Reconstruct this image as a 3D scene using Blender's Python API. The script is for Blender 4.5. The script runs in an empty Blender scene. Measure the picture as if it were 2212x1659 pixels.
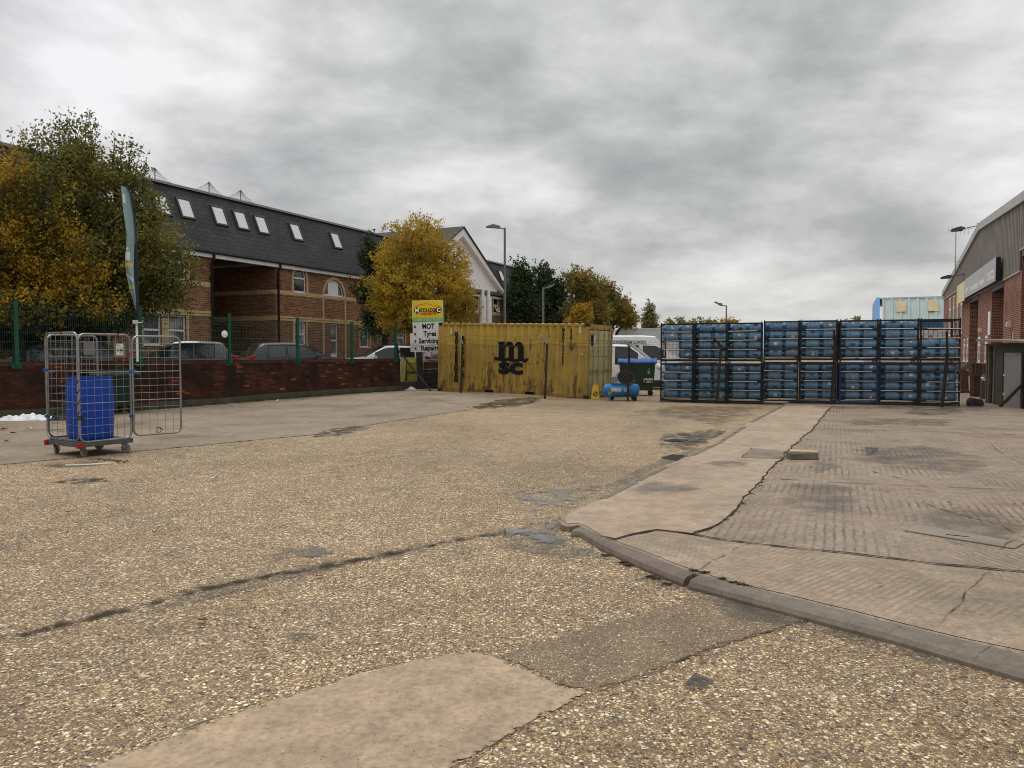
import bpy, bmesh, math, random
import numpy as np
from mathutils import Matrix, Vector
random.seed(7)
RNG = np.random.default_rng(11)
SC = bpy.context.scene
COL = SC.collection
PI = math.pi

# ---------------------------------------------------------------- camera
EYE = 1.6
FPX = 1662.0                                   # focal length in pixels of a 2212 x 1659 picture
PITCH = math.atan(67.5 / FPX)
cam_data = bpy.data.cameras.new("camera")
cam = bpy.data.objects.new("camera", cam_data)
COL.objects.link(cam)
cam.location = (0, 0, EYE)
cam.rotation_euler = (PI / 2 - PITCH, 0, 0)
cam_data.sensor_fit = 'HORIZONTAL'
cam_data.sensor_width = 36.0
cam_data.lens = 36.0 * FPX / 2212.0
cam_data.clip_end = 3000
cam_data.clip_start = 0.05
SC.camera = cam


def ray(x, y):
    u = (x - 1106) / FPX
    v = (829.5 - y) / FPX
    return Vector((u, math.cos(PITCH) + v * math.sin(PITCH), -math.sin(PITCH) + v * math.cos(PITCH)))


def gp(x, y, z=0.0):
    """survey: the point at height z on a line of sight"""
    d = ray(x, y)
    return Vector((0, 0, EYE)) + d * ((z - EYE) / d.z)


def at(x, y, Y):
    d = ray(x, y)
    return Vector((0, 0, EYE)) + d * (Y / d.y)


def sstep(t):
    t = max(0.0, min(1.0, t))
    return t * t * (3 - 2 * t)


def gz(x, y):
    """the yard rises a little towards its far left corner"""
    return 0.15 * sstep((y - 20) / 9) * sstep((3.5 - x) / 4.0)


# ---------------------------------------------------------------- materials
def N(nt, kind, **kw):
    n = nt.nodes.new(kind)
    for k, v in kw.items():
        if k.startswith('_'):
            setattr(n, k[1:], v)
        else:
            key = k.replace('__', ' ')
            s = n.inputs[int(key[1:])] if key[0] == 'i' and key[1:].isdigit() else n.inputs[key]
            if isinstance(v, bpy.types.NodeSocket):
                nt.links.new(v, s)
            else:
                s.default_value = v
    return n


def rgba(c):
    return (c[0], c[1], c[2], 1.0)


def mix(nt, fac, a, b, mode='MIX'):
    n = nt.nodes.new('ShaderNodeMix')
    n.data_type = 'RGBA'
    n.blend_type = mode
    for s, v in ((n.inputs[0], fac), (n.inputs[6], a), (n.inputs[7], b)):
        if isinstance(v, bpy.types.NodeSocket):
            nt.links.new(v, s)
        elif isinstance(v, (int, float)):
            s.default_value = v
        else:
            s.default_value = rgba(v)
    return n.outputs[2]


def math_(nt, op, a, b=0.0, c=0.0, clamp=False):
    n = nt.nodes.new('ShaderNodeMath')
    n.operation = op
    n.use_clamp = clamp
    for s, v in zip(n.inputs, (a, b, c)):
        if isinstance(v, bpy.types.NodeSocket):
            nt.links.new(v, s)
        else:
            s.default_value = v
    return n.outputs[0]


def ramp(nt, fac, stops, interp='LINEAR'):
    n = nt.nodes.new('ShaderNodeValToRGB')
    cr = n.color_ramp
    cr.interpolation = interp
    while len(cr.elements) < len(stops):
        cr.elements.new(0.5)
    for e, (p, c) in zip(cr.elements, stops):
        e.position = p
        e.color = rgba(c) if not isinstance(c, (int, float)) else (c, c, c, 1)
    nt.links.new(fac, n.inputs[0])
    return n.outputs[0]


def noise(nt, vec, scale, detail=4.0, rough=0.55, dist=0.0, out=0):
    n = nt.nodes.new('ShaderNodeTexNoise')
    n.inputs['Scale'].default_value = scale
    n.inputs['Detail'].default_value = detail
    n.inputs['Roughness'].default_value = rough
    n.inputs['Distortion'].default_value = dist
    if vec is not None:
        nt.links.new(vec, n.inputs['Vector'])
    return n.outputs[out]


def mapping(nt, vec, scale=(1, 1, 1), rot=(0, 0, 0), loc=(0, 0, 0)):
    n = nt.nodes.new('ShaderNodeMapping')
    nt.links.new(vec, n.inputs['Vector'])
    n.inputs['Scale'].default_value = scale
    n.inputs['Rotation'].default_value = rot
    n.inputs['Location'].default_value = loc
    return n.outputs[0]


def bump(nt, bsdf, height, strength=0.4, dist=0.02):
    n = nt.nodes.new('ShaderNodeBump')
    n.inputs['Strength'].default_value = strength
    n.inputs['Distance'].default_value = dist
    nt.links.new(height, n.inputs['Height'])
    nt.links.new(n.outputs[0], bsdf.inputs['Normal'])


def newmat(name):
    m = bpy.data.materials.new(name)
    m.use_nodes = True
    nt = m.node_tree
    b = nt.nodes['Principled BSDF']
    return m, nt, b


def setc(nt, sock, v):
    if isinstance(v, bpy.types.NodeSocket):
        nt.links.new(v, sock)
    elif isinstance(v, (int, float)):
        sock.default_value = v
    else:
        sock.default_value = rgba(v)


_mc = {}


def mat(name, color, rough=0.6, metal=0.0, var=0.18, scale=3.0, dirt=None, dirt_amt=0.5, dirt_scale=1.3, bmp=0.0, bscale=40, spec=0.28, coat=0.0, streak=False):
    """a surface with its own uneven colour and, if asked, blotches of dirt or rust"""
    if name in _mc:
        return _mc[name]
    m, nt, b = newmat(name)
    tc = nt.nodes.new('ShaderNodeTexCoord').outputs['Object']
    n1 = noise(nt, tc, scale, 6)
    lo = tuple(c * (1 - var) for c in color)
    hi = tuple(min(1, c * (1 + var)) for c in color)
    c = ramp(nt, n1, [(0.3, lo), (0.7, hi)])
    if dirt is not None:
        v = mapping(nt, tc, (1, 1, 0.18)) if streak else tc
        n2 = noise(nt, v, dirt_scale * (4 if streak else 1), 8, 0.65)
        f = ramp(nt, n2, [(0.62 - 0.25 * dirt_amt, 0.0), (0.78 - 0.12 * dirt_amt, 0.85)])
        c = mix(nt, f, c, dirt)
    setc(nt, b.inputs['Base Color'], c)
    r = ramp(nt, noise(nt, tc, scale * 2.3, 5), [(0.3, max(0.02, rough - 0.1)), (0.7, min(1, rough + 0.12))])
    nt.links.new(r, b.inputs['Roughness'])
    b.inputs['Metallic'].default_value = metal
    b.inputs['Specular IOR Level'].default_value = spec
    b.inputs['Coat Weight'].default_value = coat
    b.inputs['Coat Roughness'].default_value = 0.05
    if bmp:
        bump(nt, b, noise(nt, tc, bscale, 6), bmp, 0.01)
    _mc[name] = m
    return m


def brick_mat(name, c1, c2, mortar, bw=0.225, bh=0.075, ms=0.010, bias=0.0, odd=None, odd_amt=0.0, stain=None, stain_amt=0.0, stain_scale=0.6, rough=0.85, bmp=0.5, low=None):
    m, nt, b = newmat(name)
    uv = nt.nodes.new('ShaderNodeTexCoord').outputs['UV']
    br = N(nt, 'ShaderNodeTexBrick', Vector=uv, Color1=rgba(c1), Color2=rgba(c2), Mortar=rgba(mortar), Scale=1.0, Bias=bias)
    br.inputs['Mortar Size'].default_value = ms
    br.inputs['Mortar Smooth'].default_value = 0.2
    br.inputs['Brick Width'].default_value = bw
    br.inputs['Row Height'].default_value = bh
    c = br.outputs['Color']
    if odd is not None:
        # single bricks of another firing: a second brick texture carrying only black and white
        b2 = N(nt, 'ShaderNodeTexBrick', Vector=uv, Color1=(0, 0, 0, 1), Color2=(1, 1, 1, 1), Mortar=(0, 0, 0, 1), Scale=1.0, Bias=0.0)
        b2.inputs['Mortar Size'].default_value = ms
        b2.inputs['Brick Width'].default_value = bw
        b2.inputs['Row Height'].default_value = bh
        c = mix(nt, ramp(nt, b2.outputs['Color'], [(1 - odd_amt - 0.02, 0.0), (1 - odd_amt, 0.9)]), c, odd)
    v = noise(nt, uv, 0.9, 6, 0.6)
    c = mix(nt, 0.55, c, ramp(nt, v, [(0.3, 0.55), (0.7, 1.25)]), 'MULTIPLY')
    fine = noise(nt, uv, 30, 4)
    c = mix(nt, 0.5, c, ramp(nt, fine, [(0.25, 0.6), (0.75, 1.3)]), 'MULTIPLY')
    if stain is not None:
        s = noise(nt, mapping(nt, uv, (1, 0.6, 1)), stain_scale, 8, 0.65, 0.4)
        f = ramp(nt, s, [(0.62 - 0.3 * stain_amt, 0.0), (0.80 - 0.3 * stain_amt, 0.88)])
        if low is not None:
            sep = nt.nodes.new('ShaderNodeSeparateXYZ')
            nt.links.new(uv, sep.inputs[0])
            f = math_(nt, 'MULTIPLY', f, ramp(nt, math_(nt, 'ADD', sep.outputs[1], math_(nt, 'MULTIPLY', s, 0.7)), [(low[0], low[2]), (low[1], 1.0)]))
            # stops are in metres up the wall
        c = mix(nt, f, c, stain)
    setc(nt, b.inputs['Base Color'], c)
    b.inputs['Roughness'].default_value = rough
    b.inputs['Specular IOR Level'].default_value = 0.15
    h = math_(nt, 'SUBTRACT', 1.0, br.outputs['Fac'])
    h = math_(nt, 'ADD', h, math_(nt, 'MULTIPLY', fine, 0.3))
    bump(nt, b, h, bmp, 0.012)
    _mc[name] = m
    return m


def glass_mat(name, tint=(0.02, 0.025, 0.03), rough=0.03, blinds=None, pitch=0.09):
    """a pane that mirrors the sky, with what hangs close behind it"""
    m, nt, b = newmat(name)
    tc = nt.nodes.new('ShaderNodeTexCoord')
    uv = tc.outputs['UV']
    c = tint
    if blinds is not None:
        w = nt.nodes.new('ShaderNodeTexWave')
        w.bands_direction = 'X'
        w.inputs['Scale'].default_value = 1 / pitch / 3.2
        w.inputs['Distortion'].default_value = 0.6
        w.inputs['Detail'].default_value = 2
        nt.links.new(uv, w.inputs['Vector'])
        c = ramp(nt, w.outputs['Fac'], [(0.1, tuple(k * 0.35 for k in blinds)), (0.6, blinds)])
        big = noise(nt, uv, 0.8, 2)
        c = mix(nt, ramp(nt, big, [(0.42, 0.0), (0.55, 0.75)]), c, tint)
    setc(nt, b.inputs['Base Color'], c)
    b.inputs['Roughness'].default_value = rough
    b.inputs['Specular IOR Level'].default_value = 0.75
    bump(nt, b, noise(nt, tc.outputs['Object'], 0.8, 2), 0.03, 0.05)
    _mc[name] = m
    return m


# ---------------------------------------------------------------- mesh builder
class MB:
    def __init__(self):
        self.v, self.f, self.m, self.s = [], [], [], []
        self.M = Matrix.Identity(4)

    def add(self, pts, faces, m=0, smooth=False):
        o = len(self.v)
        self.v += [tuple(self.M @ Vector(p)) for p in pts]
        for f in faces:
            self.f.append([o + i for i in f])
            self.m.append(m)
            self.s.append(smooth)
        return self

    def poly(self, pts, m=0):
        return self.add(pts, [list(range(len(pts)))], m)

    def box(self, c, s, m=0, rot=None):
        x, y, z = s[0] / 2, s[1] / 2, s[2] / 2
        p = [Vector(q) for q in ((-x, -y, -z), (x, -y, -z), (x, y, -z), (-x, y, -z), (-x, -y, z), (x, -y, z), (x, y, z), (-x, y, z))]
        if rot is not None:
            p = [rot @ q for q in p]
        c = Vector(c)
        return self.add([q + c for q in p], [(3, 2, 1, 0), (4, 5, 6, 7), (0, 1, 5, 4), (1, 2, 6, 5), (2, 3, 7, 6), (3, 0, 4, 7)], m)

    def span(self, a, b, m=0):
        """box from corner a to corner b"""
        return self.box([(a[i] + b[i]) / 2 for i in range(3)], [abs(b[i] - a[i]) for i in range(3)], m)

    def bar(self, a, b, w, h, m=0, up=(0, 0, 1)):
        a, b = Vector(a), Vector(b)
        d = (b - a)
        L = d.length
        if L < 1e-6:
            return self
        d /= L
        u = Vector(up)
        if abs(d.dot(u)) > 0.98:
            u = Vector((1, 0, 0)) if abs(d.x) < 0.9 else Vector((0, 1, 0))
        r = d.cross(u).normalized()
        u = r.cross(d)
        R = Matrix((r, d, u)).transposed()
        return self.box((a + b) / 2, (w, L, h), m, R)

    def tube(self, path, r, n=8, m=0, caps=True):
        path = [Vector(p) for p in path]
        k = len(path)
        rs = r if isinstance(r, (list, tuple)) else [r] * k
        t0 = (path[1] - path[0]).normalized()
        ref = Vector((0, 0, 1)) if abs(t0.z) < 0.9 else Vector((1, 0, 0))
        u = t0.cross(ref).normalized()
        pts = []
        for i in range(k):
            t = (path[min(i + 1, k - 1)] - path[max(i - 1, 0)]).normalized()
            u = (u - t * u.dot(t))
            u = u.normalized() if u.length > 1e-6 else t.cross(Vector((0.3, 0.5, 0.8))).normalized()
            w = t.cross(u)
            for j in range(n):
                a = 2 * PI * j / n
                pts.append(path[i] + (u * math.cos(a) + w * math.sin(a)) * rs[i])
        fs = []
        for i in range(k - 1):
            for j in range(n):
                q = (j + 1) % n
                fs.append((i * n + j, i * n + q, (i + 1) * n + q, (i + 1) * n + j))
        self.add(pts, fs, m, n > 4)
        if caps:
            o = len(self.v) - len(pts)
            for idx in (list(range(n))[::-1], [(k - 1) * n + j for j in range(n)]):
                self.f.append([o + i for i in idx])
                self.m.append(m)
                self.s.append(False)
        return self

    def lathe(self, prof, n=16, m=0, axis='z', c=(0, 0, 0), caps=True):
        """prof: (radius, height along axis)"""
        pts, fs = [], []
        for r, h in prof:
            for j in range(n):
                a = 2 * PI * j / n
                p = (r * math.cos(a), r * math.sin(a), h)
                if axis == 'x':
                    p = (p[2], p[0], p[1])
                elif axis == 'y':
                    p = (p[1], p[2], p[0])
                pts.append((p[0] + c[0], p[1] + c[1], p[2] + c[2]))
        k = len(prof)
        for i in range(k - 1):
            for j in range(n):
                q = (j + 1) % n
                fs.append((i * n + j, i * n + q, (i + 1) * n + q, (i + 1) * n + j))
        self.add(pts, fs, m, True)
        if caps:
            o = len(self.v) - len(pts)
            for idx in (list(range(n))[::-1], [(k - 1) * n + j for j in range(n)]):
                self.f.append([o + i for i in idx])
                self.m.append(m)
                self.s.append(False)
        return self

    def prism(self, poly, axis, a, b, m=0):
        """extrude a 2-D outline along an axis from a to b"""
        def p3(q, t):
            return {'x': (t, q[0], q[1]), 'y': (q[0], t, q[1]), 'z': (q[0], q[1], t)}[axis]
        n = len(poly)
        pts = [p3(q, a) for q in poly] + [p3(q, b) for q in poly]
        fs = [list(range(n))[::-1], [n + i for i in range(n)]] + [(i, (i + 1) % n, n + (i + 1) % n, n + i) for i in range(n)]
        return self.add(pts, fs, m)

    def grid(self, fn, nu, nv, m=0, smooth=True):
        pts = [fn(i / nu, j / nv) for j in range(nv + 1) for i in range(nu + 1)]
        fs = [(j * (nu + 1) + i, j * (nu + 1) + i + 1, (j + 1) * (nu + 1) + i + 1, (j + 1) * (nu + 1) + i) for j in range(nv) for i in range(nu)]
        return self.add(pts, fs, m, smooth)

    def build(self, name, mats, parent=None, loc=None, bevel=0.0, fix=True, angle=35):
        me = bpy.data.meshes.new(name)
        me.from_pydata(self.v, [], self.f)
        mats = mats if isinstance(mats, (list, tuple)) else [mats]
        for m in mats:
            me.materials.append(m)
        me.polygons.foreach_set('material_index', self.m)
        me.polygons.foreach_set('use_smooth', self.s)
        me.update()
        if fix and len(self.f) < 60000:
            bm = bmesh.new()
            bm.from_mesh(me)
            bmesh.ops.recalc_face_normals(bm, faces=bm.faces)
            bm.to_mesh(me)
            bm.free()
        # metric UVs: u along the face's level direction, v up its slope
        uv = me.uv_layers.new(name='UVMap')
        co = me.vertices
        data = uv.data
        for p in me.polygons:
            n = p.normal
            if abs(n.z) > 0.93:
                for li in p.loop_indices:
                    q = co[me.loops[li].vertex_index].co
                    data[li].uv = (q.x, q.y)
            else:
                t = Vector((-n.y, n.x, 0)).normalized()
                w = n.cross(t)
                for li in p.loop_indices:
                    q = co[me.loops[li].vertex_index].co
                    data[li].uv = (q.dot(t), q.dot(w))
        if any(self.s):
            me.set_sharp_from_angle(angle=math.radians(angle))
        o = bpy.data.objects.new(name, me)
        COL.objects.link(o)
        if parent is not None:
            o.parent = parent
        if loc is not None:
            o.location = loc
        if bevel:
            bv = o.modifiers.new('bevel', 'BEVEL')
            bv.width = bevel
            bv.segments = 2
            bv.limit_method = 'ANGLE'
            bv.angle_limit = math.radians(40)
        return o


def tag(o, label=None, cat=None, group=None, kind=None):
    if label:
        o['label'] = label
    if cat:
        o['category'] = cat
    if group:
        o['group'] = group
    if kind:
        o['kind'] = kind
    return o


def thing(name, label, cat, loc=(0, 0, 0), rotz=0.0, group=None, kind=None):
    o = bpy.data.objects.new(name, None)
    o.empty_display_size = 0.2
    COL.objects.link(o)
    o.location = loc
    o.rotation_euler = (0, 0, rotz)
    return tag(o, label, cat, group, kind)


def copy_tree(o, parent=None):
    kids = list(o.children)
    c = o.copy()
    COL.objects.link(c)
    if parent is not None:
        c.parent = parent
    for ch in kids:
        copy_tree(ch, c)
    return c


def text(name, s, size, material, parent, loc, rot, extrude=0.002, bold=0.0, align='CENTER', sx=1.0, shear=0.0, space=1.0):
    cu = bpy.data.curves.new(name, 'FONT')
    cu.body = s
    cu.size = size
    cu.extrude = extrude
    cu.offset = bold
    cu.align_x = align
    cu.align_y = 'CENTER'
    cu.shear = shear
    cu.space_character = space
    cu.resolution_u = 4
    t = bpy.data.objects.new(name, cu)
    COL.objects.link(t)
    dg = bpy.context.evaluated_depsgraph_get()
    me = bpy.data.meshes.new_from_object(t.evaluated_get(dg))
    bpy.data.objects.remove(t)
    bpy.data.curves.remove(cu)
    if sx != 1.0:
        me.transform(Matrix.Diagonal((sx, 1, 1, 1)))
    me.materials.clear()
    me.materials.append(material)
    o = bpy.data.objects.new(name, me)
    COL.objects.link(o)
    o.parent = parent
    o.location = loc
    o.rotation_euler = rot
    return o


def join_meshes(objs, name):
    """several meshes of one part become one mesh"""
    bm = bmesh.new()
    for o in objs:
        me = o.data
        k = len(bm.verts)
        tmp = me.copy()
        tmp.transform(o.matrix_basis)
        bm.from_mesh(tmp)
        bpy.data.meshes.remove(tmp)
    me = bpy.data.meshes.new(name)
    bm.to_mesh(me)
    bm.free()
    for m in objs[0].data.materials:
        me.materials.append(m)
    r = bpy.data.objects.new(name, me)
    COL.objects.link(r)
    r.parent = objs[0].parent
    for o in objs:
        bpy.data.objects.remove(o)
    return r


UP = (PI / 2, 0, 0)            # text standing in a plane that faces -y

# ---------------------------------------------------------------- sky and light
SUN_EL, SUN_AZ = math.radians(66), math.radians(300)     # azimuth clockwise from +Y: high, ahead and to the left
w = bpy.data.worlds.new("World")
SC.world = w
w.use_nodes = True
nt = w.node_tree
nt.nodes.clear()
out = nt.nodes.new('ShaderNodeOutputWorld')
sky = nt.nodes.new('ShaderNodeTexSky')
sky.sky_type = 'NISHITA'
sky.sun_disc = False
sky.sun_elevation = SUN_EL
sky.sun_rotation = SUN_AZ
bg1 = N(nt, 'ShaderNodeBackground', Color=sky.outputs[0], Strength=0.10)
tc = nt.nodes.new('ShaderNodeTexCoord').outputs['Generated']
sep = nt.nodes.new('ShaderNodeSeparateXYZ')
nt.links.new(tc, sep.inputs[0])
dx, dy, dz = sep.outputs
zz = math_(nt, 'ADD', math_(nt, 'MAXIMUM', dz, 0.0), 0.30)
cmb = N(nt, 'ShaderNodeCombineXYZ', X=math_(nt, 'DIVIDE', dx, zz), Y=math_(nt, 'DIVIDE', dy, zz), Z=3.7)
pl = cmb.outputs[0]
n1 = noise(nt, mapping(nt, pl, (1.0, 1.0, 1)), 1.7, 9, 0.56, 0.15)
n2 = noise(nt, mapping(nt, pl, (0.8, 0.8, 1), loc=(3.1, 1.7, 0)), 0.75, 3, 0.5)
n3 = noise(nt, mapping(nt, pl, (1, 1.1, 1), loc=(7, 2, 1)), 6.0, 6, 0.5)
v = math_(nt, 'ADD', math_(nt, 'MULTIPLY', math_(nt, 'SUBTRACT', n1, 0.5), 1.5), math_(nt, 'MULTIPLY', math_(nt, 'SUBTRACT', n2, 0.5), 0.5))
v = math_(nt, 'ADD', v, 0.535)
v = math_(nt, 'ADD', v, math_(nt, 'MULTIPLY', math_(nt, 'SUBTRACT', n3, 0.5), 0.22))


def blob(px, py, size, amp):
    d = ray(px, py).normalized()
    n = nt.nodes.new('ShaderNodeVectorMath')
    n.operation = 'DISTANCE'
    nt.links.new(tc, n.inputs[0])
    n.inputs[1].default_value = d
    e = math_(nt, 'MULTIPLY', math_(nt, 'POWER', math_(nt, 'DIVIDE', n.outputs['Value'], size), 2.0), -1.0)
    return math_(nt, 'MULTIPLY', math_(nt, 'EXPONENT', e), amp)


for b_ in ((380, 80, 0.17, 0.15), (1420, 60, 0.16, 0.13), (1560, 400, 0.17, -0.12), (250, 420, 0.18, 0.08), (700, 400, 0.20, -0.12), (1050, 420, 0.15, -0.07), (1850, 180, 0.16, -0.07), (1700, 620, 0.13, 0.10), (620, 330, 0.13, -0.06), (1050, 260, 0.13, 0.04), (2150, 330, 0.12, 0.05), (80, 130, 0.13, -0.07), (1150, 330, 0.12, -0.05)):
    v = math_(nt, 'ADD', v, blob(*b_))
cc = ramp(nt, v, [(0.18, (0.32, 0.33, 0.332)), (0.38, (0.435, 0.442, 0.438)), (0.50, (0.565, 0.568, 0.56)), (0.62, (0.72, 0.72, 0.71)), (0.80, (0.95, 0.95, 0.94))])
hz = math_(nt, 'EXPONENT', math_(nt, 'MULTIPLY', math_(nt, 'MAXIMUM', dz, 0.0), -9.0))
cc = mix(nt, math_(nt, 'MULTIPLY', hz, 0.55), cc, (0.60, 0.595, 0.555))
lf = math_(nt, 'MULTIPLY', math_(nt, 'SUBTRACT', math_(nt, 'MULTIPLY', dx, -1.0), 0.1), 1.6, clamp=True)
cc = mix(nt, math_(nt, 'MULTIPLY', lf, 0.6), cc, (1.02, 0.99, 1.06), 'MULTIPLY')
# overcast skies are brightest overhead; the thinner cloud is up there and behind the camera
zn = ramp(nt, dz, [(0.46, 0.0), (0.85, 1.0)])
bk = ramp(nt, math_(nt, 'MULTIPLY', dy, -1.0), [(0.0, 0.0), (0.7, 1.0)])
st = math_(nt, 'ADD', 1.0, math_(nt, 'ADD', math_(nt, 'MULTIPLY', zn, 1.5), math_(nt, 'MULTIPLY', bk, 0.0)))
bg2 = N(nt, 'ShaderNodeBackground', Color=cc, Strength=st)
ms = nt.nodes.new('ShaderNodeMixShader')
ms.inputs[0].default_value = 0.95
nt.links.new(bg1.outputs[0], ms.inputs[1])
nt.links.new(bg2.outputs[0], ms.inputs[2])
nt.links.new(ms.outputs[0], out.inputs['Surface'])

sun_d = bpy.data.lights.new("sun", 'SUN')
sun_d.energy = 1.0
sun_d.angle = math.radians(25)
sun_d.color = (1.0, 0.95, 0.88)
sun = bpy.data.objects.new("sun", sun_d)
COL.objects.link(sun)
sv = Vector((math.sin(SUN_AZ) * math.cos(SUN_EL), math.cos(SUN_AZ) * math.cos(SUN_EL), math.sin(SUN_EL)))
sun.rotation_euler = sv.to_track_quat('Z', 'Y').to_euler()

vs = SC.view_settings
vs.view_transform = 'Standard'
vs.look = 'None'
vs.exposure = 0.0
vs.gamma = 1.0
vs.use_curve_mapping = False
SC.cycles.use_denoising = True
SC.cycles.pixel_filter_type = 'BLACKMAN_HARRIS'
SC.cycles.filter_width = 1.05
SC.cycles.max_bounces = 6
SC.cycles.transparent_max_bounces = 24
SC.cycles.sample_clamp_indirect = 6.0

# ---------------------------------------------------------------- ground materials
A_DIR = Vector((0.42, 0.907, 0)).normalized()      # the estate's grid: along, away from the camera
B_DIR = Vector((0.907, -0.42, 0)).normalized()


def pos(nt):
    return nt.nodes.new('ShaderNodeNewGeometry').outputs['Position']


def aggregate_mat(name, stone=1.0, cover=0.50, base=(0.172, 0.130, 0.088), scale=54):
    """worn concrete with its flint pebbles showing"""
    m, nt, b = newmat(name)
    p = pos(nt)
    wob = noise(nt, p, 35, 2, 0.5, 0, 1)
    pv = nt.nodes.new('ShaderNodeVectorMath')
    pv.operation = 'MULTIPLY_ADD'
    nt.links.new(wob, pv.inputs[0])
    pv.inputs[1].default_value = (0.012, 0.012, 0)
    nt.links.new(p, pv.inputs[2])
    q = pv.outputs[0]
    res = []
    for s, sc in ((0, scale), (1, scale * 1.9)):
        vo = nt.nodes.new('ShaderNodeTexVoronoi')
        vo.feature = 'F1'
        vo.inputs['Scale'].default_value = sc
        vo.inputs['Randomness'].default_value = 1.0
        nt.links.new(mapping(nt, q, (1, 1, 0.0), rot=(0, 0, 0.6 * s)), vo.inputs['Vector'])
        sp = nt.nodes.new('ShaderNodeSeparateColor')
        nt.links.new(vo.outputs['Color'], sp.inputs[0])
        col = ramp(nt, sp.outputs[0], [(0.0, (0.045, 0.040, 0.036)), (0.14, (0.13, 0.080, 0.042)), (0.30, (0.26, 0.165, 0.078)), (0.50, (0.38, 0.262, 0.130)), (0.68, (0.47, 0.36, 0.205)), (0.86, (0.66, 0.545, 0.36)), (1.0, (0.92, 0.85, 0.70))])
        # each pebble has its own size
        rad = math_(nt, 'MULTIPLY', math_(nt, 'ADD', sp.outputs[1], 0.45), cover)
        msk = math_(nt, 'SUBTRACT', 1.0, math_(nt, 'SMOOTH_MIN', 1.0, math_(nt, 'DIVIDE', vo.outputs['Distance'], rad), 0.15), clamp=True)
        fac = ramp(nt, msk, [(0.02, 0.0), (0.16, 1.0)])
        res.append((col, fac, msk))
    mt = noise(nt, p, 90, 5)
    basec = mix(nt, ramp(nt, mt, [(0.3, 0.0), (0.7, 1.0)]), tuple(k * 0.55 for k in base), tuple(k * 1.6 for k in base))
    c = mix(nt, res[1][1], basec, res[1][0])
    c = mix(nt, res[0][1], c, res[0][0])
    if stone != 1.0:
        c = mix(nt, 1 - stone, c, basec)
    # broad wear: tyre lanes, oil, damp, all in yard coordinates
    big = noise(nt, mapping(nt, p, (1, 0.55, 1), rot=(0, 0, -0.43)), 0.33, 7, 0.6, 0.4)
    c = mix(nt, 0.85, c, ramp(nt, big, [(0.28, (0.58, 0.54, 0.48)), (0.5, (0.98, 0.95, 0.90)), (0.70, (1.19, 1.14, 1.06))]), 'MULTIPLY')
    oil = noise(nt, p, 1.1, 9, 0.68, 0.3)
    c = mix(nt, ramp(nt, oil, [(0.60, 0.0), (0.72, 0.72)]), c, (0.075, 0.066, 0.056))
    mid = noise(nt, p, 3.5, 6, 0.6)
    c = mix(nt, 0.6, c, ramp(nt, mid, [(0.3, (0.66, 0.63, 0.60)), (0.7, (1.20, 1.18, 1.14))]), 'MULTIPLY')
    setc(nt, b.inputs['Base Color'], c)
    wet = ramp(nt, noise(nt, p, 0.6, 6, 0.6), [(0.40, 0.78), (0.70, 0.48)])
    nt.links.new(wet, b.inputs['Roughness'])
    b.inputs['Specular IOR Level'].default_value = 0.4
    h = math_(nt, 'ADD', math_(nt, 'POWER', res[0][2], 0.6), math_(nt, 'MULTIPLY', res[1][2], 0.4))
    h = math_(nt, 'ADD', h, math_(nt, 'MULTIPLY', mid, 0.6))
    bump(nt, b, h, 0.75, 0.006)
    return m


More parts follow.
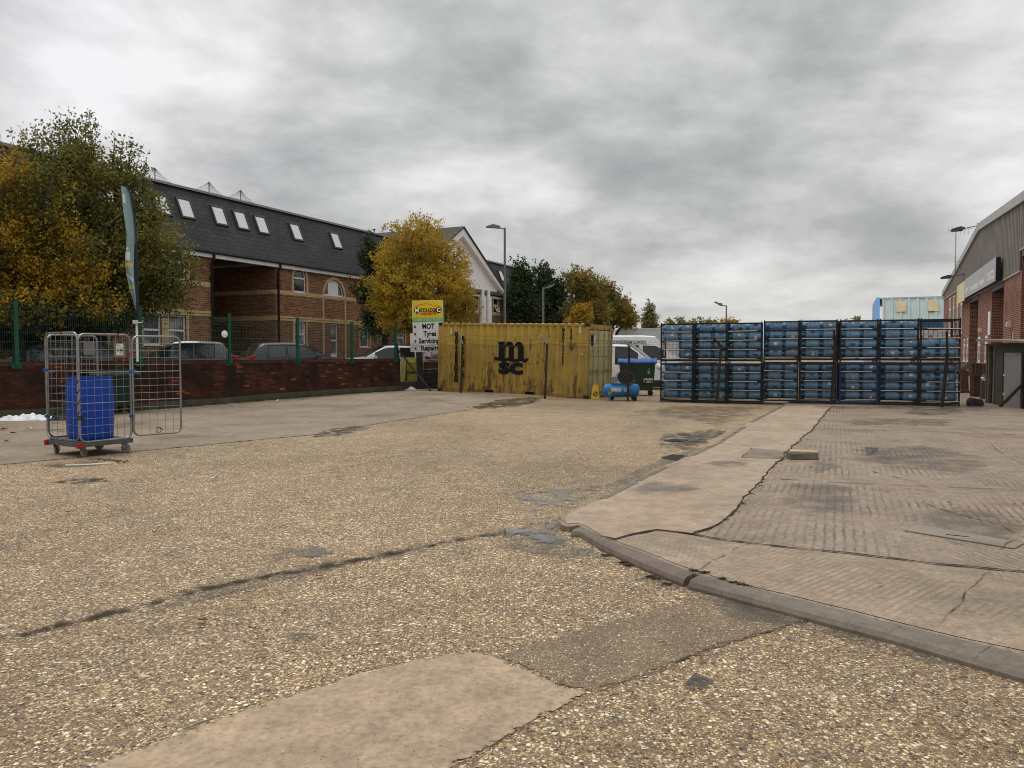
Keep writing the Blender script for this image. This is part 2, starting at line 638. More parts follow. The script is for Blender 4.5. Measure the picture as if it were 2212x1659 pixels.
def concrete_mat(name, c0=(0.30, 0.245, 0.19), ridges=0.0, ridge_dir=0.43, ridge_scale=9.0, speck=0.5, damp=0.4, stones=0.0, dark=0.5):
    m, nt, b = newmat(name)
    p = pos(nt)
    n1 = noise(nt, p, 0.75, 8, 0.62, 0.3)
    c = ramp(nt, n1, [(0.25, tuple(k * (0.80 - 0.2 * dark) for k in c0)), (0.5, c0), (0.75, tuple(k * 1.16 for k in c0))])
    n2 = noise(nt, p, 26, 6, 0.7)
    c = mix(nt, speck, c, ramp(nt, n2, [(0.30, 0.55), (0.52, 1.0), (0.74, 1.28)]), 'MULTIPLY')
    n5 = noise(nt, p, 5.5, 7, 0.68)
    c = mix(nt, 0.75, c, ramp(nt, n5, [(0.3, 0.62), (0.7, 1.25)]), 'MULTIPLY')
    h = math_(nt, 'MULTIPLY', n2, 0.5)
    if stones:
        vo = nt.nodes.new('ShaderNodeTexVoronoi')
        vo.inputs['Scale'].default_value = 48
        nt.links.new(mapping(nt, p, (1, 1, 0)), vo.inputs['Vector'])
        sp = nt.nodes.new('ShaderNodeSeparateColor')
        nt.links.new(vo.outputs['Color'], sp.inputs[0])
        f = math_(nt, 'LESS_THAN', vo.outputs['Distance'], math_(nt, 'MULTIPLY', sp.outputs[1], 0.30))
        f = math_(nt, 'MULTIPLY', f, math_(nt, 'GREATER_THAN', sp.outputs[2], 1 - stones))
        c = mix(nt, math_(nt, 'MULTIPLY', f, 0.85), c, ramp(nt, sp.outputs[0], [(0, (0.10, 0.085, 0.07)), (0.45, (0.24, 0.16, 0.09)), (1, (0.52, 0.43, 0.29))]))
    if ridges:
        # brushed and tamped ribs, worn away in places
        wv = nt.nodes.new('ShaderNodeTexWave')
        wv.bands_direction = 'X'
        wv.inputs['Scale'].default_value = ridge_scale / 3.2
        wv.inputs['Distortion'].default_value = 2.6
        wv.inputs['Detail'].default_value = 3
        wv.inputs['Detail Scale'].default_value = 1.3
        wv.inputs['Detail Roughness'].default_value = 0.65
        nt.links.new(mapping(nt, p, (1, 1, 1), rot=(0, 0, ridge_dir)), wv.inputs['Vector'])
        kn = noise(nt, p, 0.62, 7, 0.66)
        keep = ramp(nt, kn, [(0.47, 0.0), (0.60, 1.0)])
        keep2 = ramp(nt, kn, [(0.36, 0.85), (0.47, 0.0)])
        w2 = nt.nodes.new('ShaderNodeTexWave')
        w2.bands_direction = 'X'
        w2.inputs['Scale'].default_value = ridge_scale / 2.6
        w2.inputs['Distortion'].default_value = 4.0
        w2.inputs['Detail'].default_value = 4
        nt.links.new(mapping(nt, p, (1, 1, 1), rot=(0, 0, ridge_dir - 0.55)), w2.inputs['Vector'])
        gr = math_(nt, 'MULTIPLY', ramp(nt, wv.outputs['Fac'], [(0.0, 1.0), (0.36, 0.0)]), keep)
        g2 = math_(nt, 'MULTIPLY', ramp(nt, w2.outputs['Fac'], [(0.0, 1.0), (0.34, 0.0)]), keep2)
        gr = math_(nt, 'MAXIMUM', gr, g2)
        gr = math_(nt, 'MULTIPLY', gr, ramp(nt, n5, [(0.34, 0.0), (0.54, 1.0)]))
        gr = math_(nt, 'MULTIPLY', gr, ramp(nt, n2, [(0.3, 0.3), (0.6, 1.0)]))
        c = mix(nt, math_(nt, 'MULTIPLY', gr, ridges, 0, True), c, (0.045, 0.036, 0.029))
        h = math_(nt, 'SUBTRACT', h, math_(nt, 'MULTIPLY', gr, 1.2))
    st = noise(nt, p, 1.7, 9, 0.66, 0.5)
    c = mix(nt, ramp(nt, st, [(0.60, 0.0), (0.74, 0.55)]), c, (0.095, 0.082, 0.07))
    setc(nt, b.inputs['Base Color'], c)
    nt.links.new(ramp(nt, noise(nt, p, 0.5, 6, 0.6), [(0.38, 0.80), (0.68, 0.80 - damp)]), b.inputs['Roughness'])
    b.inputs['Specular IOR Level'].default_value = 0.4
    bump(nt, b, h, 0.6, 0.006)
    return m


def film_mat(name, thr=0.5, scale=1.6, color=(0.055, 0.052, 0.048), rough=0.06, soft=0.05, alpha=1.0, stretch=(1, 1, 1), rot=0.43, edge=True):
    """standing water or a wet stain with a ragged edge; edge: the sheet's own border never shows"""
    m, nt, b = newmat(name)
    p = pos(nt)
    n1 = noise(nt, mapping(nt, p, stretch, rot=(0, 0, rot)), scale, 9, 0.62, 0.25)
    f = n1
    if edge:
        at_ = nt.nodes.new('ShaderNodeAttribute')
        at_.attribute_name = 'core'
        f = math_(nt, 'ADD', n1, math_(nt, 'MULTIPLY', math_(nt, 'SUBTRACT', ramp(nt, at_.outputs['Fac'], [(0.0, 0.0), (0.7, 1.0)]), 1.0), 0.40))
    f = math_(nt, 'ADD', f, math_(nt, 'MULTIPLY', math_(nt, 'SUBTRACT', noise(nt, p, 38, 4, 0.6), 0.5), 0.30))
    a = ramp(nt, f, [(thr, 0.0), (thr + soft, alpha)])
    setc(nt, b.inputs['Base Color'], mix(nt, noise(nt, p, 14, 4), tuple(k * 0.6 for k in color), tuple(k * 1.5 for k in color)))
    b.inputs['Roughness'].default_value = rough
    nt.links.new(a, b.inputs['Alpha'])
    return m


MAT_AGG = aggregate_mat('pebble_concrete')
MAT_AGG2 = aggregate_mat('pebble_concrete_fine', cover=0.33, base=(0.165, 0.125, 0.086), stone=0.85)
MAT_STRIP = concrete_mat('worn_concrete', (0.265, 0.205, 0.148), speck=0.6, stones=0.15, damp=0.5)
MAT_PATCH = concrete_mat('tan_patch_concrete', (0.365, 0.270, 0.178), speck=0.75, stones=0.6, damp=0.2, dark=0.3)
MAT_TRENCH = concrete_mat('trench_concrete', (0.215, 0.168, 0.120), speck=0.95, stones=0.5, damp=0.45, dark=0.8)
MAT_APRON = concrete_mat('ribbed_concrete', (0.270, 0.202, 0.145), ridges=1.0, ridge_dir=0.40, ridge_scale=13, speck=0.95, damp=0.4, stones=0.2, dark=1.2)
MAT_EDGE = concrete_mat('ribbed_edge_concrete', (0.30, 0.228, 0.16), ridges=0.5, ridge_dir=0.85, ridge_scale=19, speck=0.85, damp=0.2, stones=0.2, dark=0.8)
MAT_PATH = concrete_mat('path_concrete', (0.35, 0.265, 0.185), speck=0.45, damp=0.25, stones=0.08, dark=0.4)
MAT_KERB = concrete_mat('kerb_concrete', (0.160, 0.132, 0.102), speck=0.6, damp=0.35, dark=0.8)
MAT_KERB2 = concrete_mat('kerb_red_concrete', (0.155, 0.115, 0.092), speck=0.5, damp=0.4, dark=0.7)
MAT_CRACK = mat('crack_dirt', (0.040, 0.032, 0.025), 0.9, var=0.5, scale=9, dirt=(0.075, 0.07, 0.035), dirt_amt=0.35)
_nt = MAT_CRACK.node_tree
_a = ramp(_nt, noise(_nt, pos(_nt), 7.0, 9, 0.7), [(0.42, 0.0), (0.60, 0.85)])
_nt.links.new(_a, _nt.nodes['Principled BSDF'].inputs['Alpha'])
MAT_JOINT = mat('joint_dirt', (0.030, 0.024, 0.019), 0.9, var=0.5, scale=9, dirt=(0.065, 0.06, 0.03), dirt_amt=0.3)
MAT_WATER = film_mat('standing_water', 0.40, 2.6, (0.085, 0.074, 0.062), 0.03, 0.16, 0.9)
MAT_FILM = film_mat('thin_water', 0.45, 4.2, (0.150, 0.135, 0.115), 0.12, 0.16, 0.72, (1, 0.7, 1))
MAT_DAMP = film_mat('damp_stain', 0.34, 2.6, (0.085, 0.070, 0.056), 0.30, 0.38, 0.62)
MAT_OIL = film_mat('oil_stain', 0.44, 6.0, (0.035, 0.031, 0.028), 0.35, 0.16, 0.85)
MAT_TARMAC = mat('car_park_tarmac', (0.055, 0.054, 0.053), 0.85, var=0.3, scale=2, bmp=0.3, bscale=90)


# ---------------------------------------------------------------- ground
def structure(o):
    o['kind'] = 'structure'
    return o


xs = sorted(set([-900, -400, -150, -80, -50, -36] + [-30 + 0.75 * i for i in range(81)] + [36, 50, 80, 150, 400, 900]))
ys = sorted(set([-300, -80, -20, -6] + [0.75 * i for i in range(61)] + [50, 60, 80, 120, 200, 400, 900, 2000]))
mb = MB()
nx = len(xs)
mb.add([(x, y, gz(x, y)) for y in ys for x in xs], [(j * nx + i, j * nx + i + 1, (j + 1) * nx + i + 1, (j + 1) * nx + i) for j in range(len(ys) - 1) for i in range(nx - 1)], 0, True)
structure(mb.build('ground', MAT_AGG, fix=False))


def resample(pts, step, closed=False):
    out_ = []
    n = len(pts)
    for i in range(n if closed else n - 1):
        a, b = Vector(pts[i]), Vector(pts[(i + 1) % n])
        k = max(1, int((b - a).length / step))
        for j in range(k):
            out_.append(a.lerp(b, j / k))
    if not closed:
        out_.append(Vector(pts[-1]))
    return out_


def sheet(name, pix, z, material, jag=0.012, step=0.12, dz=0.004):
    """a flat piece of paving; its outline was surveyed from the photograph"""
    P = [gp(x, y, z) for x, y in pix]
    P = resample(P, step, True)
    r = random.Random(len(name) * 31 + int(P[0].x * 100))
    P = [p + Vector((r.uniform(-jag, jag), r.uniform(-jag, jag), 0)) for p in P]
    mb = MB()
    mb.poly([(p.x, p.y, z + dz + gz(p.x, p.y)) for p in P])
    o = mb.build(name, material)
    if o.data.polygons[0].normal.z < 0:
        o.data.flip_normals()
    return structure(o)


def feather(name, pix, z, material, dz=0.004, out_=0.05, in_=0.07):
    """a repair whose border crumbles into the ground round it"""
    P = resample([gp(x, y, z) for x, y in pix], 0.08, True)
    k = len(P)
    area = sum(P[i].x * P[(i + 1) % k].y - P[(i + 1) % k].x * P[i].y for i in range(k))
    sg = 1 if area > 0 else -1
    r = random.Random(k)
    ring = []
    for d in (-out_, 0.0, in_):
        for i in range(k):
            t = (P[(i + 2) % k] - P[i - 2]).normalized()
            n = Vector((-t.y, t.x, 0)) * sg
            q = P[i] + n * (d + r.uniform(-0.008, 0.008))
            ring.append((q.x, q.y, z + dz))
    mb = MB()
    mb.add(ring, [(j * k + i, j * k + (i + 1) % k, (j + 1) * k + (i + 1) % k, (j + 1) * k + i) for j in range(2) for i in range(k)] + [[2 * k + i for i in range(k)]])
    o = mb.build(name, material)
    if o.data.polygons[-1].normal.z < 0:
        o.data.flip_normals()
    a = o.data.attributes.new('core', 'FLOAT', 'POINT')
    a.data.foreach_set('value', [0.0] * k + [0.5] * k + [1.0] * k)
    return structure(o)


def crumble(m):
    nt = m.node_tree
    at_ = nt.nodes.new('ShaderNodeAttribute')
    at_.attribute_name = 'core'
    f = math_(nt, 'ADD', at_.outputs['Fac'], math_(nt, 'MULTIPLY', math_(nt, 'SUBTRACT', noise(nt, pos(nt), 13, 6, 0.7), 0.5), 1.3))
    nt.links.new(ramp(nt, f, [(0.44, 0.0), (0.56, 1.0)]), nt.nodes['Principled BSDF'].inputs['Alpha'])
    return m


def crack(name, pix, width, z, dz=0.009, jag=0.015, world=None, step=0.09, material=None):
    P = [Vector(q) for q in world] if world else [gp(x, y, z) for x, y in pix]
    P = resample(P, step)
    r = random.Random(int(P[0].x * 97 + P[-1].y * 13))
    mb = MB()
    pts = []
    drift = 0.0
    for i, p in enumerate(P):
        t = (P[min(i + 1, len(P) - 1)] - P[max(i - 1, 0)]).normalized()
        s = Vector((-t.y, t.x, 0))
        drift = drift * 0.8 + r.uniform(-jag, jag)
        w_ = width * r.uniform(0.35, 1.25) * (0.2 if i in (0, len(P) - 1) else 1)
        for sg in (-0.5, 0.5):
            q = p + s * (drift + sg * w_)
            pts.append((q.x, q.y, z + dz + gz(q.x, q.y)))
    mb.add(pts, [(2 * i, 2 * i + 1, 2 * i + 3, 2 * i + 2) for i in range(len(P) - 1)])
    o = mb.build(name, material or MAT_CRACK, fix=False)
    if o.data.polygons[0].normal.z < 0:
        o.data.flip_normals()
    return structure(o)


def film(name, pix, z, material, dz=0.012, n=14):
    """rings from the border (core 0) to the middle (core 1)"""
    P = resample([gp(x, y, z) for x, y in pix], 0.15, True)
    c = sum(P, Vector()) / len(P)
    mb = MB()
    k = len(P)
    core = []
    for j in range(n + 1):
        t = j / n
        for p in P:
            q = p.lerp(c, t)
            mb.v.append((q.x, q.y, z + dz + gz(q.x, q.y)))
            core.append(min(1.0, t * 1.8))
    for j in range(n):
        for i in range(k):
            i2 = (i + 1) % k
            mb.f.append([j * k + i, j * k + i2, (j + 1) * k + i2, (j + 1) * k + i])
            mb.m.append(0)
            mb.s.append(False)
    o = mb.build(name, material, fix=False)
    if o.data.polygons[0].normal.z < 0:
        o.data.flip_normals()
    a = o.data.attributes.new('core', 'FLOAT', 'POINT')
    a.data.foreach_set('value', core)
    return structure(o)


# smooth strip of concrete between the brick wall and the long joint
WALL_A, WALL_B = Vector((-12.47, 18.69, 0)), Vector((-4.30, 29.6, 0))
WD = (WALL_B - WALL_A).normalized()
WN = Vector((WD.y, -WD.x, 0))                        # towards the yard
edge_px = [(-260, 1030), (0, 1005), (150, 990), (300, 975), (430, 963), (560, 950), (690, 938), (850, 910), (1000, 888), (1080, 876), (1150, 863)]
E_ = resample([gp(x, y) for x, y in edge_px], 0.4)
mb = MB()
nu, nv = 16, 120


def strip_pt(u, v):
    i = v * (len(E_) - 1)
    k = min(int(i), len(E_) - 2)
    e = E_[k].lerp(E_[k + 1], i - k)
    a = (WALL_A - WD * 7).lerp(WALL_B + WD * 0.2, v) + WN * 0.3
    q = a.lerp(e, u)
    return (q.x, q.y, gz(q.x, q.y) + 0.005)


mb.grid(strip_pt, nu, nv)
o = mb.build('concrete_strip', MAT_STRIP, fix=False)
if o.data.polygons[0].normal.z < 0:
    o.data.flip_normals()
structure(o)
crack('joint', edge_px, 0.045, 0, 0.010)
crack('joint', [(1000, 888), (1100, 890), (1250, 893), (1440, 900), (1640, 911)], 0.07, 0, 0.006)
crack('joint', [(1330, 905), (1420, 888), (1500, 876)], 0.03, 0, 0.006)
crack('joint', [(830, 852), (930, 866), (1020, 884)], 0.04, 0, 0.010)
crack('joint', [(640, 1030), (820, 995), (980, 960), (1100, 935)], 0.018, 0, 0.006)
crack('joint', [(-30, 1391), (180, 1340), (400, 1282), (560, 1250), (650, 1231), (800, 1207), (1000, 1166), (1100, 1148), (1190, 1128)], 0.030, 0, 0.010, 0.026)
crack('joint', [(-30, 1393), (180, 1342), (400, 1284), (560, 1252), (650, 1233), (800, 1209), (1000, 1168), (1100, 1150)], 0.11, 0, 0.0085, 0.03)
film('damp_patch', [(60, 1390), (250, 1310), (500, 1250), (760, 1200), (1010, 1150), (1060, 1165), (760, 1225), (520, 1280), (300, 1335), (80, 1400)], 0, MAT_DAMP, 0.007)
# patch and trench in the foreground
feather('concrete_patch', [(120, 1690), (330, 1610), (480, 1555), (600, 1515), (700, 1482), (820, 1447), (960, 1416), (1030, 1412), (1075, 1424), (1130, 1445), (1200, 1482), (1266, 1497), (1150, 1560), (1060, 1610), (960, 1670), (930, 1720), (120, 1720)], 0, crumble(MAT_PATCH), 0.006)
feather('concrete_trench', [(1075, 1418), (1180, 1385), (1330, 1343), (1450, 1312), (1540, 1284), (1630, 1287), (1700, 1310), (1762, 1330), (1700, 1352), (1560, 1396), (1420, 1446), (1290, 1497), (1205, 1478), (1130, 1440)], 0, crumble(MAT_AGG2), 0.004)
crack('joint', [(170, 1668), (330, 1606), (480, 1552), (600, 1512), (700, 1479), (820, 1444), (960, 1413), (1030, 1409), (1075, 1421), (1130, 1441), (1200, 1478), (1262, 1494)], 0.010, 0, 0.009, 0.012)
crack('joint', [(1266, 1499), (1420, 1448), (1560, 1398), (1700, 1354), (1765, 1331)], 0.022, 0, 0.009, 0.02)
crack('joint', [(960, 1672), (1060, 1612), (1150, 1562), (1262, 1500)], 0.008, 0, 0.009, 0.012)
film('damp_patch', [(1490, 1290), (1600, 1272), (1720, 1305), (1790, 1335), (1700, 1360), (1560, 1345)], 0, MAT_DAMP, 0.010)
film('damp_patch', [(1000, 1160), (1100, 1130), (1215, 1118), (1260, 1175), (1420, 1240), (1350, 1255), (1200, 1215), (1080, 1195)], 0, MAT_DAMP, 0.008)
film('puddle', [(1030, 1152), (1090, 1136), (1160, 1126), (1212, 1124), (1222, 1150), (1262, 1190), (1200, 1205), (1120, 1192), (1060, 1172)], 0, MAT_WATER)
film('puddle', [(1050, 1062), (1130, 1040), (1250, 1048), (1360, 1040), (1325, 1065), (1270, 1095), (1205, 1120), (1120, 1114), (1070, 1095)], 0, MAT_FILM)
film('puddle', [(960, 889), (1060, 868), (1200, 859), (1180, 872), (1120, 884), (1030, 891)], 0, MAT_WATER)
film('puddle', [(1390, 968), (1420, 925), (1540, 935), (1560, 960), (1500, 985), (1430, 985)], 0, MAT_FILM)
film('puddle', [(540, 1225), (580, 1180), (700, 1170), (760, 1195), (660, 1215)], 0, MAT_FILM)
film('damp_patch', [(1300, 890), (1440, 872), (1680, 874), (1655, 900), (1560, 935), (1480, 915)], 0, MAT_DAMP, 0.008)
film('oil_patch', [(1400, 975), (1450, 935), (1560, 920), (1600, 930), (1520, 965)], 0, MAT_OIL, 0.009)
film('oil_patch', [(80, 1045), (140, 1032), (250, 1030), (260, 1042), (180, 1050)], 0, MAT_OIL, 0.009)
film('oil_patch', [(40, 1008), (120, 996), (240, 994), (220, 1010), (120, 1014)], 0, MAT_DAMP, 0.009)
film('oil_patch', [(600, 1378), (640, 1360), (700, 1368), (700, 1392), (630, 1394)], 0, MAT_DAMP, 0.009)
film('oil_patch', [(1282, 1560), (1320, 1542), (1372, 1556), (1360, 1588), (1300, 1590)], 0, MAT_OIL, 0.010)
film('oil_patch', [(620, 955), (700, 925), (790, 915), (830, 922), (740, 945)], 0, MAT_OIL, 0.011)
film('oil_patch', [(1540, 1620), (1600, 1560), (1640, 1580), (1620, 1640)], 0, MAT_OIL, 0.010)
film('oil_patch', [(1450, 1490), (1500, 1450), (1560, 1470), (1520, 1510)], 0, MAT_OIL, 0.010)

# raised apron on the right, its footpath, its kerb
ZA = 0.052
nose = [(1692, 875.5), (1626, 908.6), (1551, 956.4), (1480, 989), (1400, 1024.5), (1299, 1075), (1248, 1097), (1222, 1108), (1211, 1121), (1213, 1134), (1232, 1137), (1250, 1134), (1262, 1141), (1322, 1169.5), (1400, 1200), (1481, 1231), (1560, 1257), (1784, 1310.7), (1950, 1352), (2080, 1383), (2212, 1414)]
P = [gp(x, y, ZA) for x, y in nose]
P += [Vector((4.4, 3.6, ZA)), Vector((9.5, 2.3, ZA)), Vector((30, 2.0, ZA)), Vector((32, 60, ZA)), Vector((16, 60, ZA)), gp(1692, 875.5, ZA) + A_DIR * 8]
P = resample(P[:21], 0.1) + P[21:]
P = [p + Vector((random.uniform(-0.008, 0.008), random.uniform(-0.008, 0.008), 0)) for p in P]
mb = MB()
n = len(P)
mb.add([(p.x, p.y, ZA) for p in P] + [(p.x, p.y, -0.1) for p in P], [list(range(n))] + [(i, (i + 1) % n, n + (i + 1) % n, n + i) for i in range(n)])
structure(mb.build('apron', MAT_APRON))
J2 = [(1800, 877), (1792, 883), (1757, 926), (1702, 974), (1659, 1029.5), (1621, 1070), (1581, 1112.7), (1561, 1128), (1530, 1143), (1495, 1155)]
path_px = [(1696, 877), (1630, 909), (1556, 957), (1486, 989), (1408, 1024.5), (1308, 1075), (1254, 1099), (1230, 1109), (1218, 1122), (1222, 1132), (1250, 1131), (1270, 1139), (1300, 1158), (1329, 1164), (1372, 1153), (1419, 1144), (1460, 1149), (1495, 1155), (1530, 1143), (1561, 1128), (1581, 1112.7), (1621, 1070), (1659, 1029.5), (1702, 974), (1757, 926), (1788, 884), (1794, 877)]
sheet('footpath', path_px, ZA, MAT_PATH, 0.008)
sheet('apron_edge', [(1329, 1168), (1372, 1157), (1419, 1148), (1460, 1153), (1495, 1159), (1551, 1168), (1676, 1183), (1853, 1201), (2029, 1223), (2212, 1239), (2400, 1256), (2400, 1400), (2212, 1408), (2080, 1378), (1950, 1347), (1784, 1305.5), (1560, 1252), (1481, 1226), (1400, 1195)], ZA, MAT_EDGE, 0.01)
J1 = [(1297, 1160), (1329, 1166), (1372, 1155), (1419, 1146), (1460, 1151), (1495, 1156), (1551, 1166), (1676, 1181), (1853, 1198.5), (2029, 1221), (2212, 1237), (2400, 1254)]
crack('joint', J1, 0.036, ZA, 0.010, 0.01, material=MAT_JOINT)
crack('joint', J2, 0.028, ZA, 0.010, 0.02, material=MAT_JOINT)
crack('joint', [(1661, 1034), (1750, 1039), (1853, 1044.6), (2030, 1052), (2212, 1060), (2400, 1068)], 0.035, ZA, 0.006, 0.006)
crack('joint', [(1762, 926), (1900, 929), (2060, 934), (2212, 940), (2400, 948)], 0.05, ZA, 0.006, 0.006)
crack('joint', [(1636, 913.6), (1680, 915), (1722, 917.6)], 0.03, ZA, 0.009)
crack('joint', [(1500, 1238), (1530, 1222), (1560, 1205), (1600, 1184), (1650, 1170)], 0.012, ZA, 0.010)
crack('joint', [(2035, 1352), (2050, 1330), (2085, 1290), (2120, 1250), (2140, 1232)], 0.012, ZA, 0.010)
crack('joint', [(1735, 949), (1800, 955), (1860, 960), (1940, 952), (2000, 944)], 0.02, ZA, 0.006)
crack('joint', [(2140, 960), (2170, 985), (2212, 1005)], 0.02, ZA, 0.006)
crack('joint', [(1495, 1000), (1560, 1003), (1625, 1005)], 0.02, ZA, 0.009)
crack('joint', [(2160, 1190), (2200, 1165), (2230, 1150)], 0.015, ZA, 0.011)
crack('joint', [(1995, 1085), (2060, 1110), (2140, 1130), (2190, 1150)], 0.03, ZA, 0.006, 0.02)
crack('joint', [(1880, 1018), (1930, 1030), (1990, 1044)], 0.04, ZA, 0.006, 0.02)
sheet('sunken_patch', [(1601, 989), (1624, 969), (1712, 976), (1698, 992)], ZA, MAT_TRENCH, 0.006, 0.1, 0.008)
crack('joint', [(1601, 990), (1624, 968.5), (1712, 975.5)], 0.022, ZA, 0.013, 0.006)
film('damp_patch', [(1330, 1062), (1400, 1034), (1500, 1040), (1540, 1058), (1450, 1075)], ZA, MAT_DAMP, 0.009)
film('damp_patch', [(1490, 1004), (1540, 992), (1640, 1000), (1600, 1016)], ZA, MAT_DAMP, 0.009)
film('damp_patch', [(1950, 880), (2080, 878), (2110, 892), (2010, 904), (1930, 896)], ZA, MAT_DAMP, 0.009)
film('damp_patch', [(1690, 1036), (1860, 1040), (1890, 1110), (1740, 1130), (1660, 1080)], ZA, MAT_DAMP, 0.008)
film('damp_patch', [(1800, 960), (2000, 955), (2190, 990), (2150, 1040), (1950, 1030), (1820, 1000)], ZA, MAT_DAMP, 0.007)
film('damp_patch', [(1720, 1005), (1800, 985), (1830, 1010), (1760, 1030)], ZA, MAT_DAMP, 0.010)
film('damp_patch', [(1900, 1120), (2050, 1080), (2250, 1120), (2250, 1200), (2050, 1200)], ZA, MAT_DAMP, 0.007)
film('oil_patch', [(1860, 965), (1900, 960), (1905, 985), (1870, 990)], ZA, MAT_OIL, 0.011)
film('damp_patch', [(1690, 876), (1900, 876), (2200, 880), (2212, 892), (1900, 884), (1720, 884)], ZA, MAT_DAMP, 0.009)
film('damp_patch', [(1780, 905), (1900, 900), (2100, 905), (2090, 925), (1900, 922), (1800, 922)], ZA, MAT_DAMP, 0.008)


def kerb_run(name, outer, inner, z, material, stones, rnd):
    """kerb stones laid end to end: outer and inner top edges in plan"""
    O = resample(outer, 0.05)
    I = resample(inner, 0.05)
    mb = MB()
    for a, b, mi in stones:
        ks = [a + (b - a) * i / 10 for i in range(11)]
        ring = []
        for q, k in enumerate(ks):
            o_ = O[min(len(O) - 1, int(k * (len(O) - 1)))]
            i_ = I[min(len(I) - 1, int(k * (len(I) - 1)))]
            dip = rnd.uniform(-0.002, 0.002)
            d = (i_ - o_)
            ring.append([(o_.x, o_.y, -0.08), (o_.x, o_.y, z * 0.35), (o_ + d * 0.10).to_tuple()[:2] + (z * 0.80 + dip,), (o_ + d * 0.28).to_tuple()[:2] + (z + dip,), (i_.x, i_.y, z + dip), (i_.x, i_.y, -0.08)])
        pts = [p for r_ in ring for p in r_]
        fs = []
        for q in range(10):
            for j in range(6):
                fs.append((q * 6 + j, q * 6 + (j + 1) % 6, (q + 1) * 6 + (j + 1) % 6, (q + 1) * 6 + j))
        fs += [tuple(range(6))[::-1], tuple(60 + j for j in range(6))]
        mb.add(pts, fs, mi, True)
    return structure(mb.build(name, material, angle=22))


ZK = 0.060
ko = [gp(x, y, ZK) for x, y in [(1233, 1146), (1252, 1146), (1298, 1174), (1384, 1213), (1487, 1254), (1760, 1325.5), (1938, 1371), (2129, 1426), (2300, 1475), (2500, 1535)]]
ki = [gp(x, y, ZK) for x, y in [(1254, 1137), (1264, 1140), (1322, 1169), (1400, 1199), (1500, 1238), (1784, 1310), (1950, 1351), (2140, 1396), (2310, 1438), (2510, 1490)]]
kr = random.Random(4)


def frac(pts, i):
    L = [(pts[k + 1] - pts[k]).length for k in range(len(pts) - 1)]
    return sum(L[:i]) / sum(L)


kb = [frac(ko, i) for i in (0, 2, 4, 5, 6, 7, 8, 9)]
kerb_run('kerb', ko, ki, ZK, [MAT_KERB, MAT_KERB2], [(kb[i] + 0.002, kb[i + 1] - 0.002, 1 if i == 1 else 0) for i in range(7)], kr)
ko2 = [gp(x, y, ZK) for x, y in [(1292, 1076), (1393, 1025), (1475, 988), (1546, 955.6), (1621, 908.4), (1688, 875)]]
ki2 = [gp(x, y, ZK) for x, y in [(1312, 1076), (1412, 1025), (1491, 988), (1561, 955.6), (1634, 908.4), (1699, 875)]]
nst = 13
kerb_run('kerb', ko2, ki2, ZK, [MAT_KERB, MAT_KERB2, MAT_PATH], [(i / nst + 0.003, (i + 1) / nst - 0.003, (0, 0, 2, 0, 1, 0, 0, 2, 0, 0, 1, 0, 0)[i]) for i in range(nst)], kr)
film('damp_patch', [(1270, 1190), (1340, 1210), (1480, 1262), (1760, 1338), (2130, 1440), (2300, 1490), (2280, 1520), (2100, 1470), (1740, 1368), (1460, 1285), (1320, 1240)], 0, MAT_DAMP, 0.009)
film('damp_patch', [(1290, 1080), (1395, 1026), (1480, 990), (1550, 957), (1530, 956), (1440, 985), (1340, 1028), (1240, 1080)], 0, MAT_DAMP, 0.009)
# ================================================================ buildings
M_BRICK = brick_mat('office_brick', (0.125, 0.047, 0.025), (0.325, 0.138, 0.066), (0.33, 0.24, 0.155), bias=0.0, stain=(0.09, 0.05, 0.035), stain_amt=0.25)
M_CREAM = brick_mat('cream_brick', (0.56, 0.40, 0.19), (0.68, 0.51, 0.27), (0.34, 0.27, 0.18), bw=0.075, bh=0.225, ms=0.008)
M_SLATE = brick_mat('roof_slate', (0.058, 0.058, 0.063), (0.068, 0.068, 0.073), (0.036, 0.036, 0.039), bw=0.40, bh=0.20, ms=0.012, rough=0.7, bmp=0.5)
M_WHITE = mat('white_upvc', (0.78, 0.79, 0.80), 0.4, var=0.05, dirt=(0.45, 0.43, 0.40), dirt_amt=0.25)
M_RENDER = mat('white_render', (0.76, 0.76, 0.76), 0.8, var=0.04, scale=1.2, dirt=(0.6, 0.59, 0.57), dirt_amt=0.2, streak=True)
M_BLACKP = mat('black_plastic', (0.014, 0.014, 0.015), 0.4, var=0.3)
M_SOFFIT = mat('brown_soffit', (0.10, 0.085, 0.07), 0.8, var=0.2)
M_GLASS = glass_mat('window_glass')
M_BLIND = glass_mat('window_blinds', (0.03, 0.035, 0.04), 0.04, (0.46, 0.47, 0.47))
M_SKYL = glass_mat('skylight_glass', (0.66, 0.68, 0.70), 0.02)
M_GREYFR = mat('grey_flashing', (0.05, 0.051, 0.054), 0.45, var=0.15)

OFF = Vector((-8.78, 38.0, 0))
OFF_ROT = math.atan2(A_DIR.y, A_DIR.x)


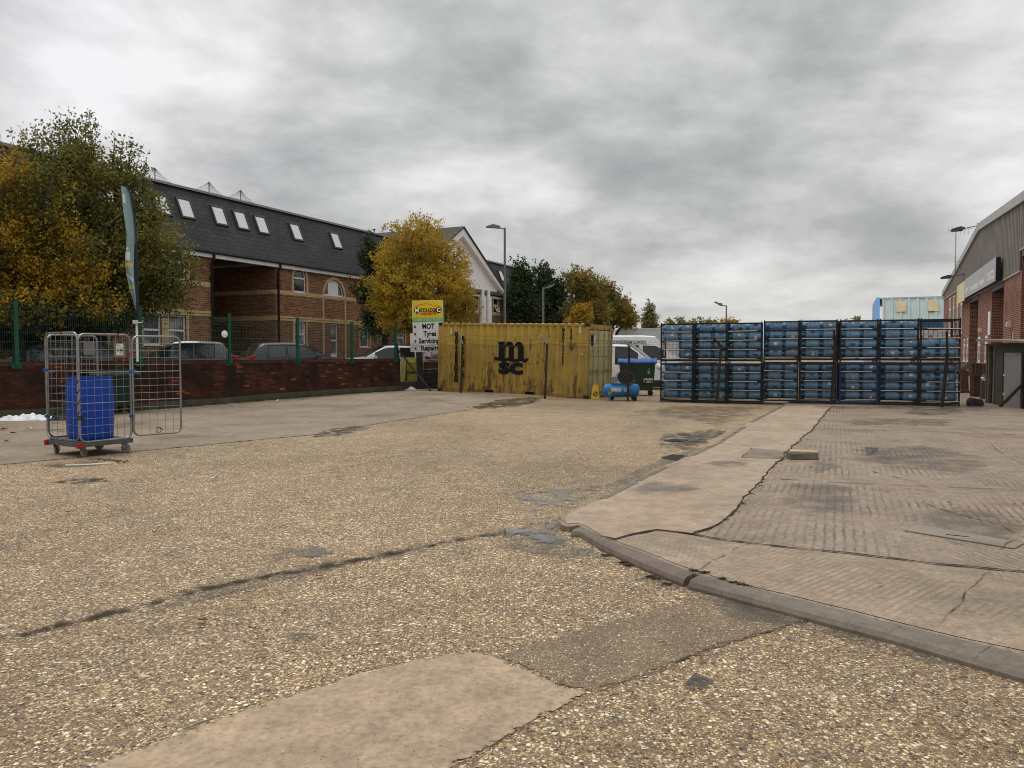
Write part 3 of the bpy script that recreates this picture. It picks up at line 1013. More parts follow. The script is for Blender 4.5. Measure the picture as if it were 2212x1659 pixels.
def wall_face(mb, x0, x1, z0, z1, holes, y=0.0, m=0, depth=0.12, mr=None):
    bx = sorted({x0, x1} | {h[0] for h in holes if x0 <= h[0] <= x1} | {h[1] for h in holes if x0 <= h[1] <= x1})
    bz = sorted({z0, z1} | {h[2] for h in holes} | {h[3] for h in holes})
    bz = [b for b in bz if z0 <= b <= z1]
    for i in range(len(bx) - 1):
        for j in range(len(bz) - 1):
            cx, cz = (bx[i] + bx[i + 1]) / 2, (bz[j] + bz[j + 1]) / 2
            if any(h[0] < cx < h[1] and h[2] < cz < h[3] for h in holes):
                continue
            mb.poly([(bx[i], y, bz[j]), (bx[i + 1], y, bz[j]), (bx[i + 1], y, bz[j + 1]), (bx[i], y, bz[j + 1])], m)
    for a, b, c, d in holes:
        if b < x0 or a > x1:
            continue
        r = m if mr is None else mr
        mb.poly([(a, y, c), (a, y + depth, c), (a, y + depth, d), (a, y, d)], r)
        mb.poly([(b, y, c), (b, y, d), (b, y + depth, d), (b, y + depth, c)], r)
        mb.poly([(a, y, d), (a, y + depth, d), (b, y + depth, d), (b, y, d)], r)
        mb.poly([(a, y, c), (b, y, c), (b, y + depth, c), (a, y + depth, c)], r)


def arc(cx, cz, r, a0, a1, n=14):
    return [(cx + r * math.cos(a0 + (a1 - a0) * i / n), cz + r * math.sin(a0 + (a1 - a0) * i / n)) for i in range(n + 1)]


def window(parent, x0, x1, z0, z1, pane_m, y=0.07, transom=None, mull=None, arch=False, fr=0.06, frame_m=None, door=False):
    mb = MB()
    d = 0.05
    if arch:
        r = (x1 - x0) / 2
        cx, zc = (x0 + x1) / 2, z1 - r
        outer = arc(cx, zc, r, 0, PI)
        inner = arc(cx, zc, r - fr, 0, PI)
        if zc - z0 > 0.15:
            mb.span((x0, y, z0), (x0 + fr, y + d, zc))
            mb.span((x1 - fr, y, z0), (x1, y + d, zc))
        for i in range(len(outer) - 1):
            mb.prism([outer[i], outer[i + 1], inner[i + 1], inner[i]], 'y', y, y + d)
        mb.span((x0 + fr, y, z0), (x1 - fr, y + d, z0 + fr))
    else:
        mb.span((x0, y, z0), (x0 + fr, y + d, z1))
        mb.span((x1 - fr, y, z0), (x1, y + d, z1))
        mb.span((x0 + fr, y, z0), (x1 - fr, y + d, z0 + fr))
        mb.span((x0 + fr, y, z1 - fr), (x1 - fr, y + d, z1))
    if transom:
        mb.span((x0 + fr, y + 0.001, transom - fr * 0.6), (x1 - fr, y + d - 0.001, transom + fr * 0.6))
    for q in mull or []:
        mb.span((q - fr * 0.5, y + 0.002, z0 + fr), (q + fr * 0.5, y + d - 0.002, z1 - fr))
    if door:
        mb.span((x0 + fr, y + 0.01, z0 + fr), (x1 - fr, y + d - 0.01, z0 + (z1 - z0) * 0.42))
    mb.span((x0 - 0.03, y - 0.09, z0 - 0.035), (x1 + 0.03, y, z0 - 0.002))
    w = mb.build('door' if door else 'window', frame_m or M_WHITE, parent)
    pb = MB()
    if arch:
        r = (x1 - x0) / 2
        cx, zc = (x0 + x1) / 2, z1 - r
        pb.poly([(x0 + .01, y + 0.03, z0 + .01), (x1 - .01, y + 0.03, z0 + .01)] + [(a, y + 0.03, b) for a, b in arc(cx, zc, r - .01, 0, PI)])
    else:
        pb.poly([(x0 + .01, y + 0.03, z0 + .01), (x1 - .01, y + 0.03, z0 + .01), (x1 - .01, y + 0.03, z1 - .01), (x0 + .01, y + 0.03, z1 - .01)])
    pb.build('pane', pane_m, w)
    return w


office = thing('office_building', 'long two storey brown brick office with slate roof, skylights and white pillared gable', 'office building', OFF, OFF_ROT)
REC0, REC1 = -7.7, -4.11
EAVE, RIDGE, RUN = 5.60, 8.22, 1.0
gw = [(-14.6, -13.8), (-13.3, -12.5), (-11.0, -10.2), (-9.87, -9.05), (-2.86, -2.08), (2.19, 2.97), (5.6, 6.4), (14.9, 15.7), (17.8, 18.7), (20.24, 21.6)]
up_rect = [(5.6, 6.4), (14.9, 15.7), (17.81, 18.7), (20.24, 21.69)]
up_arch = [(-9.87, -9.0), (-11.6, -10.75), (-14.4, -13.5), (-2.87, -2.02), (2.18, 3.02)]
holes = [(a, b, 1.89, 3.04) for a, b in gw] + [(a, b, 4.40, 5.44) for a, b in up_rect] + [(a, b, 4.40, 5.50) for a, b in up_arch]
holes += [(-0.22, 0.34, 0.5, 3.03), (-0.72, 0.84, 4.40, 5.18)]
mb = MB()
wall_face(mb, -30, REC0, 0.2, 5.5, [h for h in holes if h[1] < REC0])
wall_face(mb, REC1, 26, 0.2, 5.5, [h for h in holes if h[0] > REC1])
# the passage: two side walls and a back
mb.poly([(REC0, 0, 0.2), (REC0, 9, 0.2), (REC0, 9, 5.5), (REC0, 0, 5.5)])
mb.poly([(REC1, 0, 0.2), (REC1, 0, 5.5), (REC1, 9, 5.5), (REC1, 9, 0.2)])
mb.poly([(REC0, 9, 0.2), (REC1, 9, 0.2), (REC1, 9, 5.5), (REC0, 9, 5.5)])
mb.poly([(26, 0, 0.2), (26, 8, 0.2), (26, 8, 5.5), (26, 0, 5.5)])
for a, b in up_arch:                       # brick above the arches
    r = (b - a) / 2
    cx, zc = (a + b) / 2, 5.50 - r
    mb.poly([(p[0], 0, p[1]) for p in arc(cx, zc, r, PI, PI / 2, 8)] + [(a, 0, 5.50)])
    mb.poly([(p[0], 0, p[1]) for p in arc(cx, zc, r, PI / 2, 0, 8)] + [(b, 0, 5.50)])
cx, r = 0.06, 0.78
mb.poly([(p[0], 0, p[1]) for p in arc(cx, 4.40, r, PI, PI / 2, 8)] + [(-0.72, 0, 5.18)])
mb.poly([(p[0], 0, p[1]) for p in arc(cx, 4.40, r, PI / 2, 0, 8)] + [(0.84, 0, 5.18)])
mb.build('wall', M_BRICK, office, fix=False)
mb = MB()                                   # cream brick dressings, 12 mm proud of the wall
y0, y1 = -0.014, 0.02
for a, b in ((-30, REC0), (REC1, 26)):
    mb.span((a, y0, 4.22), (b, y1, 4.40))
    mb.span((a, y0 - .012, 3.05), (b, y1, 3.17))
    mb.span((a, y0 - .03, 3.17), (b, y1, 3.25))
mb.span((REC1 - 0.0145, 0.02, 4.22), (REC1 + .01, 9, 4.40))
mb.span((REC1 - 0.0145, 0.02, 3.05), (REC1 + .01, 9, 3.25))
for x in (-0.86, 0.86):
    mb.span((x, y0, 0.4), (x + 0.13, y1, 3.048))
    mb.span((x, y0, 3.252), (x + 0.13, y1, 4.218))
for a, b in gw:
    mb.span((a - 0.13, y0, 1.8), (a, y1, 3.048))
    mb.span((b, y0, 1.8), (b + 0.13, y1, 3.048))
mb.span((-10.07, y0 - .002, 1.8), (-10.0, y1, 3.046))
for a, b in up_rect:
    mb.span((a - 0.13, y0, 4.402), (a, y1, 5.44))
    mb.span((b, y0, 4.402), (b + 0.13, y1, 5.44))
for a, b in up_arch + [(-0.72, 0.84)]:
    r = (b - a) / 2
    cx, zc = (a + b) / 2, (5.50 - r) if r < 0.7 else 4.40
    o_, i_ = arc(cx, zc, r + 0.14, 0, PI), arc(cx, zc, r, 0, PI)
    for i in range(len(o_) - 1):
        mb.prism([o_[i], o_[i + 1], i_[i + 1], i_[i]], 'y', y0, y1)
    if zc > 4.45:
        mb.span((a - 0.14, y0, 4.402), (a, y1, zc))
        mb.span((b, y0, 4.402), (b + 0.14, y1, zc))
mb.build('brick_band', M_CREAM, office)
for a, b in gw:
    window(office, a, b, 1.89, 3.04, M_BLIND, transom=2.45)
for a, b in up_rect:
    window(office, a, b, 4.40, 5.44, M_GLASS, transom=4.95)
for a, b in up_arch:
    window(office, a, b, 4.40, 5.50, M_GLASS, transom=5.05, arch=True)
hr = window(office, -0.72, 0.84, 4.40, 5.18, M_GLASS, arch=True, mull=[-0.30, 0.42])
mb = MB()
mb.span((-0.27, 0.082, 4.46), (0.39, 0.095, 5.10))
mb.build('panel', M_WHITE, hr)
window(office, -0.22, 0.34, 0.5, 3.03, M_BLIND, transom=2.2, door=True)
mb = MB()                                   # an opened top-hung sash beside the pillars
R = Matrix.Rotation(math.radians(28), 3, 'X')
for a, b in (((0, 0, 0), (0.4, 0, 0)), ((0, 0, -0.5), (0.4, 0, -0.5)), ((0, 0, 0), (0, 0, -0.5)), ((0.4, 0, 0), (0.4, 0, -0.5))):
    mb.bar(Vector((17.9, -0.01, 4.95)) + R.inverted() @ Vector(a), Vector((17.9, -0.01, 4.95)) + R.inverted() @ Vector(b), 0.06, 0.05)
mb.build('sash', M_WHITE, office)
# roof
mb = MB()
ks = (RIDGE - EAVE) / (RUN + 0.12)
for y_ in (0,):
    mb.poly([(-30, -0.12, EAVE), (26, -0.12, EAVE), (26, RUN, RIDGE), (-30, RUN, RIDGE)])
    mb.poly([(-30, RUN, RIDGE), (26, RUN, RIDGE), (26, 9, RIDGE - 0.4), (-30, 9, RIDGE - 0.4)])
    mb.poly([(26, -0.12, EAVE), (26, 9, EAVE), (26, 9, RIDGE - 0.4), (26, RUN, RIDGE)])
mb.poly([(-30, -0.11, EAVE - .02), (-30, 9, EAVE - .02), (26, 9, EAVE - .02), (26, -0.11, EAVE - .02)], 1)
roof = mb.build('roof', [M_SLATE, M_SOFFIT], office)
mb = MB()
i = -30.0
while i < 26:                               # ridge tiles
    mb.prism([(RUN - 0.16, RIDGE - 0.10), (RUN, RIDGE + 0.035), (RUN + 0.16, RIDGE - 0.02), (RUN, RIDGE - 0.05)], 'x', i, i + 0.44)
    i += 0.45
mb.build('ridge', M_GREYFR, office)
mb = MB()
mb.span((-30, -0.155, EAVE - 0.22), (26, -0.125, EAVE - 0.03))
mb.span((-30, -0.12, EAVE - 0.22), (26, 0.0, EAVE - 0.19))
mb.build('fascia', M_WHITE, office)
mb = MB()
mb.tube([(-30, -0.215, EAVE - 0.015), (26, -0.215, EAVE - 0.015)], 0.06, 8)
mb.build('gutter', M_BLACKP, office)
for x in (REC0 - 0.10, REC1 + 0.12, 4.4, 22.5):
    mb = MB()
    mb.tube([(x, -0.215, EAVE - 0.05), (x, -0.215, EAVE - 0.22), (x, -0.09, EAVE - 0.42), (x, -0.09, 0.3)], 0.05, 8)
    for z in (1.2, 3.0, 4.6):
        mb.box((x, -0.06, z), (0.16, 0.06, 0.06))
    mb.build('downpipe', M_BLACKP, office)


def roof_hit(px, py):
    """where a line of sight meets the roof slope, in the building's own frame"""
    inv = (Matrix.Translation(OFF) @ Matrix.Rotation(OFF_ROT, 4, 'Z')).inverted()
    o, d = inv @ Vector((0, 0, EYE)), inv.to_3x3() @ ray(px, py)
    n = Vector((0, -ks, 1))
    t = (Vector((0, -0.12, EAVE)) - o).dot(n) / d.dot(n)
    return o + d * t


sl = math.atan(ks)
RS = Matrix.Rotation(sl, 3, 'X')
c2 = lambda cx, cy: (274.3 + cx * .24801, 356.6 + cy * .24801)
sky_px = [c2(295, 350), c2(505, 383), c2(798, 447), c2(988, 488), c2(1167, 527), c2(1467, 588), c2(1816, 663), (1082.5, 597), c2(60, 300), c2(-200, 240)]
for q in sky_px:
    c = roof_hit(*q)
    W_, H_ = 0.66, 0.84
    mb = MB()
    for dx_, dy_, sx_, sy_ in ((-W_ / 2, 0, 0.075, H_ + 0.075), (W_ / 2, 0, 0.075, H_ + 0.075), (0, -H_ / 2, W_ - 0.075, 0.075), (0, H_ / 2 + 0.01, W_ - 0.075, 0.10)):
        mb.box(c + RS @ Vector((dx_, dy_, 0.03)), (sx_, sy_, 0.12), 0, RS)
    mb.box(c + RS @ Vector((0, -0.02, 0.003)), (W_ + 0.26, H_ + 0.3, 0.012), 0, RS)
    s_ = mb.build('skylight', M_GREYFR, office)
    pb = MB()
    pb.box(c + RS @ Vector((0, 0, 0.05)), (W_ - 0.08, H_ - 0.08, 0.02), 0, RS)
    pb.build('pane', M_SKYL, s_)
    mb = MB()
    mb.box(c + RS @ Vector((0, H_ * 0.36, 0.0625)), (W_ - 0.09, H_ * 0.14, 0.004), 0, RS)
    mb.build('blind', M_WHITE, s_)
M_NET = mat('net_cord', (0.20, 0.20, 0.205), 0.7)
for q in (c2(243, 95), c2(715, 215), c2(990, 283)):
    d = ray(*q)
    inv = (Matrix.Translation(OFF) @ Matrix.Rotation(OFF_ROT, 4, 'Z')).inverted()
    o_, d_ = inv @ Vector((0, 0, EYE)), inv.to_3x3() @ d
    t = (RUN + 0.3 - o_.y) / d_.y
    x = (o_ + d_ * t).x
    mb = MB()
    mb.tube([(x, RUN + 0.3, RIDGE - 0.1), (x, RUN + 0.3, RIDGE + 0.55)], 0.022, 6)
    for k in range(6):
        for sg in (-1, 1):
            xx = x + sg * 1.25 * (1 - k / 6)
            pts = []
            for j in range(7):
                u = j / 6
                pts.append((x + (xx - x) * u, RUN + 0.3, RIDGE + 0.55 - 0.55 * (1 - (1 - u) ** 1.7)))
            mb.tube(pts, 0.006, 3, caps=False)
    for k in range(1, 5):
        zz_ = k / 5
        wdt = 1.25 * zz_ ** 1.7
        mb.tube([(x - wdt, RUN + 0.3, RIDGE + 0.55 * (1 - zz_)), (x, RUN + 0.3, RIDGE + 0.55 * (1 - zz_) + .04), (x + wdt, RUN + 0.3, RIDGE + 0.55 * (1 - zz_))], 0.005, 3, caps=False)
    mb.build('roof_netting', M_NET, office)
mb = MB()
mb.tube([(7.6, RUN + .1, RIDGE - .1), (7.6, RUN + .1, RIDGE + 0.35)], 0.07, 8)
mb.build('vent_pipe', M_BLACKP, office)
# pillared gable
GX, GH, GZ, GA, GY = 8.55, 5.46, 5.63, 8.79, -2.5
mb = MB()
mb.poly([(GX - GH + .3, GY + 0.16, GZ), (GX + GH - .3, GY + 0.16, GZ), (GX, GY + 0.16, GA - 0.2)])
rk = (GA - GZ) / GH
wd = 0.38
for sg in (-1, 1):
    mb.prism([(GX, GA), (GX + sg * (GH + 0.12), GZ - 0.07), (GX + sg * (GH + 0.12), GZ - 0.07 - 0.16), (GX + sg * (GH - 0.42), GZ), (GX, GA - wd * 1.2)][::sg], 'y', GY - 0.12, GY + 0.15)
mb.span((GX - GH + 0.42, GY + 0.15, GZ - 0.16), (GX + GH - 0.42, 0.0, GZ))
mb.build('gable', M_RENDER, office)
mb = MB()
for sg in (-1, 1):
    mb.prism([(GX, GA + 0.09), (GX + sg * (GH + 0.22), GZ - 0.05), (GX + sg * (GH + 0.22), GZ - 0.12), (GX, GA + 0.005)][::sg], 'y', GY - 0.2, 5.0)
mb.build('gable_roof', M_SLATE, office)
for x in (GX - 3.73, GX - 2.94, 11.49, 12.28):
    mb = MB()
    mb.lathe([(0.27, 0.1), (0.27, 0.35), (0.225, 0.4), (0.215, 4.9), (0.225, 4.95), (0.225, 5.02), (0.12, 5.03), (0.12, GZ - 0.16)], 20, c=(x + 0.12, GY + 0.20, 0))
    mb.build('column', M_RENDER, office)

# ---------------------------------------------------------------- workshop on the right
M_RBRICK = brick_mat('workshop_brick', (0.155, 0.050, 0.032), (0.235, 0.085, 0.052), (0.42, 0.30, 0.23), bw=0.225, bh=0.085, ms=0.013, stain=(0.10, 0.05, 0.04), stain_amt=0.25)
M_CLAD = mat('grey_brown_cladding', (0.205, 0.188, 0.162), 0.55, metal=0.0, var=0.12, scale=0.5, dirt=(0.12, 0.108, 0.095), dirt_amt=0.3, streak=True)
M_VERGE = mat('pale_grey_verge', (0.40, 0.40, 0.395), 0.5, var=0.1, dirt=(0.2, 0.19, 0.18), dirt_amt=0.4, streak=True)
M_SHUT = mat('blue_grey_shutter', (0.035, 0.042, 0.055), 0.5, var=0.2)
M_SIGNG = mat('grey_sign_board', (0.36, 0.375, 0.39), 0.45, var=0.05, dirt=(0.33, 0.34, 0.35), dirt_amt=0.2, streak=True)
M_SIGNY = mat('faded_sign_panel', (0.66, 0.62, 0.36), 0.6, var=0.15, scale=1.5, dirt=(0.75, 0.72, 0.62), dirt_amt=0.5, streak=True)
M_LAMP = mat('lamp_grey', (0.07, 0.07, 0.075), 0.45)
WS = Vector((30.82, 52.0, 0))
WS_ROT = math.atan2(-A_DIR.y, -A_DIR.x)


def wsx(px):
    """distance along the workshop front (towards the near end) for a picture column"""
    d = ray(px, 762)
    ax = -A_DIR
    ay = B_DIR
    k = (WS).xy.dot(ay.xy) / d.xy.dot(ay.xy)
    return (d * k - WS).xy.dot(ax.xy)


shop = thing('workshop', 'red brick workshop with grey corrugated gable and a long grey signboard', 'workshop', WS, WS_ROT)
XF, XN, XA = -19.85, 31.0, 4.96
zr = lambda x: 9.4 - (x - XA) * (0.060 if x > XA else -0.094)
cX = [wsx(q) for q in (2077, 2092.8, 2110.7, 2140, 2165, 2202.8)]
mb = MB()
wins = [(wsx(a), wsx(b), 3.0, 6.2) for a, b in ((2047.6, 2051.2), (2055.6, 2059), (2063.6, 2067.2), (2072, 2076.2))]
low_w = [(wsx(a), wsx(b), 1.0, 2.6) for a, b in ((2080.5, 2084.5), (2087, 2090.5), (2110.9, 2117), (2126, 2132.5))]
bw_ = (wsx(2183.5), wsx(2187.5), 2.15, 2.6)
wall_face(mb, XF, cX[0], 0, 6.4, wins, depth=0.15)
wall_face(mb, cX[0], cX[1], 0, 5.27, low_w[:2], depth=0.15)
mb.poly([(XF, 0, 0), (XF, 0, 6.4), (XF, 30, 6.4), (XF, 30, 0)])
mb.poly([(cX[1], 0, 0), (cX[1], 2.2, 0), (cX[1], 2.2, 5.27), (cX[1], 0, 5.27)])
mb.build('wall', M_RBRICK, shop, fix=False)
for a, b, hs_, tb in ((cX[2], cX[3], low_w[2:], 5.27), (cX[4], cX[5], [bw_], 6.2), (cX[5] + 5.5, XN, [], 5.27)):
    mb = MB()
    wall_face(mb, a, b, 0, 5.27, hs_, depth=0.15)
    ta = 5.27 if a < cX[5] else 6.2
    mb.poly([(a, 0, 0), (a, 0, ta), (a, 2.2, ta), (a, 2.2, 0)])
    mb.poly([(b, 0, 0), (b, 2.2, 0), (b, 2.2, tb), (b, 0, tb)])
    mb.build('brick_pier', M_RBRICK, shop, fix=False)
for e in (1, 3, 5):
    far, near = cX[e], (cX[e + 1] if e + 1 < 6 else cX[5] + 5.5)
    top = 5.27 if e < 5 else 6.2
    mb = MB()
    z = 0.0
    while z < top - 0.12:
        mb.prism([(2.2, z), (2.16, z + 0.03), (2.16, z + 0.08), (2.2, z + 0.11)], 'x', far, near)
        z += 0.11
    mb.span((far, -0.02, top - 0.35), (near, 2.15, top - 0.01))
    mb.build('roller_shutter', M_SHUT, shop)
mb = MB()                                   # corrugated cladding


def clad(xa, xb, zb):
    x = xa
    P_ = []
    pit = 0.40
    while x < xb:
        for dx_, y_ in ((0, -0.05), (0.14, -0.05), (0.19, 0.03), (0.35, 0.03)):
            if x + dx_ < xb:
                P_.append((x + dx_, y_))
        x += pit
    P_.append((xb, -0.05))
    pts = []
    for x_, y_ in P_:
        pts += [(x_, y_, zb), (x_, y_, zr(x_))]
    mb.add(pts, [(2 * i, 2 * i + 2, 2 * i + 3, 2 * i + 1) for i in range(len(P_) - 1)])
    mb.span((xa, -0.065, zb - 0.06), (xb, 0.0, zb), 1)


clad(XF, cX[0], 6.4)
clad(cX[0], cX[5] - 0.3, 5.27)
clad(cX[5] - 0.3, cX[5] + 5.8, 6.2)
clad(cX[5] + 5.8, XN, 5.27)
mb.build('cladding', [M_CLAD, M_VERGE], shop, fix=False)
mb = MB()
n_ = 14
for a, b in ((XF - 0.3, XA), (XA, XN)):
    for i in range(n_):
        u, v = a + (b - a) * i / n_ + 0.01, a + (b - a) * (i + 1) / n_ - 0.01
        mb.prism([(u, zr(u) - 0.30), (v, zr(v) - 0.30), (v, zr(v) + 0.10), (u, zr(u) + 0.10)], 'y', -0.16, -0.055)
        mb.prism([(u, zr(u) + 0.10), (v, zr(v) + 0.10), (v, zr(v) + 0.13), (u, zr(u) + 0.13)], 'y', -0.16, 0.35)
mb.build('verge', M_VERGE, shop)
mb = MB()
mb.poly([(XF - .3, 0.3, zr(XF - .3) + 0.09), (XA, 0.3, zr(XA) + 0.09), (XA, 30, zr(XA) + 0.09), (XF - .3, 30, zr(XF - .3) + 0.09)])
mb.poly([(XA, 0.3, zr(XA) + 0.09), (XN, 0.3, zr(XN) + 0.09), (XN, 30, zr(XN) + 0.09), (XA, 30, zr(XA) + 0.09)])
mb.build('roof', M_CLAD, shop)
for a, b, c, d in wins:
    window(shop, a, b, c, d, M_GLASS, transom=5.2, mull=[(a + b) / 2], fr=0.12, y=0.02)
for a, b, c, d in low_w:
    window(shop, a, b, c, d, M_BLIND, transom=2.1, fr=0.16, y=0.02)
window(shop, *bw_, M_GLASS, y=0.04)
mb = MB()
mb.span((wsx(2133.6), -0.03, 2.6), (wsx(2138.2), -0.004, 3.9))
mb.build('notice_panel', M_WHITE, shop)
for q, z in ((2119.5, 2.95), (2181, 2.95)):
    mb = MB()
    x = wsx(q)
    mb.prism([(0.0, z - 0.14), (-0.16, z - 0.10), (-0.18, z + 0.06), (-0.08, z + 0.14), (0.0, z + 0.14)], 'x', x - 0.22, x + 0.22)
    mb.build('wall_light', mat('lamp_cream', (0.62, 0.56, 0.44), 0.5), shop)
mb = MB()
s0, s1, s2 = wsx(2077), wsx(2095), wsx(2165)
mb.span((s0, -0.36, 5.24), (s2, -0.16, 6.42), 2)
mb.span((s1, -0.385, 5.22), (s2, -0.36, 6.44), 0)
mb.span((s0, -0.385, 5.10), (s1 - 0.05, -0.36, 6.40), 1)
mb.span((s1 - 0.05, -0.39, 5.22), (s1, -0.36, 6.44), 3)
board = mb.build('signboard', [M_SIGNG, M_SIGNY, M_BLACKP, M_VERGE], shop)
M_LETW = mat('white_lettering', (0.80, 0.80, 0.78), 0.5, var=0.04)
for s, pa, pb_, z, sz in (('MOT', 2096.5, 2104, 5.62, 0.42), ('Tyres', 2106, 2113.5, 5.60, 0.42), ('Servicing', 2114.5, 2126.5, 5.60, 0.42), ('Repairs', 2128, 2141, 5.60, 0.42), ('01296 422226', 2146, 2163, 5.62, 0.62)):
    a, b = wsx(pa), wsx(pb_)
    t = text('lettering', s, sz, M_LETW, board, ((a + b) / 2, -0.389, z), UP, 0.002, 0.012)
    k = (b - a) * 0.92 / max(0.1, t.dimensions.x)
    t.scale = (min(k, 1.6), 1, 1)
# floodlights on brackets, aerial
for q, y_ in ((2101, 496), (2074, 600)):
    x = wsx(q + 6)
    zc = at(q, y_, WS.y - x * 0.907).z
    mb = MB()
    mb.bar((x, -0.05, zc + 0.25), (x, -0.9, zc + 0.1), 0.05, 0.05)
    mb.prism([(-1.5, zc - 0.02), (-0.85, zc + 0.0), (-0.75, zc + 0.16), (-1.0, zc + 0.24), (-1.5, zc + 0.10)], 'x', x - 0.3, x + 0.3)
    mb.box((x, -0.05, zc), (0.10, 0.05, 0.8))
    mb.build('floodlight', M_LAMP, shop)
x = wsx(2076)
zb, zt = zr(x) - 0.5, at(2076, 494, WS.y - x * 0.907).z
mb = MB()
mb.tube([(x, -0.5, zb - 0.5), (x, -0.5, zt)], 0.035, 6)
for z in (zb - 0.3, zb + 0.2):
    mb.bar((x, -0.05, z), (x, -0.5, z), 0.04, 0.04)
mb.bar((x - 0.1, -1.0, zt - 0.05), (x + 0.1, 0.6, zt - 0.05), 0.03, 0.03)
for k in range(6):
    yy = -1.0 + k * 0.26
    mb.bar((x, yy, zt - 0.35 - 0.02 * k), (x, yy, zt + 0.25 - 0.02 * k), 0.018, 0.018)
mb.build('aerial', mat('galvanised', (0.38, 0.39, 0.40), 0.4, 0.7, var=0.15), shop)

# ---------------------------------------------------------------- pale roofed unit far behind
M_PALE = mat('pale_green_roof_sheet', (0.40, 0.49, 0.475), 0.5, var=0.08, scale=0.4, dirt=(0.33, 0.40, 0.40), dirt_amt=0.4, streak=True)
M_TAN = mat('tan_rooflight', (0.56, 0.43, 0.27), 0.5, var=0.1)
M_BLUE = mat('blue_trim', (0.13, 0.33, 0.62), 0.45, var=0.1)
M_BLUE2 = mat('dark_blue_fascia', (0.02, 0.10, 0.22), 0.45, var=0.1)
M_WCLAD = mat('white_cladding', (0.62, 0.62, 0.64), 0.5, var=0.05)
uc = at(1892, 762, 80)
unit = thing('industrial_unit', 'pale green metal roof with two tan rooflights and blue edging behind the brick workshop', 'industrial unit', (uc.x, 80, 0), math.radians(-23.2))
mb = MB()
Lx, Ey, Rz, Ez = 30.0, 0.9, 7.22, 4.95
P_ = []
x = 0.55
while x < Lx:
    P_ += [(x, 0.10), (x + 0.16, 0.10), (x + 0.24, 0.0), (x + 0.72, 0.0)]
    x += 0.80
pts = []
for x_, h in P_:
    pts += [(x_, -0.3 - h, Ez + h * .3), (x_, Ey - h, Rz + h * .3)]
mb.add(pts, [(2 * i, 2 * i + 2, 2 * i + 3, 2 * i + 1) for i in range(len(P_) - 1)])
mb.poly([(0, Ey, Rz), (Lx, Ey, Rz), (Lx, 12, Rz - 0.2), (0, 12, Rz - 0.2)])
mb.span((0.3, Ey - 0.1, Rz + 0.03), (Lx, Ey + 0.1, Rz + 0.12))
mb.build('roof', M_PALE, unit, fix=False)
mb = MB()
sr = (Rz - Ez) / (Ey + 0.3)
for px_a, px_b in ((1934, 1954.5), (2001.5, 2025)):
    ka, kb_ = (px_a - 1106) / FPX, (px_b - 1106) / FPX
    cu, su = math.cos(math.radians(23.2)), math.sin(math.radians(23.2))
    a, b = (80 * ka - uc.x) / (cu + ka * su), (80 * kb_ - uc.x) / (cu + kb_ * su)
    ya, yb = 0.12, 0.68
    mb.poly([(a, ya - .14, Ez + (ya + .3) * sr + 0.065), (b, ya - .14, Ez + (ya + .3) * sr + 0.065), (b, yb - .14, Ez + (yb + .3) * sr + 0.065), (a, yb - .14, Ez + (yb + .3) * sr + 0.065)])
mb.build('rooflight', M_TAN, unit)
mb = MB()
mb.prism([(-0.40, 0.0), (-0.40, Ez), (-0.36, Ez + 0.12), (Ey, Rz + 0.16), (12, Rz), (12, 0)], 'x', -0.02, 0.30)
mb.build('edging', M_BLUE, unit)
mb = MB()
mb.span((0.56, -0.42, Ez - 0.75), (Lx, -0.30, Ez - 0.02))
mb.build('fascia', M_BLUE2, unit)
mb = MB()
mb.span((0.4, -0.1, 0), (Lx, 11.5, Ez - 0.4))
x = 0.6
while x < Lx:
    mb.span((x, -0.13, 0), (x + 0.25, -0.1, Ez - 0.76))
    x += 0.6
mb.build('wall', M_WCLAD, unit)

# ---------------------------------------------------------------- green shed at the right edge
M_SHED = mat('green_painted_board', (0.050, 0.060, 0.040), 0.75, var=0.2, scale=2, dirt=(0.035, 0.035, 0.028), dirt_amt=0.45, streak=True)
M_SHEDW = mat('weathered_timber', (0.13, 0.105, 0.078), 0.85, var=0.3, scale=6, dirt=(0.05, 0.042, 0.032), dirt_amt=0.4, streak=True)
M_SHEDD = mat('grey_shed_door', (0.27, 0.265, 0.26), 0.75, var=0.12, scale=1.5, dirt=(0.12, 0.12, 0.115), dirt_amt=0.4)
M_FELT = mat('roofing_felt', (0.20, 0.175, 0.13), 0.9, var=0.3, scale=4)
M_DARK = mat('dark_interior', (0.006, 0.006, 0.006), 0.9)
shed = thing('shed', 'small dark green shed with grey door behind the wire fence by the brick workshop', 'shed', (14.56, 23.3, ZA), math.atan2(-0.982, -0.187))
mb = MB()
HS = 1.76
x = 0.17
k = 0
while x < 3.4:                              # vertical boards; the door opening stays free
    xe = min(x + 0.26, 3.4)
    if xe <= 0.82 or x >= 1.96:
        mb.span((x + .004, 0.0, 0.03), (xe - .004, 0.03, HS))
    else:
        mb.span((x + .004, 0.0, 1.56), (xe - .004, 0.03, HS))
    x = xe
mb.span((3.4, 0.0, 0.03), (3.43, 2.4, HS))
mb.span((-0.45, 2.4, 0.03), (3.43, 2.43, HS))
mb.build('wall', M_SHED, shed)
mb = MB()
for x in (-0.46, -0.30):
    mb.span((x, -0.02, 0.0), (x + 0.07, 0.06, HS))
mb.span((0.06, -0.02, 0.0), (0.165, 0.06, HS))
mb.span((-0.46, 0.061, 0.0), (-0.40, 2.4, HS))
mb.span((-0.5, -0.03, HS), (3.5, 0.05, HS + 0.07))
mb.build('frame', M_SHEDW, shed)
mb = MB()
mb.poly([(-0.3, 0.6, 0.02), (3.3, 0.6, 0.02), (3.3, 0.6, HS), (-0.3, 0.6, HS)])
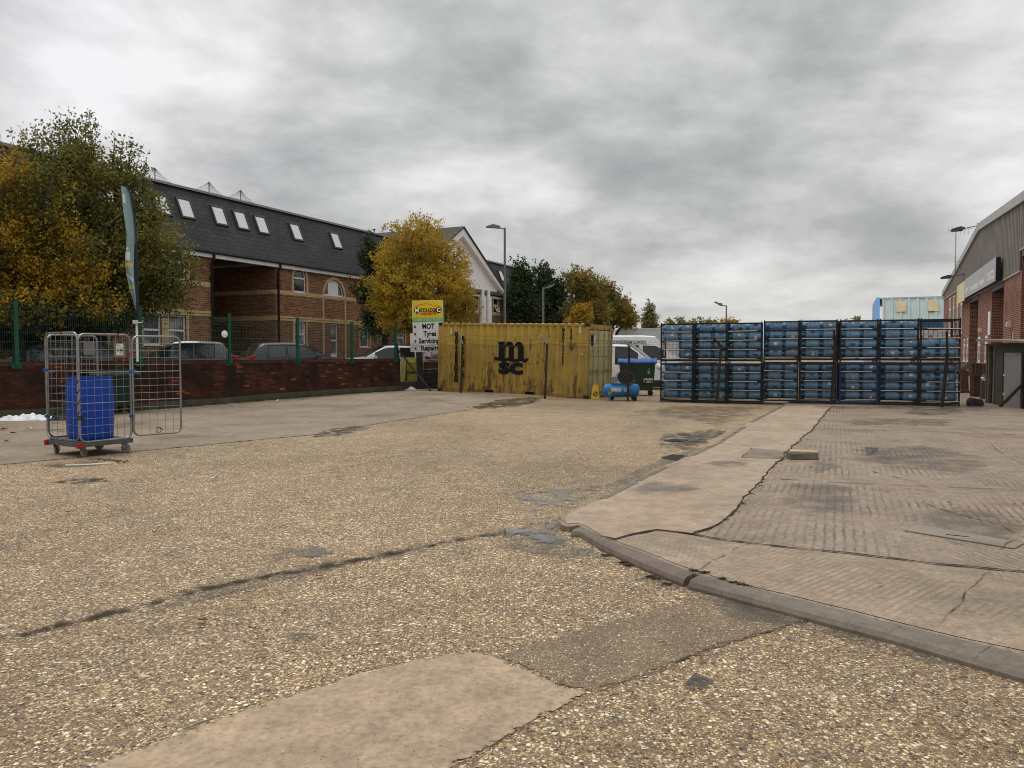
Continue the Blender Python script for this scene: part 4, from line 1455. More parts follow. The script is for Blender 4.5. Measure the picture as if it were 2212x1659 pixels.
mb.poly([(-0.4, 0.07, 0.025), (3.39, 0.07, 0.025), (3.39, 2.39, 0.025), (-0.4, 2.39, 0.025)])
mb.build('interior', M_DARK, shed)
mb = MB()
mb.span((0.86, -0.035, -0.04), (1.92, -0.004, 1.55))
dr_ = mb.build('door', M_SHEDD, shed)
mb = MB()
for z in (0.35, 0.9):
    mb.box((0.90, -0.045, z), (0.05, 0.03, 0.07))
mb.build('hinge', M_WHITE, dr_)
mb = MB()
mb.add([(-0.75, -0.22, HS + 0.16), (3.7, -0.22, HS + 0.02), (3.7, 2.7, HS + 0.02), (-0.75, 2.7, HS + 0.16), (-0.75, -0.22, HS + 0.21), (3.7, -0.22, HS + 0.07), (3.7, 2.7, HS + 0.07), (-0.75, 2.7, HS + 0.21)], [(0, 1, 5, 4), (4, 5, 6, 7), (1, 2, 6, 5), (3, 2, 1, 0), (0, 4, 7, 3), (2, 3, 7, 6)])
mb.build('roof', M_FELT, shed)

# ================================================================ wall and fences
M_WALLB = brick_mat('stained_brick', (0.065, 0.021, 0.013), (0.145, 0.046, 0.024), (0.045, 0.030, 0.022), bw=0.225, bh=0.075, ms=0.010, bias=-0.1, odd=(0.42, 0.115, 0.035), odd_amt=0.05, stain=(0.018, 0.012, 0.010), stain_amt=0.80, stain_scale=1.3, bmp=0.7, low=(0.50, 1.25, 0.2))
M_COPE = brick_mat('stained_coping', (0.075, 0.027, 0.018), (0.14, 0.05, 0.03), (0.045, 0.035, 0.028), bw=0.075, bh=0.225, ms=0.010, stain=(0.020, 0.016, 0.014), stain_amt=0.5)
M_PLINTH = mat('mossy_concrete', (0.050, 0.047, 0.034), 0.95, var=0.35, scale=3, dirt=(0.035, 0.045, 0.015), dirt_amt=0.6, bmp=0.5, bscale=30)
M_GREEN = mat('green_fence_paint', (0.006, 0.075, 0.045), 0.4, var=0.12)
M_GWIRE = mat('green_wire', (0.010, 0.045, 0.030), 0.5, var=0.1)
WROT = math.atan2(WD.y, WD.x)
WLEN = (WALL_B - WALL_A).length
bw = thing('brick_wall', 'low soot stained red brick wall with odd orange bricks and green fence posts on it', 'wall', WALL_A, WROT)
WT = 1.38
X0 = -9.0
mb = MB()
mb.span((X0, 0, 0.0), (WLEN, 0.23, WT - 0.11))
mb.build('brickwork', M_WALLB, bw)
mb = MB()
mb.span((X0, -0.012, WT - 0.11), (WLEN + 0.01, 0.242, WT))
mb.build('coping', M_COPE, bw)
mb = MB()
n = 60
pts = []
for i in range(n + 1):
    x = X0 + (WLEN - X0) * i / n
    q = WALL_A + WD * x
    h = gz(q.x, q.y)
    j = random.uniform(-0.012, 0.012)
    pts += [(x, -0.16 + j, h - 0.2), (x, -0.15 + j, h + 0.10 + j * .6), (x, -0.11 + j, h + 0.165 + j), (x, 0.01, h + 0.185 + j)]
mb.add(pts, [(4 * i + j, 4 * i + j + 1, 4 * i + j + 5, 4 * i + j + 4) for i in range(n) for j in range(3)], 0, True)
mb.add([pts[-4], pts[-3], pts[-2], pts[-1]], [(0, 1, 2, 3)])
mb.build('plinth', M_PLINTH, bw)

post_px = [(34.5, 649), (301.6, 663), (494, 677.7), (641.8, 688), (758.5, 696.7), (853, 702.4)]


def wall_x(px):
    d = ray(px, 762)
    nrm = Vector((WD.y, -WD.x))
    k = WALL_A.xy.dot(nrm) / d.xy.dot(nrm)
    return (d * k - WALL_A).xy.dot(WD.xy)


gf = thing('mesh_fence', 'green welded mesh fence on square posts along the top of the stained brick wall', 'fence', WALL_A, WROT)
px_ = []
for q, y in post_px:
    x = wall_x(q)
    Yq = (WALL_A + WD * x).y
    px_.append((x, at(q, y, Yq).z))
sp = px_[1][0] - px_[0][0]
px_ = [(px_[0][0] - 2 * sp, 2.95), (px_[0][0] - sp, 2.92)] + px_
for x, zt in px_:
    mb = MB()
    mb.span((x - 0.045, -0.075, WT - 0.10), (x + 0.045, -0.015, zt))
    mb.span((x - 0.11, -0.030, WT - 0.17), (x + 0.11, -0.014, WT - 0.02))
    mb.span((x - 0.05, -0.08, zt), (x + 0.05, -0.01, zt + 0.02))
    mb.build('post', M_GREEN, gf)
for (xa, za), (xb, zb) in zip(px_[:-1], px_[1:]):
    mb = MB()
    n = max(8, int((xb - xa) / 0.05))
    for i in range(n + 1):
        u = i / n
        x = xa + (xb - xa) * u
        zt = za + (zb - za) * u - 0.10
        pts = [(x, -0.045, WT + 0.03)]
        for f_ in (0.12, 0.15, 0.18, 0.88, 0.92, 0.96):
            pts.append((x, -0.045 - (0.03 if f_ in (0.15, 0.92) else 0), WT + 0.03 + (zt - WT - .03) * f_))
        pts.append((x, -0.045, zt))
        mb.tube(pts, 0.0038, 3, caps=False)
    for f_ in (0.02, 0.12, 0.18, 0.34, 0.50, 0.66, 0.82, 0.88, 0.96):
        mb.tube([(xa, -0.05, WT + .03 + (za - .1 - WT - .03) * f_), (xb, -0.05, WT + .03 + (zb - .1 - WT - .03) * f_)], 0.0048, 3, caps=False)
    mb.build('mesh_panel', M_GWIRE, gf, fix=False)
mb = MB()
for x, z, y, s in ((px_[4][0] - 0.16, 2.17, -0.05, 0.11), (px_[2][0] + 0.30, WT + 0.10, -0.05, 0.0)):
    if s:
        mb.lathe([(0.001, -0.02), (s * 0.8, -0.015), (s, 0), (s * 0.8, 0.015), (0.001, 0.02)], 16, axis='y', c=(x, y, z))
fit = tag(mb.build('round_fitting', M_WHITE, None), 'small round white fitting fixed to the green mesh fence beside a post', 'fitting')
fit.location, fit.rotation_euler = WALL_A, (0, 0, WROT)

# chain link fence in front of the container and the racks
M_RUSTP = mat('dark_fence_post', (0.030, 0.022, 0.018), 0.75, var=0.3, scale=4, dirt=(0.10, 0.045, 0.02), dirt_amt=0.35)
M_CONCP = mat('bare_post_top', (0.30, 0.29, 0.27), 0.8, var=0.2)
M_LINK = mat('chain_link_wire', (0.045, 0.043, 0.038), 0.6, 0.3, var=0.2)
fpix = [(860, 841, 858, 742, None), (995, 849, 999, 743, (991, 720)), (1177, 862, 1182, 742.6, (1169, 724)), (1355.8, 866.4, 1359.6, 748, (1350, 735)), (1547.7, 871.9, 1558, 747.7, (1540, 730)), (1795.8, 873.6, 1804, 750.3, (1801, 712)), (2034.5, 879.6, 2046.6, 762, (2045, 716)), (2210, 883, 2211, 762, None)]
base = []
for bx_, by_, tx_, ty_, arm in fpix:
    g = gp(bx_, by_, 0)
    for _ in range(6):
        zg = gz(g.x, g.y) if g.x < 6 else (ZA if g.x > 8 else 0)
        g = gp(bx_, by_, zg)
    base.append(g)
clf = thing('chain_link_fence', 'sagging chain link fence with leaning posts and barbed wire before the yellow container', 'fence', (0, 0, 0))
tops = []
for (bx_, by_, tx_, ty_, arm), g in zip(fpix, base):
    mb = MB()
    t = at(tx_, ty_, g.y + 0.02)
    mb.bar(g - Vector((0, 0, 0.1)), t, 0.075, 0.065, 0)
    tip = t
    if arm:
        tip = at(arm[0], arm[1], g.y - 0.10)
        mb.bar(t - (tip - t) * 0.06, tip, 0.055, 0.055, 1 if bx_ > 1100 and bx_ < 1400 or arm[0] == 991 else 0)
    mb.build('post', [M_RUSTP, M_CONCP], clf)
    tops.append((t, tip))
mb = MB()
g = gp(931.4, 845.6, gz(-3.3, 30))
mb.bar(at(861, 757, base[0].y - 0.03), g, 0.05, 0.05)
mb.build('brace', M_RUSTP, clf)
mb = MB()
mb.bar(at(2210, 829, base[7].y - 0.03), gp(2160, 879, ZA), 0.06, 0.06)
mb.build('brace', M_RUSTP, clf)
rr = random.Random(3)
for i in range(len(base) - 1):
    a, b = base[i], base[i + 1]
    ta, tb = tops[i][0], tops[i + 1][0]
    L = (b - a).length
    n = int(L / 0.078)
    mb = MB()
    H = 1.0
    rows = 22

    def net(u, v):
        # v 0 at the ground, 1 at the top wire, which sags between posts
        lo_, hi_ = a.lerp(b, u), ta.lerp(tb, u)
        sag = 0.06 * math.sin(PI * u) + 0.02 * math.sin(u * 17 + i * 2)
        p = lo_.lerp(hi_, v)
        lim = 0.0
        return Vector((p.x + 0.02 * math.sin(v * 5 + u * 9), p.y - 0.045 + 0.05 * math.sin(u * 7 + i) * (1 - v), p.z - sag * v + 0.02))
    for k in range(-rows, n + 1):
        for sg in (1, -1):
            pts = []
            for r_ in range(rows + 1):
                u = (k + r_) / n if sg == 1 else (k + rows - r_) / n
                if 0 <= u <= 1:
                    pts.append(net(u, r_ / rows))
            if len(pts) > 1:
                mb.tube(pts[::3] + ([pts[-1]] if (len(pts) - 1) % 3 else []), 0.0028, 3, caps=False)
    mb.build('wire_mesh', M_LINK, clf, fix=False)
    mb = MB()
    tip_a, tip_b = tops[i][1], tops[i + 1][1]
    for f_ in ((0.06, 0.5, 0.97) if i in (1, 2, 3, 4, 5) else (0.5, 0.97)):
        pa, pb = ta.lerp(tip_a, f_), tb.lerp(tip_b, f_)
        if i == 0:
            pa = ta + Vector((0, 0, -0.05 - 0.3 * (1 - f_)))
        pts = [pa.lerp(pb, q / 10) - Vector((0, 0, (0.05 + 0.05 * rr.random()) * math.sin(PI * q / 10))) for q in range(11)]
        mb.tube(pts, 0.004, 3, caps=False)
        for q in range(int(L / 0.16)):
            c = pa.lerp(pb, (q + .5) / int(L / 0.16))
            c = c - Vector((0, 0, 0.06 * math.sin(PI * (q + .5) / int(L / 0.16))))
            mb.bar(c + Vector((rr.uniform(-.02, .02), 0, -0.02)), c + Vector((rr.uniform(-.02, .02), 0, 0.02)), 0.004, 0.004)
    mb.tube([ta.lerp(tb, q / 12) - Vector((0, 0.04, 0.03 + 0.06 * math.sin(PI * q / 12))) for q in range(13)], 0.004, 3, caps=False)
    mb.build('barbed_wire', M_LINK, clf, fix=False)

# car park behind the wall, half a metre higher
mb = MB()
mb.M = Matrix.Translation(WALL_A) @ Matrix.Rotation(WROT, 4, 'Z')
mb.span((-25, 0.26, -0.1), (WLEN + 4.0, 40, 0.46))
structure(mb.build('car_park', MAT_TARMAC))
# ================================================================ shipping container
def hit(root, px, py, y=0.0):
    """survey on the front plane of a placed thing: its own x and z"""
    bpy.context.view_layer.update()
    inv = root.matrix_world.inverted()
    o, d = inv @ Vector((0, 0, EYE)), inv.to_3x3() @ ray(px, py)
    t = (y - o.y) / d.y
    p = o + d * t
    return p.x, p.z


def container_mat(name, base, rust):
    m, nt, b = newmat(name)
    tcn = nt.nodes.new('ShaderNodeTexCoord')
    oc = tcn.outputs['Object']
    c = ramp(nt, noise(nt, oc, 1.2, 7, 0.6), [(0.3, tuple(k * 0.78 for k in base)), (0.7, tuple(k * 1.15 for k in base))])
    fade = noise(nt, mapping(nt, oc, (3, 3, 0.25)), 2.0, 6, 0.6)
    c = mix(nt, ramp(nt, fade, [(0.45, 0.0), (0.75, 0.55)]), c, (0.46, 0.34, 0.12))
    sep = nt.nodes.new('ShaderNodeSeparateXYZ')
    nt.links.new(oc, sep.inputs[0])
    # rust blooms at dents and welds and runs down; heavier towards the bottom rail
    s1 = noise(nt, mapping(nt, oc, (1, 1, 0.25)), 8.5, 9, 0.70, 0.3)
    s2 = noise(nt, mapping(nt, oc, (1, 1, 0.55)), 0.75, 4, 0.5)
    hb = ramp(nt, math_(nt, 'DIVIDE', sep.outputs[2], 2.6), [(0.05, 0.11), (0.30, 0.035), (0.9, 0.0)])
    f = math_(nt, 'ADD', math_(nt, 'ADD', s1, hb), math_(nt, 'MULTIPLY', math_(nt, 'SUBTRACT', s2, 0.5), 0.28))
    c = mix(nt, ramp(nt, f, [(0.612, 0.0), (0.640, rust), (0.72, 1.0 if rust > 0.5 else rust)]), c, mix(nt, noise(nt, oc, 16, 5), (0.035, 0.016, 0.009), (0.20, 0.075, 0.022)))
    grime = noise(nt, mapping(nt, oc, (2, 2, 0.5)), 1.5, 8, 0.65)
    c = mix(nt, ramp(nt, grime, [(0.48, 0.0), (0.78, 0.45)]), c, (0.12, 0.085, 0.035))
    setc(nt, b.inputs['Base Color'], c)
    b.inputs['Roughness'].default_value = 0.55
    bump(nt, b, noise(nt, oc, 1.6, 4), 0.35, 0.03)
    return m


M_CY = container_mat('weathered_yellow_paint', (0.44, 0.285, 0.036), 0.8)
M_CYD = container_mat('rusty_yellow_paint', (0.36, 0.22, 0.030), 0.9)
M_CYP = container_mat('faded_yellow_doors', (0.56, 0.46, 0.20), 0.45)
M_RODS = mat('worn_steel_rod', (0.33, 0.32, 0.29), 0.5, 0.5, var=0.2, dirt=(0.16, 0.08, 0.04), dirt_amt=0.4)
M_PRINT = mat('black_print', (0.006, 0.008, 0.010), 0.7, var=0.3, spec=0.12)
M_PALER = mat('pale_roof_edge', (0.52, 0.46, 0.33), 0.6, var=0.15)
CL, CW, CH = 6.06, 2.44, 2.59
CROT = math.atan2(26.32 - 29.1, 2.66 + 2.82)
cont = thing('shipping_container', 'weathered yellow steel shipping container with rust streaks and black lettering', 'shipping container', (-2.82, 29.10, 0.152), CROT)
cont.rotation_euler = (0, 0.0215, CROT)
mb = MB()


def corr(x0, x1, y0, amp, pit, sign=1):
    P_, x = [], x0
    while x < x1 - 1e-3:
        for f_, v in ((0, 0), (0.28, 0), (0.5, 1), (0.78, 1)):
            if x + f_ * pit < x1:
                P_.append((x + f_ * pit, y0 + sign * amp * v))
        x += pit
    P_.append((x1, y0))
    return P_


def corr_wall(mb, P_, z0, z1, m=0):
    pts = []
    for x_, y_ in P_:
        pts += [(x_, y_, z0), (x_, y_, z1)]
    mb.add(pts, [(2 * i, 2 * i + 2, 2 * i + 3, 2 * i + 1) for i in range(len(P_) - 1)], m)


corr_wall(mb, corr(0.12, CL - 0.12, 0.012, 0.050, 0.278), 0.16, CH - 0.09)
corr_wall(mb, corr(0.12, CL - 0.12, CW - 0.05, 0.036, 0.278), 0.16, CH - 0.09)
mb.poly([(0.03, 0.1, 0.16), (0.03, CW - 0.1, 0.16), (0.03, CW - 0.1, CH - .09), (0.03, 0.1, CH - .09)])
mb.build('side_panel', M_CY, cont, fix=False)
mb = MB()
for x in (0, CL - 0.13):
    for y in (0, CW - 0.13):
        mb.span((x, y, 0.12), (x + 0.13, y + 0.13, CH - 0.12))
mb.span((0.13, 0, CH - 0.10), (CL - 0.13, 0.07, CH - 0.02))
mb.span((0.13, CW - .07, CH - 0.10), (CL - 0.13, CW, CH - 0.02))
fk = [(2.02, 2.40), (3.66, 4.04)]              # fork pockets
xs_ = [0.13, fk[0][0], fk[0][1], fk[1][0], fk[1][1], CL - 0.13]
for i in (0, 2, 4):
    mb.span((xs_[i], 0.004, 0.02), (xs_[i + 1], 0.07, 0.165))
for a, b in fk:
    mb.span((a, 0.006, 0.135), (b, 0.07, 0.164))
mb.span((0.13, CW - .07, 0.02), (CL - 0.13, CW, 0.16))
mb.span((CL - 0.10, 0.13, CH - 0.20), (CL, CW - 0.13, CH - 0.03))
mb.span((CL - 0.10, 0.13, 0.03), (CL, CW - 0.13, 0.15))
mb.span((0.0, 0.13, 0.03), (0.1, CW - 0.13, 0.15))
mb.span((0.0, 0.13, CH - .15), (0.1, CW - 0.13, CH - .02))
mb.build('frame', M_CYD, cont, bevel=0.006)
mb = MB()
for a, b in fk:
    mb.span((a, 0.075, 0.02), (b, 0.12, 0.134))
mb.span((0.2, 0.3, 0.03), (CL - .2, CW - .3, 0.14))
mb.build('fork_pocket', M_DARK, cont)
M_CAST = mat('rusty_casting', (0.060, 0.035, 0.022), 0.8, var=0.4, scale=8, dirt=(0.14, 0.06, 0.025), dirt_amt=0.4)
for x in (-0.004, CL - 0.174):
    for y in (-0.004, CW - 0.158):
        for z in (0, CH - 0.118):
            mb = MB()
            mb.span((x, y, z), (x + 0.178, y + 0.162, z + 0.118))
            o = mb.build('corner_casting', M_CAST, cont, bevel=0.012)
            h_ = MB()
            h_.lathe([(0.036, -0.004), (0.036, 0.004)], 10, axis='y', c=(x + 0.09, y - 0.002 if y < 1 else y + 0.164, z + 0.06))
            h_.build('hole', M_DARK, o)
mb = MB()
pts, x, P_ = [], 0.05, []
while x < CL - 0.05:
    P_ += [(x, CH - 0.03), (x + 0.09, CH - 0.03), (x + 0.13, CH - 0.005), (x + 0.21, CH - 0.005)]
    x += 0.25
for x_, z_ in P_:
    pts += [(x_, 0.02, z_), (x_, CW - 0.02, z_)]
mb.add(pts, [(2 * i, 2 * i + 2, 2 * i + 3, 2 * i + 1) for i in range(len(P_) - 1)])
mb.build('roof_panel', M_PALER, cont, fix=False)
for ya, yb in ((0.14, CW / 2 - 0.012), (CW / 2 + 0.012, CW - 0.14)):      # the two doors
    mb = MB()
    zs = [0.17, 0.78, 0.86, 1.33, 1.41, 1.88, 1.96, CH - 0.23]
    mb.span((CL - 0.06, ya, 0.17), (CL - 0.035, yb, CH - 0.22))
    for z0, z1 in ((0.17, 0.76), (0.88, 1.30), (1.43, 1.86), (1.99, CH - 0.22)):
        mb.prism([(ya + 0.03, z0 + .02), (yb - 0.03, z0 + .02), (yb - 0.03, z1 - .02), (ya + .03, z1 - .02)], 'x', CL - 0.035, CL - 0.012)
    d_ = mb.build('door', M_CYP, cont, bevel=0.008)
    mb = MB()
    for f_ in (0.27, 0.73):
        y = ya + (yb - ya) * f_
        mb.tube([(CL + 0.025, y, 0.06), (CL + 0.025, y, CH - 0.08)], 0.019, 8)
        for z in (0.14, 0.45, 0.95, 1.65, 2.2, CH - 0.14):
            mb.box((CL + 0.01, y, z), (0.06, 0.09, 0.07))
        mb.bar((CL + 0.045, y, 0.98), (CL + 0.045, y + (0.34 if f_ < 0.5 else -0.34), 0.96), 0.02, 0.035)
    mb.build('lock_rod', M_RODS, d_)
    mb = MB()
    ye = ya - 0.03 if ya < 1 else yb + 0.03
    for z in (0.35, 0.95, 1.6, 2.2):
        mb.box((CL + 0.004, ye, z), (0.03, 0.16, 0.09))
    mb.build('hinge', M_CYD, d_)
RX = (PI / 2, 0, PI / 2)                     # lettering on the door end
doorlet = [text('lettering', 'm', 0.40, M_PRINT, cont, (CL - 0.010, 0.40, 2.12), RX, 0.002, 0.03),
           text('lettering', 'sc', 0.26, M_PRINT, cont, (CL - 0.010, 0.40, 1.90), RX, 0.002, 0.016)]
join_meshes(doorlet, 'lettering')
mb = MB()
mb.prism([(0.62 + 0.05 * math.cos(a * PI / 8), 2.05 + 0.13 * math.sin(a * PI / 8)) for a in range(16)], 'x', CL - 0.011, CL - 0.008)
mb.build('sticker', M_WHITE, cont)


def column_text(s, px, y_top, y_bot, size, sx=0.85, bold=0.012):
    x, zt = hit(cont, px, y_top)
    _, zb = hit(cont, px, y_bot)
    n = len(s)
    step = (zt - zb - size * 0.7) / (n - 1)
    ob = []
    for i, ch in enumerate(s):
        if ch != ' ':
            ob.append(text('lettering', ch, size, M_PRINT, cont, (x, 0.006, zt - size * 0.36 - i * step), UP, 0.003, bold, sx=sx))
    return join_meshes(ob, 'lettering')


column_text('MEDITERRANEAN', 986, 717.5, 825.5, 0.185, 1.05, 0.014)
column_text('SHIPPING CO', 1000, 726.5, 817.5, 0.18, 1.05, 0.014)
column_text('MEDU1344683', 1217, 709.5, 789, 0.145, 0.85, 0.008)
column_text('22G1', 1234, 710.5, 739.5, 0.145, 0.85, 0.008)
xa, zt = hit(cont, 1229.5, 742.5)
xb, zb = hit(cont, 1240, 754.5)
mb = MB()
for a, b in (((xa, zt), (xb, zt)), ((xa, zb + .07), (xb, zb + .07)), ((xa, zt), (xa, zb + .07)), ((xb, zt), (xb, zb + .07))):
    mb.bar((a[0], 0.004, a[1]), (b[0], 0.004, b[1]), 0.006, 0.016)
fr_ = mb.build('lettering', M_PRINT, cont)
t1_ = text('lettering', 'UC', 0.09, M_PRINT, cont, ((xa + xb) / 2, 0.006, (zt + zb + .07) / 2), UP, 0.003, 0.002)
t2_ = text('lettering', '07', 0.13, M_PRINT, cont, ((xa + xb) / 2, 0.006, zb), UP, 0.003, 0.002)
# big emblem: a slab m standing on a wave, sc under it
xa, zt = hit(cont, 1077.5, 738)
xb, zb = hit(cont, 1130.8, 777)
Wm, Hm = xb - xa, zt - zb
mb = MB()


def P2(u, v):
    return (xa + u * Wm, zb + v * Hm)


y0, y1 = 0.0, 0.010
st = 0.23
mb.prism([P2(0, 0.0), P2(st, 0.0), P2(st, 1.0), P2(-0.02, 1.0), P2(-0.02, 0.86), P2(0, 0.84)], 'y', y0, y1)
for cx_ in (0.425, 0.805):
    w2 = 0.195
    i0, i1 = cx_ - w2, cx_ + w2
    o_ = [P2(i0 - 0.0 + (2 * w2) * (0.5 - 0.5 * math.cos(PI * k / 12)), 0.60 + 0.42 * math.sin(PI * k / 12)) for k in range(13)]
    n_ = [P2(cx_ - 0.09 + 0.18 * (0.5 - 0.5 * math.cos(PI * k / 12)) - 0.10, 0.55 + 0.20 * math.sin(PI * k / 12)) for k in range(13)]
    for k in range(12):
        mb.prism([o_[k], o_[k + 1], n_[k + 1], n_[k]], 'y', y0 + .001 * (cx_ > .5), y1 + .001 * (cx_ > .5))
    mb.prism([P2(i1 - st + 0.01, 0.0), P2(i1, 0.0), P2(i1, 0.60), P2(i1 - st + 0.01, 0.60)], 'y', y0 + .002, y1 + .002)
wv = []
for k in range(25):
    u = -0.17 + 1.36 * k / 24
    wv.append((u, -0.03 + 0.035 * math.cos((u + 0.02) * 2 * PI / 0.44) + (0.10 if k in (0, 24) else (0.05 if k in (1, 23) else 0))))
for k in range(24):
    (u0, v0), (u1, v1) = wv[k], wv[k + 1]
    mb.prism([P2(u0, v0 - 0.09), P2(u1, v1 - 0.09), P2(u1, v1 + 0.09), P2(u0, v0 + 0.09)], 'y', y0 + 0.003, y1 + 0.003)
mb.build('emblem', M_PRINT, cont)
xs0, zs0 = hit(cont, 1076.8, 781.5)
xs1, zs1 = hit(cont, 1129.0, 810)
t = text('lettering', 'sc', 0.70, M_PRINT, cont, ((xs0 + xs1) / 2, 0.006, (zs0 + zs1) / 2 + 0.02), UP, 0.004, 0.032)
bb = [v.co.y for v in t.data.vertices]
t.scale = ((xs1 - xs0) / t.dimensions.x, (zs0 - zs1) / (max(bb) - min(bb)), 1)
t.location.z = (zs0 + zs1) / 2 - (max(bb) + min(bb)) / 2 * t.scale[1]
for q in (1112, 1266):
    pass
mb = MB()
for px, py in ((975, 716), (1253, 713)):
    x, z = hit(cont, px, py)
    mb.box((x, 0.002, z), (0.09, 0.02, 0.22))
x, z = hit(cont, 1257.5, 765.5)
mb.box((x, 0.0, z), (0.06, 0.02, 0.07))
mb.build('vent', M_PALER, cont)

# ================================================================ racks of water bottles
M_RACK = mat('black_rack_steel', (0.012, 0.012, 0.015), 0.55, var=0.3, scale=5, dirt=(0.06, 0.03, 0.018), dirt_amt=0.25)
M_RACKB = mat('blue_rack_steel', (0.012, 0.035, 0.15), 0.5, var=0.2, dirt=(0.05, 0.03, 0.03), dirt_amt=0.2)
M_ROD = mat('cream_plastic_rod', (0.62, 0.60, 0.50), 0.5, var=0.1, dirt=(0.40, 0.37, 0.28), dirt_amt=0.35, dirt_scale=4)
M_CAP = mat('blue_cap', (0.05, 0.36, 0.68), 0.4, var=0.15)


def bottle_mat(name, tint, body, fac):
    m, nt, b = newmat(name)
    oc = nt.nodes.new('ShaderNodeTexCoord').outputs['Object']
    rnd = nt.nodes.new('ShaderNodeObjectInfo').outputs['Random']
    c = ramp(nt, noise(nt, oc, 9, 3), [(0.3, tuple(k * 0.8 for k in body)), (0.7, tuple(k * 1.2 for k in body))])
    c = mix(nt, math_(nt, 'MULTIPLY', rnd, 0.5), c, (0.08, 0.17, 0.22))
    setc(nt, b.inputs['Base Color'], c)
    b.inputs['Roughness'].default_value = 0.14
    b.inputs['Specular IOR Level'].default_value = 0.7
    tr = N(nt, 'ShaderNodeBsdfTransparent', Color=rgba(tint))
    ms = nt.nodes.new('ShaderNodeMixShader')
    ms.inputs[0].default_value = fac
    nt.links.new(b.outputs[0], ms.inputs[1])
    nt.links.new(tr.outputs[0], ms.inputs[2])
    nt.links.new(ms.outputs[0], nt.nodes['Material Output'].inputs['Surface'])
    return m


M_BOT = bottle_mat('blue_bottle_plastic', (0.42, 0.64, 0.82), (0.19, 0.34, 0.50), 0.30)
M_HAND = mat('bottle_handle_shadow', (0.02, 0.07, 0.16), 0.3, var=0.2)
m, nt, b = newmat('bottle_sticker_print')
oc = nt.nodes.new('ShaderNodeTexCoord').outputs['Object']
rnd = nt.nodes.new('ShaderNodeObjectInfo').outputs['Random']
vv = nt.nodes.new('ShaderNodeVectorMath')
vv.operation = 'ADD'
nt.links.new(oc, vv.inputs[0])
nt.links.new(N(nt, 'ShaderNodeCombineXYZ', X=math_(nt, 'MULTIPLY', rnd, 9.0), Y=0.0, Z=math_(nt, 'MULTIPLY', rnd, 5.0)).outputs[0], vv.inputs[1])
setc(nt, b.inputs['Base Color'], ramp(nt, noise(nt, vv.outputs[0], 14, 3), [(0.34, (0.10, 0.07, 0.05)), (0.45, (0.42, 0.33, 0.24)), (0.53, (0.75, 0.72, 0.66)), (0.62, (0.30, 0.45, 0.55))]))
M_STK = m
BPROF = [(0.02, 0.006), (0.095, 0.0), (0.125, 0.010), (0.134, 0.030), (0.134, 0.052), (0.128, 0.058), (0.128, 0.068), (0.134, 0.074), (0.134, 0.108), (0.128, 0.114), (0.128, 0.124), (0.134, 0.130), (0.134, 0.232), (0.128, 0.238), (0.128, 0.248), (0.134, 0.254), (0.134, 0.288), (0.128, 0.294), (0.128, 0.304), (0.134, 0.310), (0.133, 0.336), (0.124, 0.358), (0.102, 0.384), (0.066, 0.408), (0.038, 0.424), (0.029, 0.436), (0.028, 0.452)]


def bottle_proto(sgn, kind, roll):
    """lying along x, the neck towards sgn; mouth and base centred on the cell"""
    def X(h):
        return sgn * (h - 0.245)
    mb = MB()
    n = 20
    pts, fs = [], []
    for r, h in BPROF:
        for j in range(n):
            a = 2 * PI * j / n
            pts.append((X(h), r * math.cos(a), r * math.sin(a)))
    k = len(BPROF)
    for i in range(k - 1):
        for j in range(n):
            q = (j + 1) % n
            fs.append((i * n + j, i * n + q, (i + 1) * n + q, (i + 1) * n + j))
    mb.add(pts, fs, 0, True)
    mb.add(pts[:n], [list(range(n))])
    o = mb.build('water_bottle', M_BOT, angle=55)
    mb = MB()
    mb.add([(X(h), 0.034 * math.cos(2 * PI * j / 10), 0.034 * math.sin(2 * PI * j / 10)) for h in (0.442, 0.489) for j in range(10)], [(j, (j + 1) % 10, 10 + (j + 1) % 10, 10 + j) for j in range(10)] + [list(range(10, 20)), list(range(10))])
    mb.build('cap', M_CAP, o)
    if kind:
        a0 = PI + roll                           # -y is towards the yard
        h0, h1, da, m_, nm = (0.135, 0.228, 0.36, M_STK, 'sticker') if kind == 1 else (0.12, 0.245, 0.33, M_HAND, 'handle')
        mb = MB()

        def fn(u, v):
            a = a0 + (v - 0.5) * 2 * da * (1.0 if kind == 1 else (1 - 0.25 * abs(u - .5)))
            return (X(h0 + (h1 - h0) * u), 0.1362 * math.cos(a), 0.1362 * math.sin(a))
        mb.grid(fn, 4, 6)
        if kind == 2:
            mb.grid(lambda u, v: (X(0.155 + 0.055 * u), 0.147 * math.cos(a0 - 0.28 + 0.13 * v), 0.147 * math.sin(a0 - 0.28 + 0.13 * v)), 3, 2, 1)
        mb.build(nm, [m_, M_BOT], o)
    return o


protos = {}
for sgn in (-1, 1):
    for kd, rolls in ((0, (0.0,)), (1, (-0.55, -0.1, 0.35)), (2, (-0.5, 0.1, 0.4))):
        for rl in rolls:
            protos[(sgn, kd, rl)] = None


def get_bottle(sgn, kd, rl):
    p = protos[(sgn, kd, rl)]
    if p is None:
        p = bottle_proto(sgn, kd, rl)
        protos[(sgn, kd, rl)] = p
        return p
    return copy_tree(p)


RW, RD, RH = 1.035, 1.14, 1.262
TIER = [0.135 + 0.283 * i for i in range(4)]


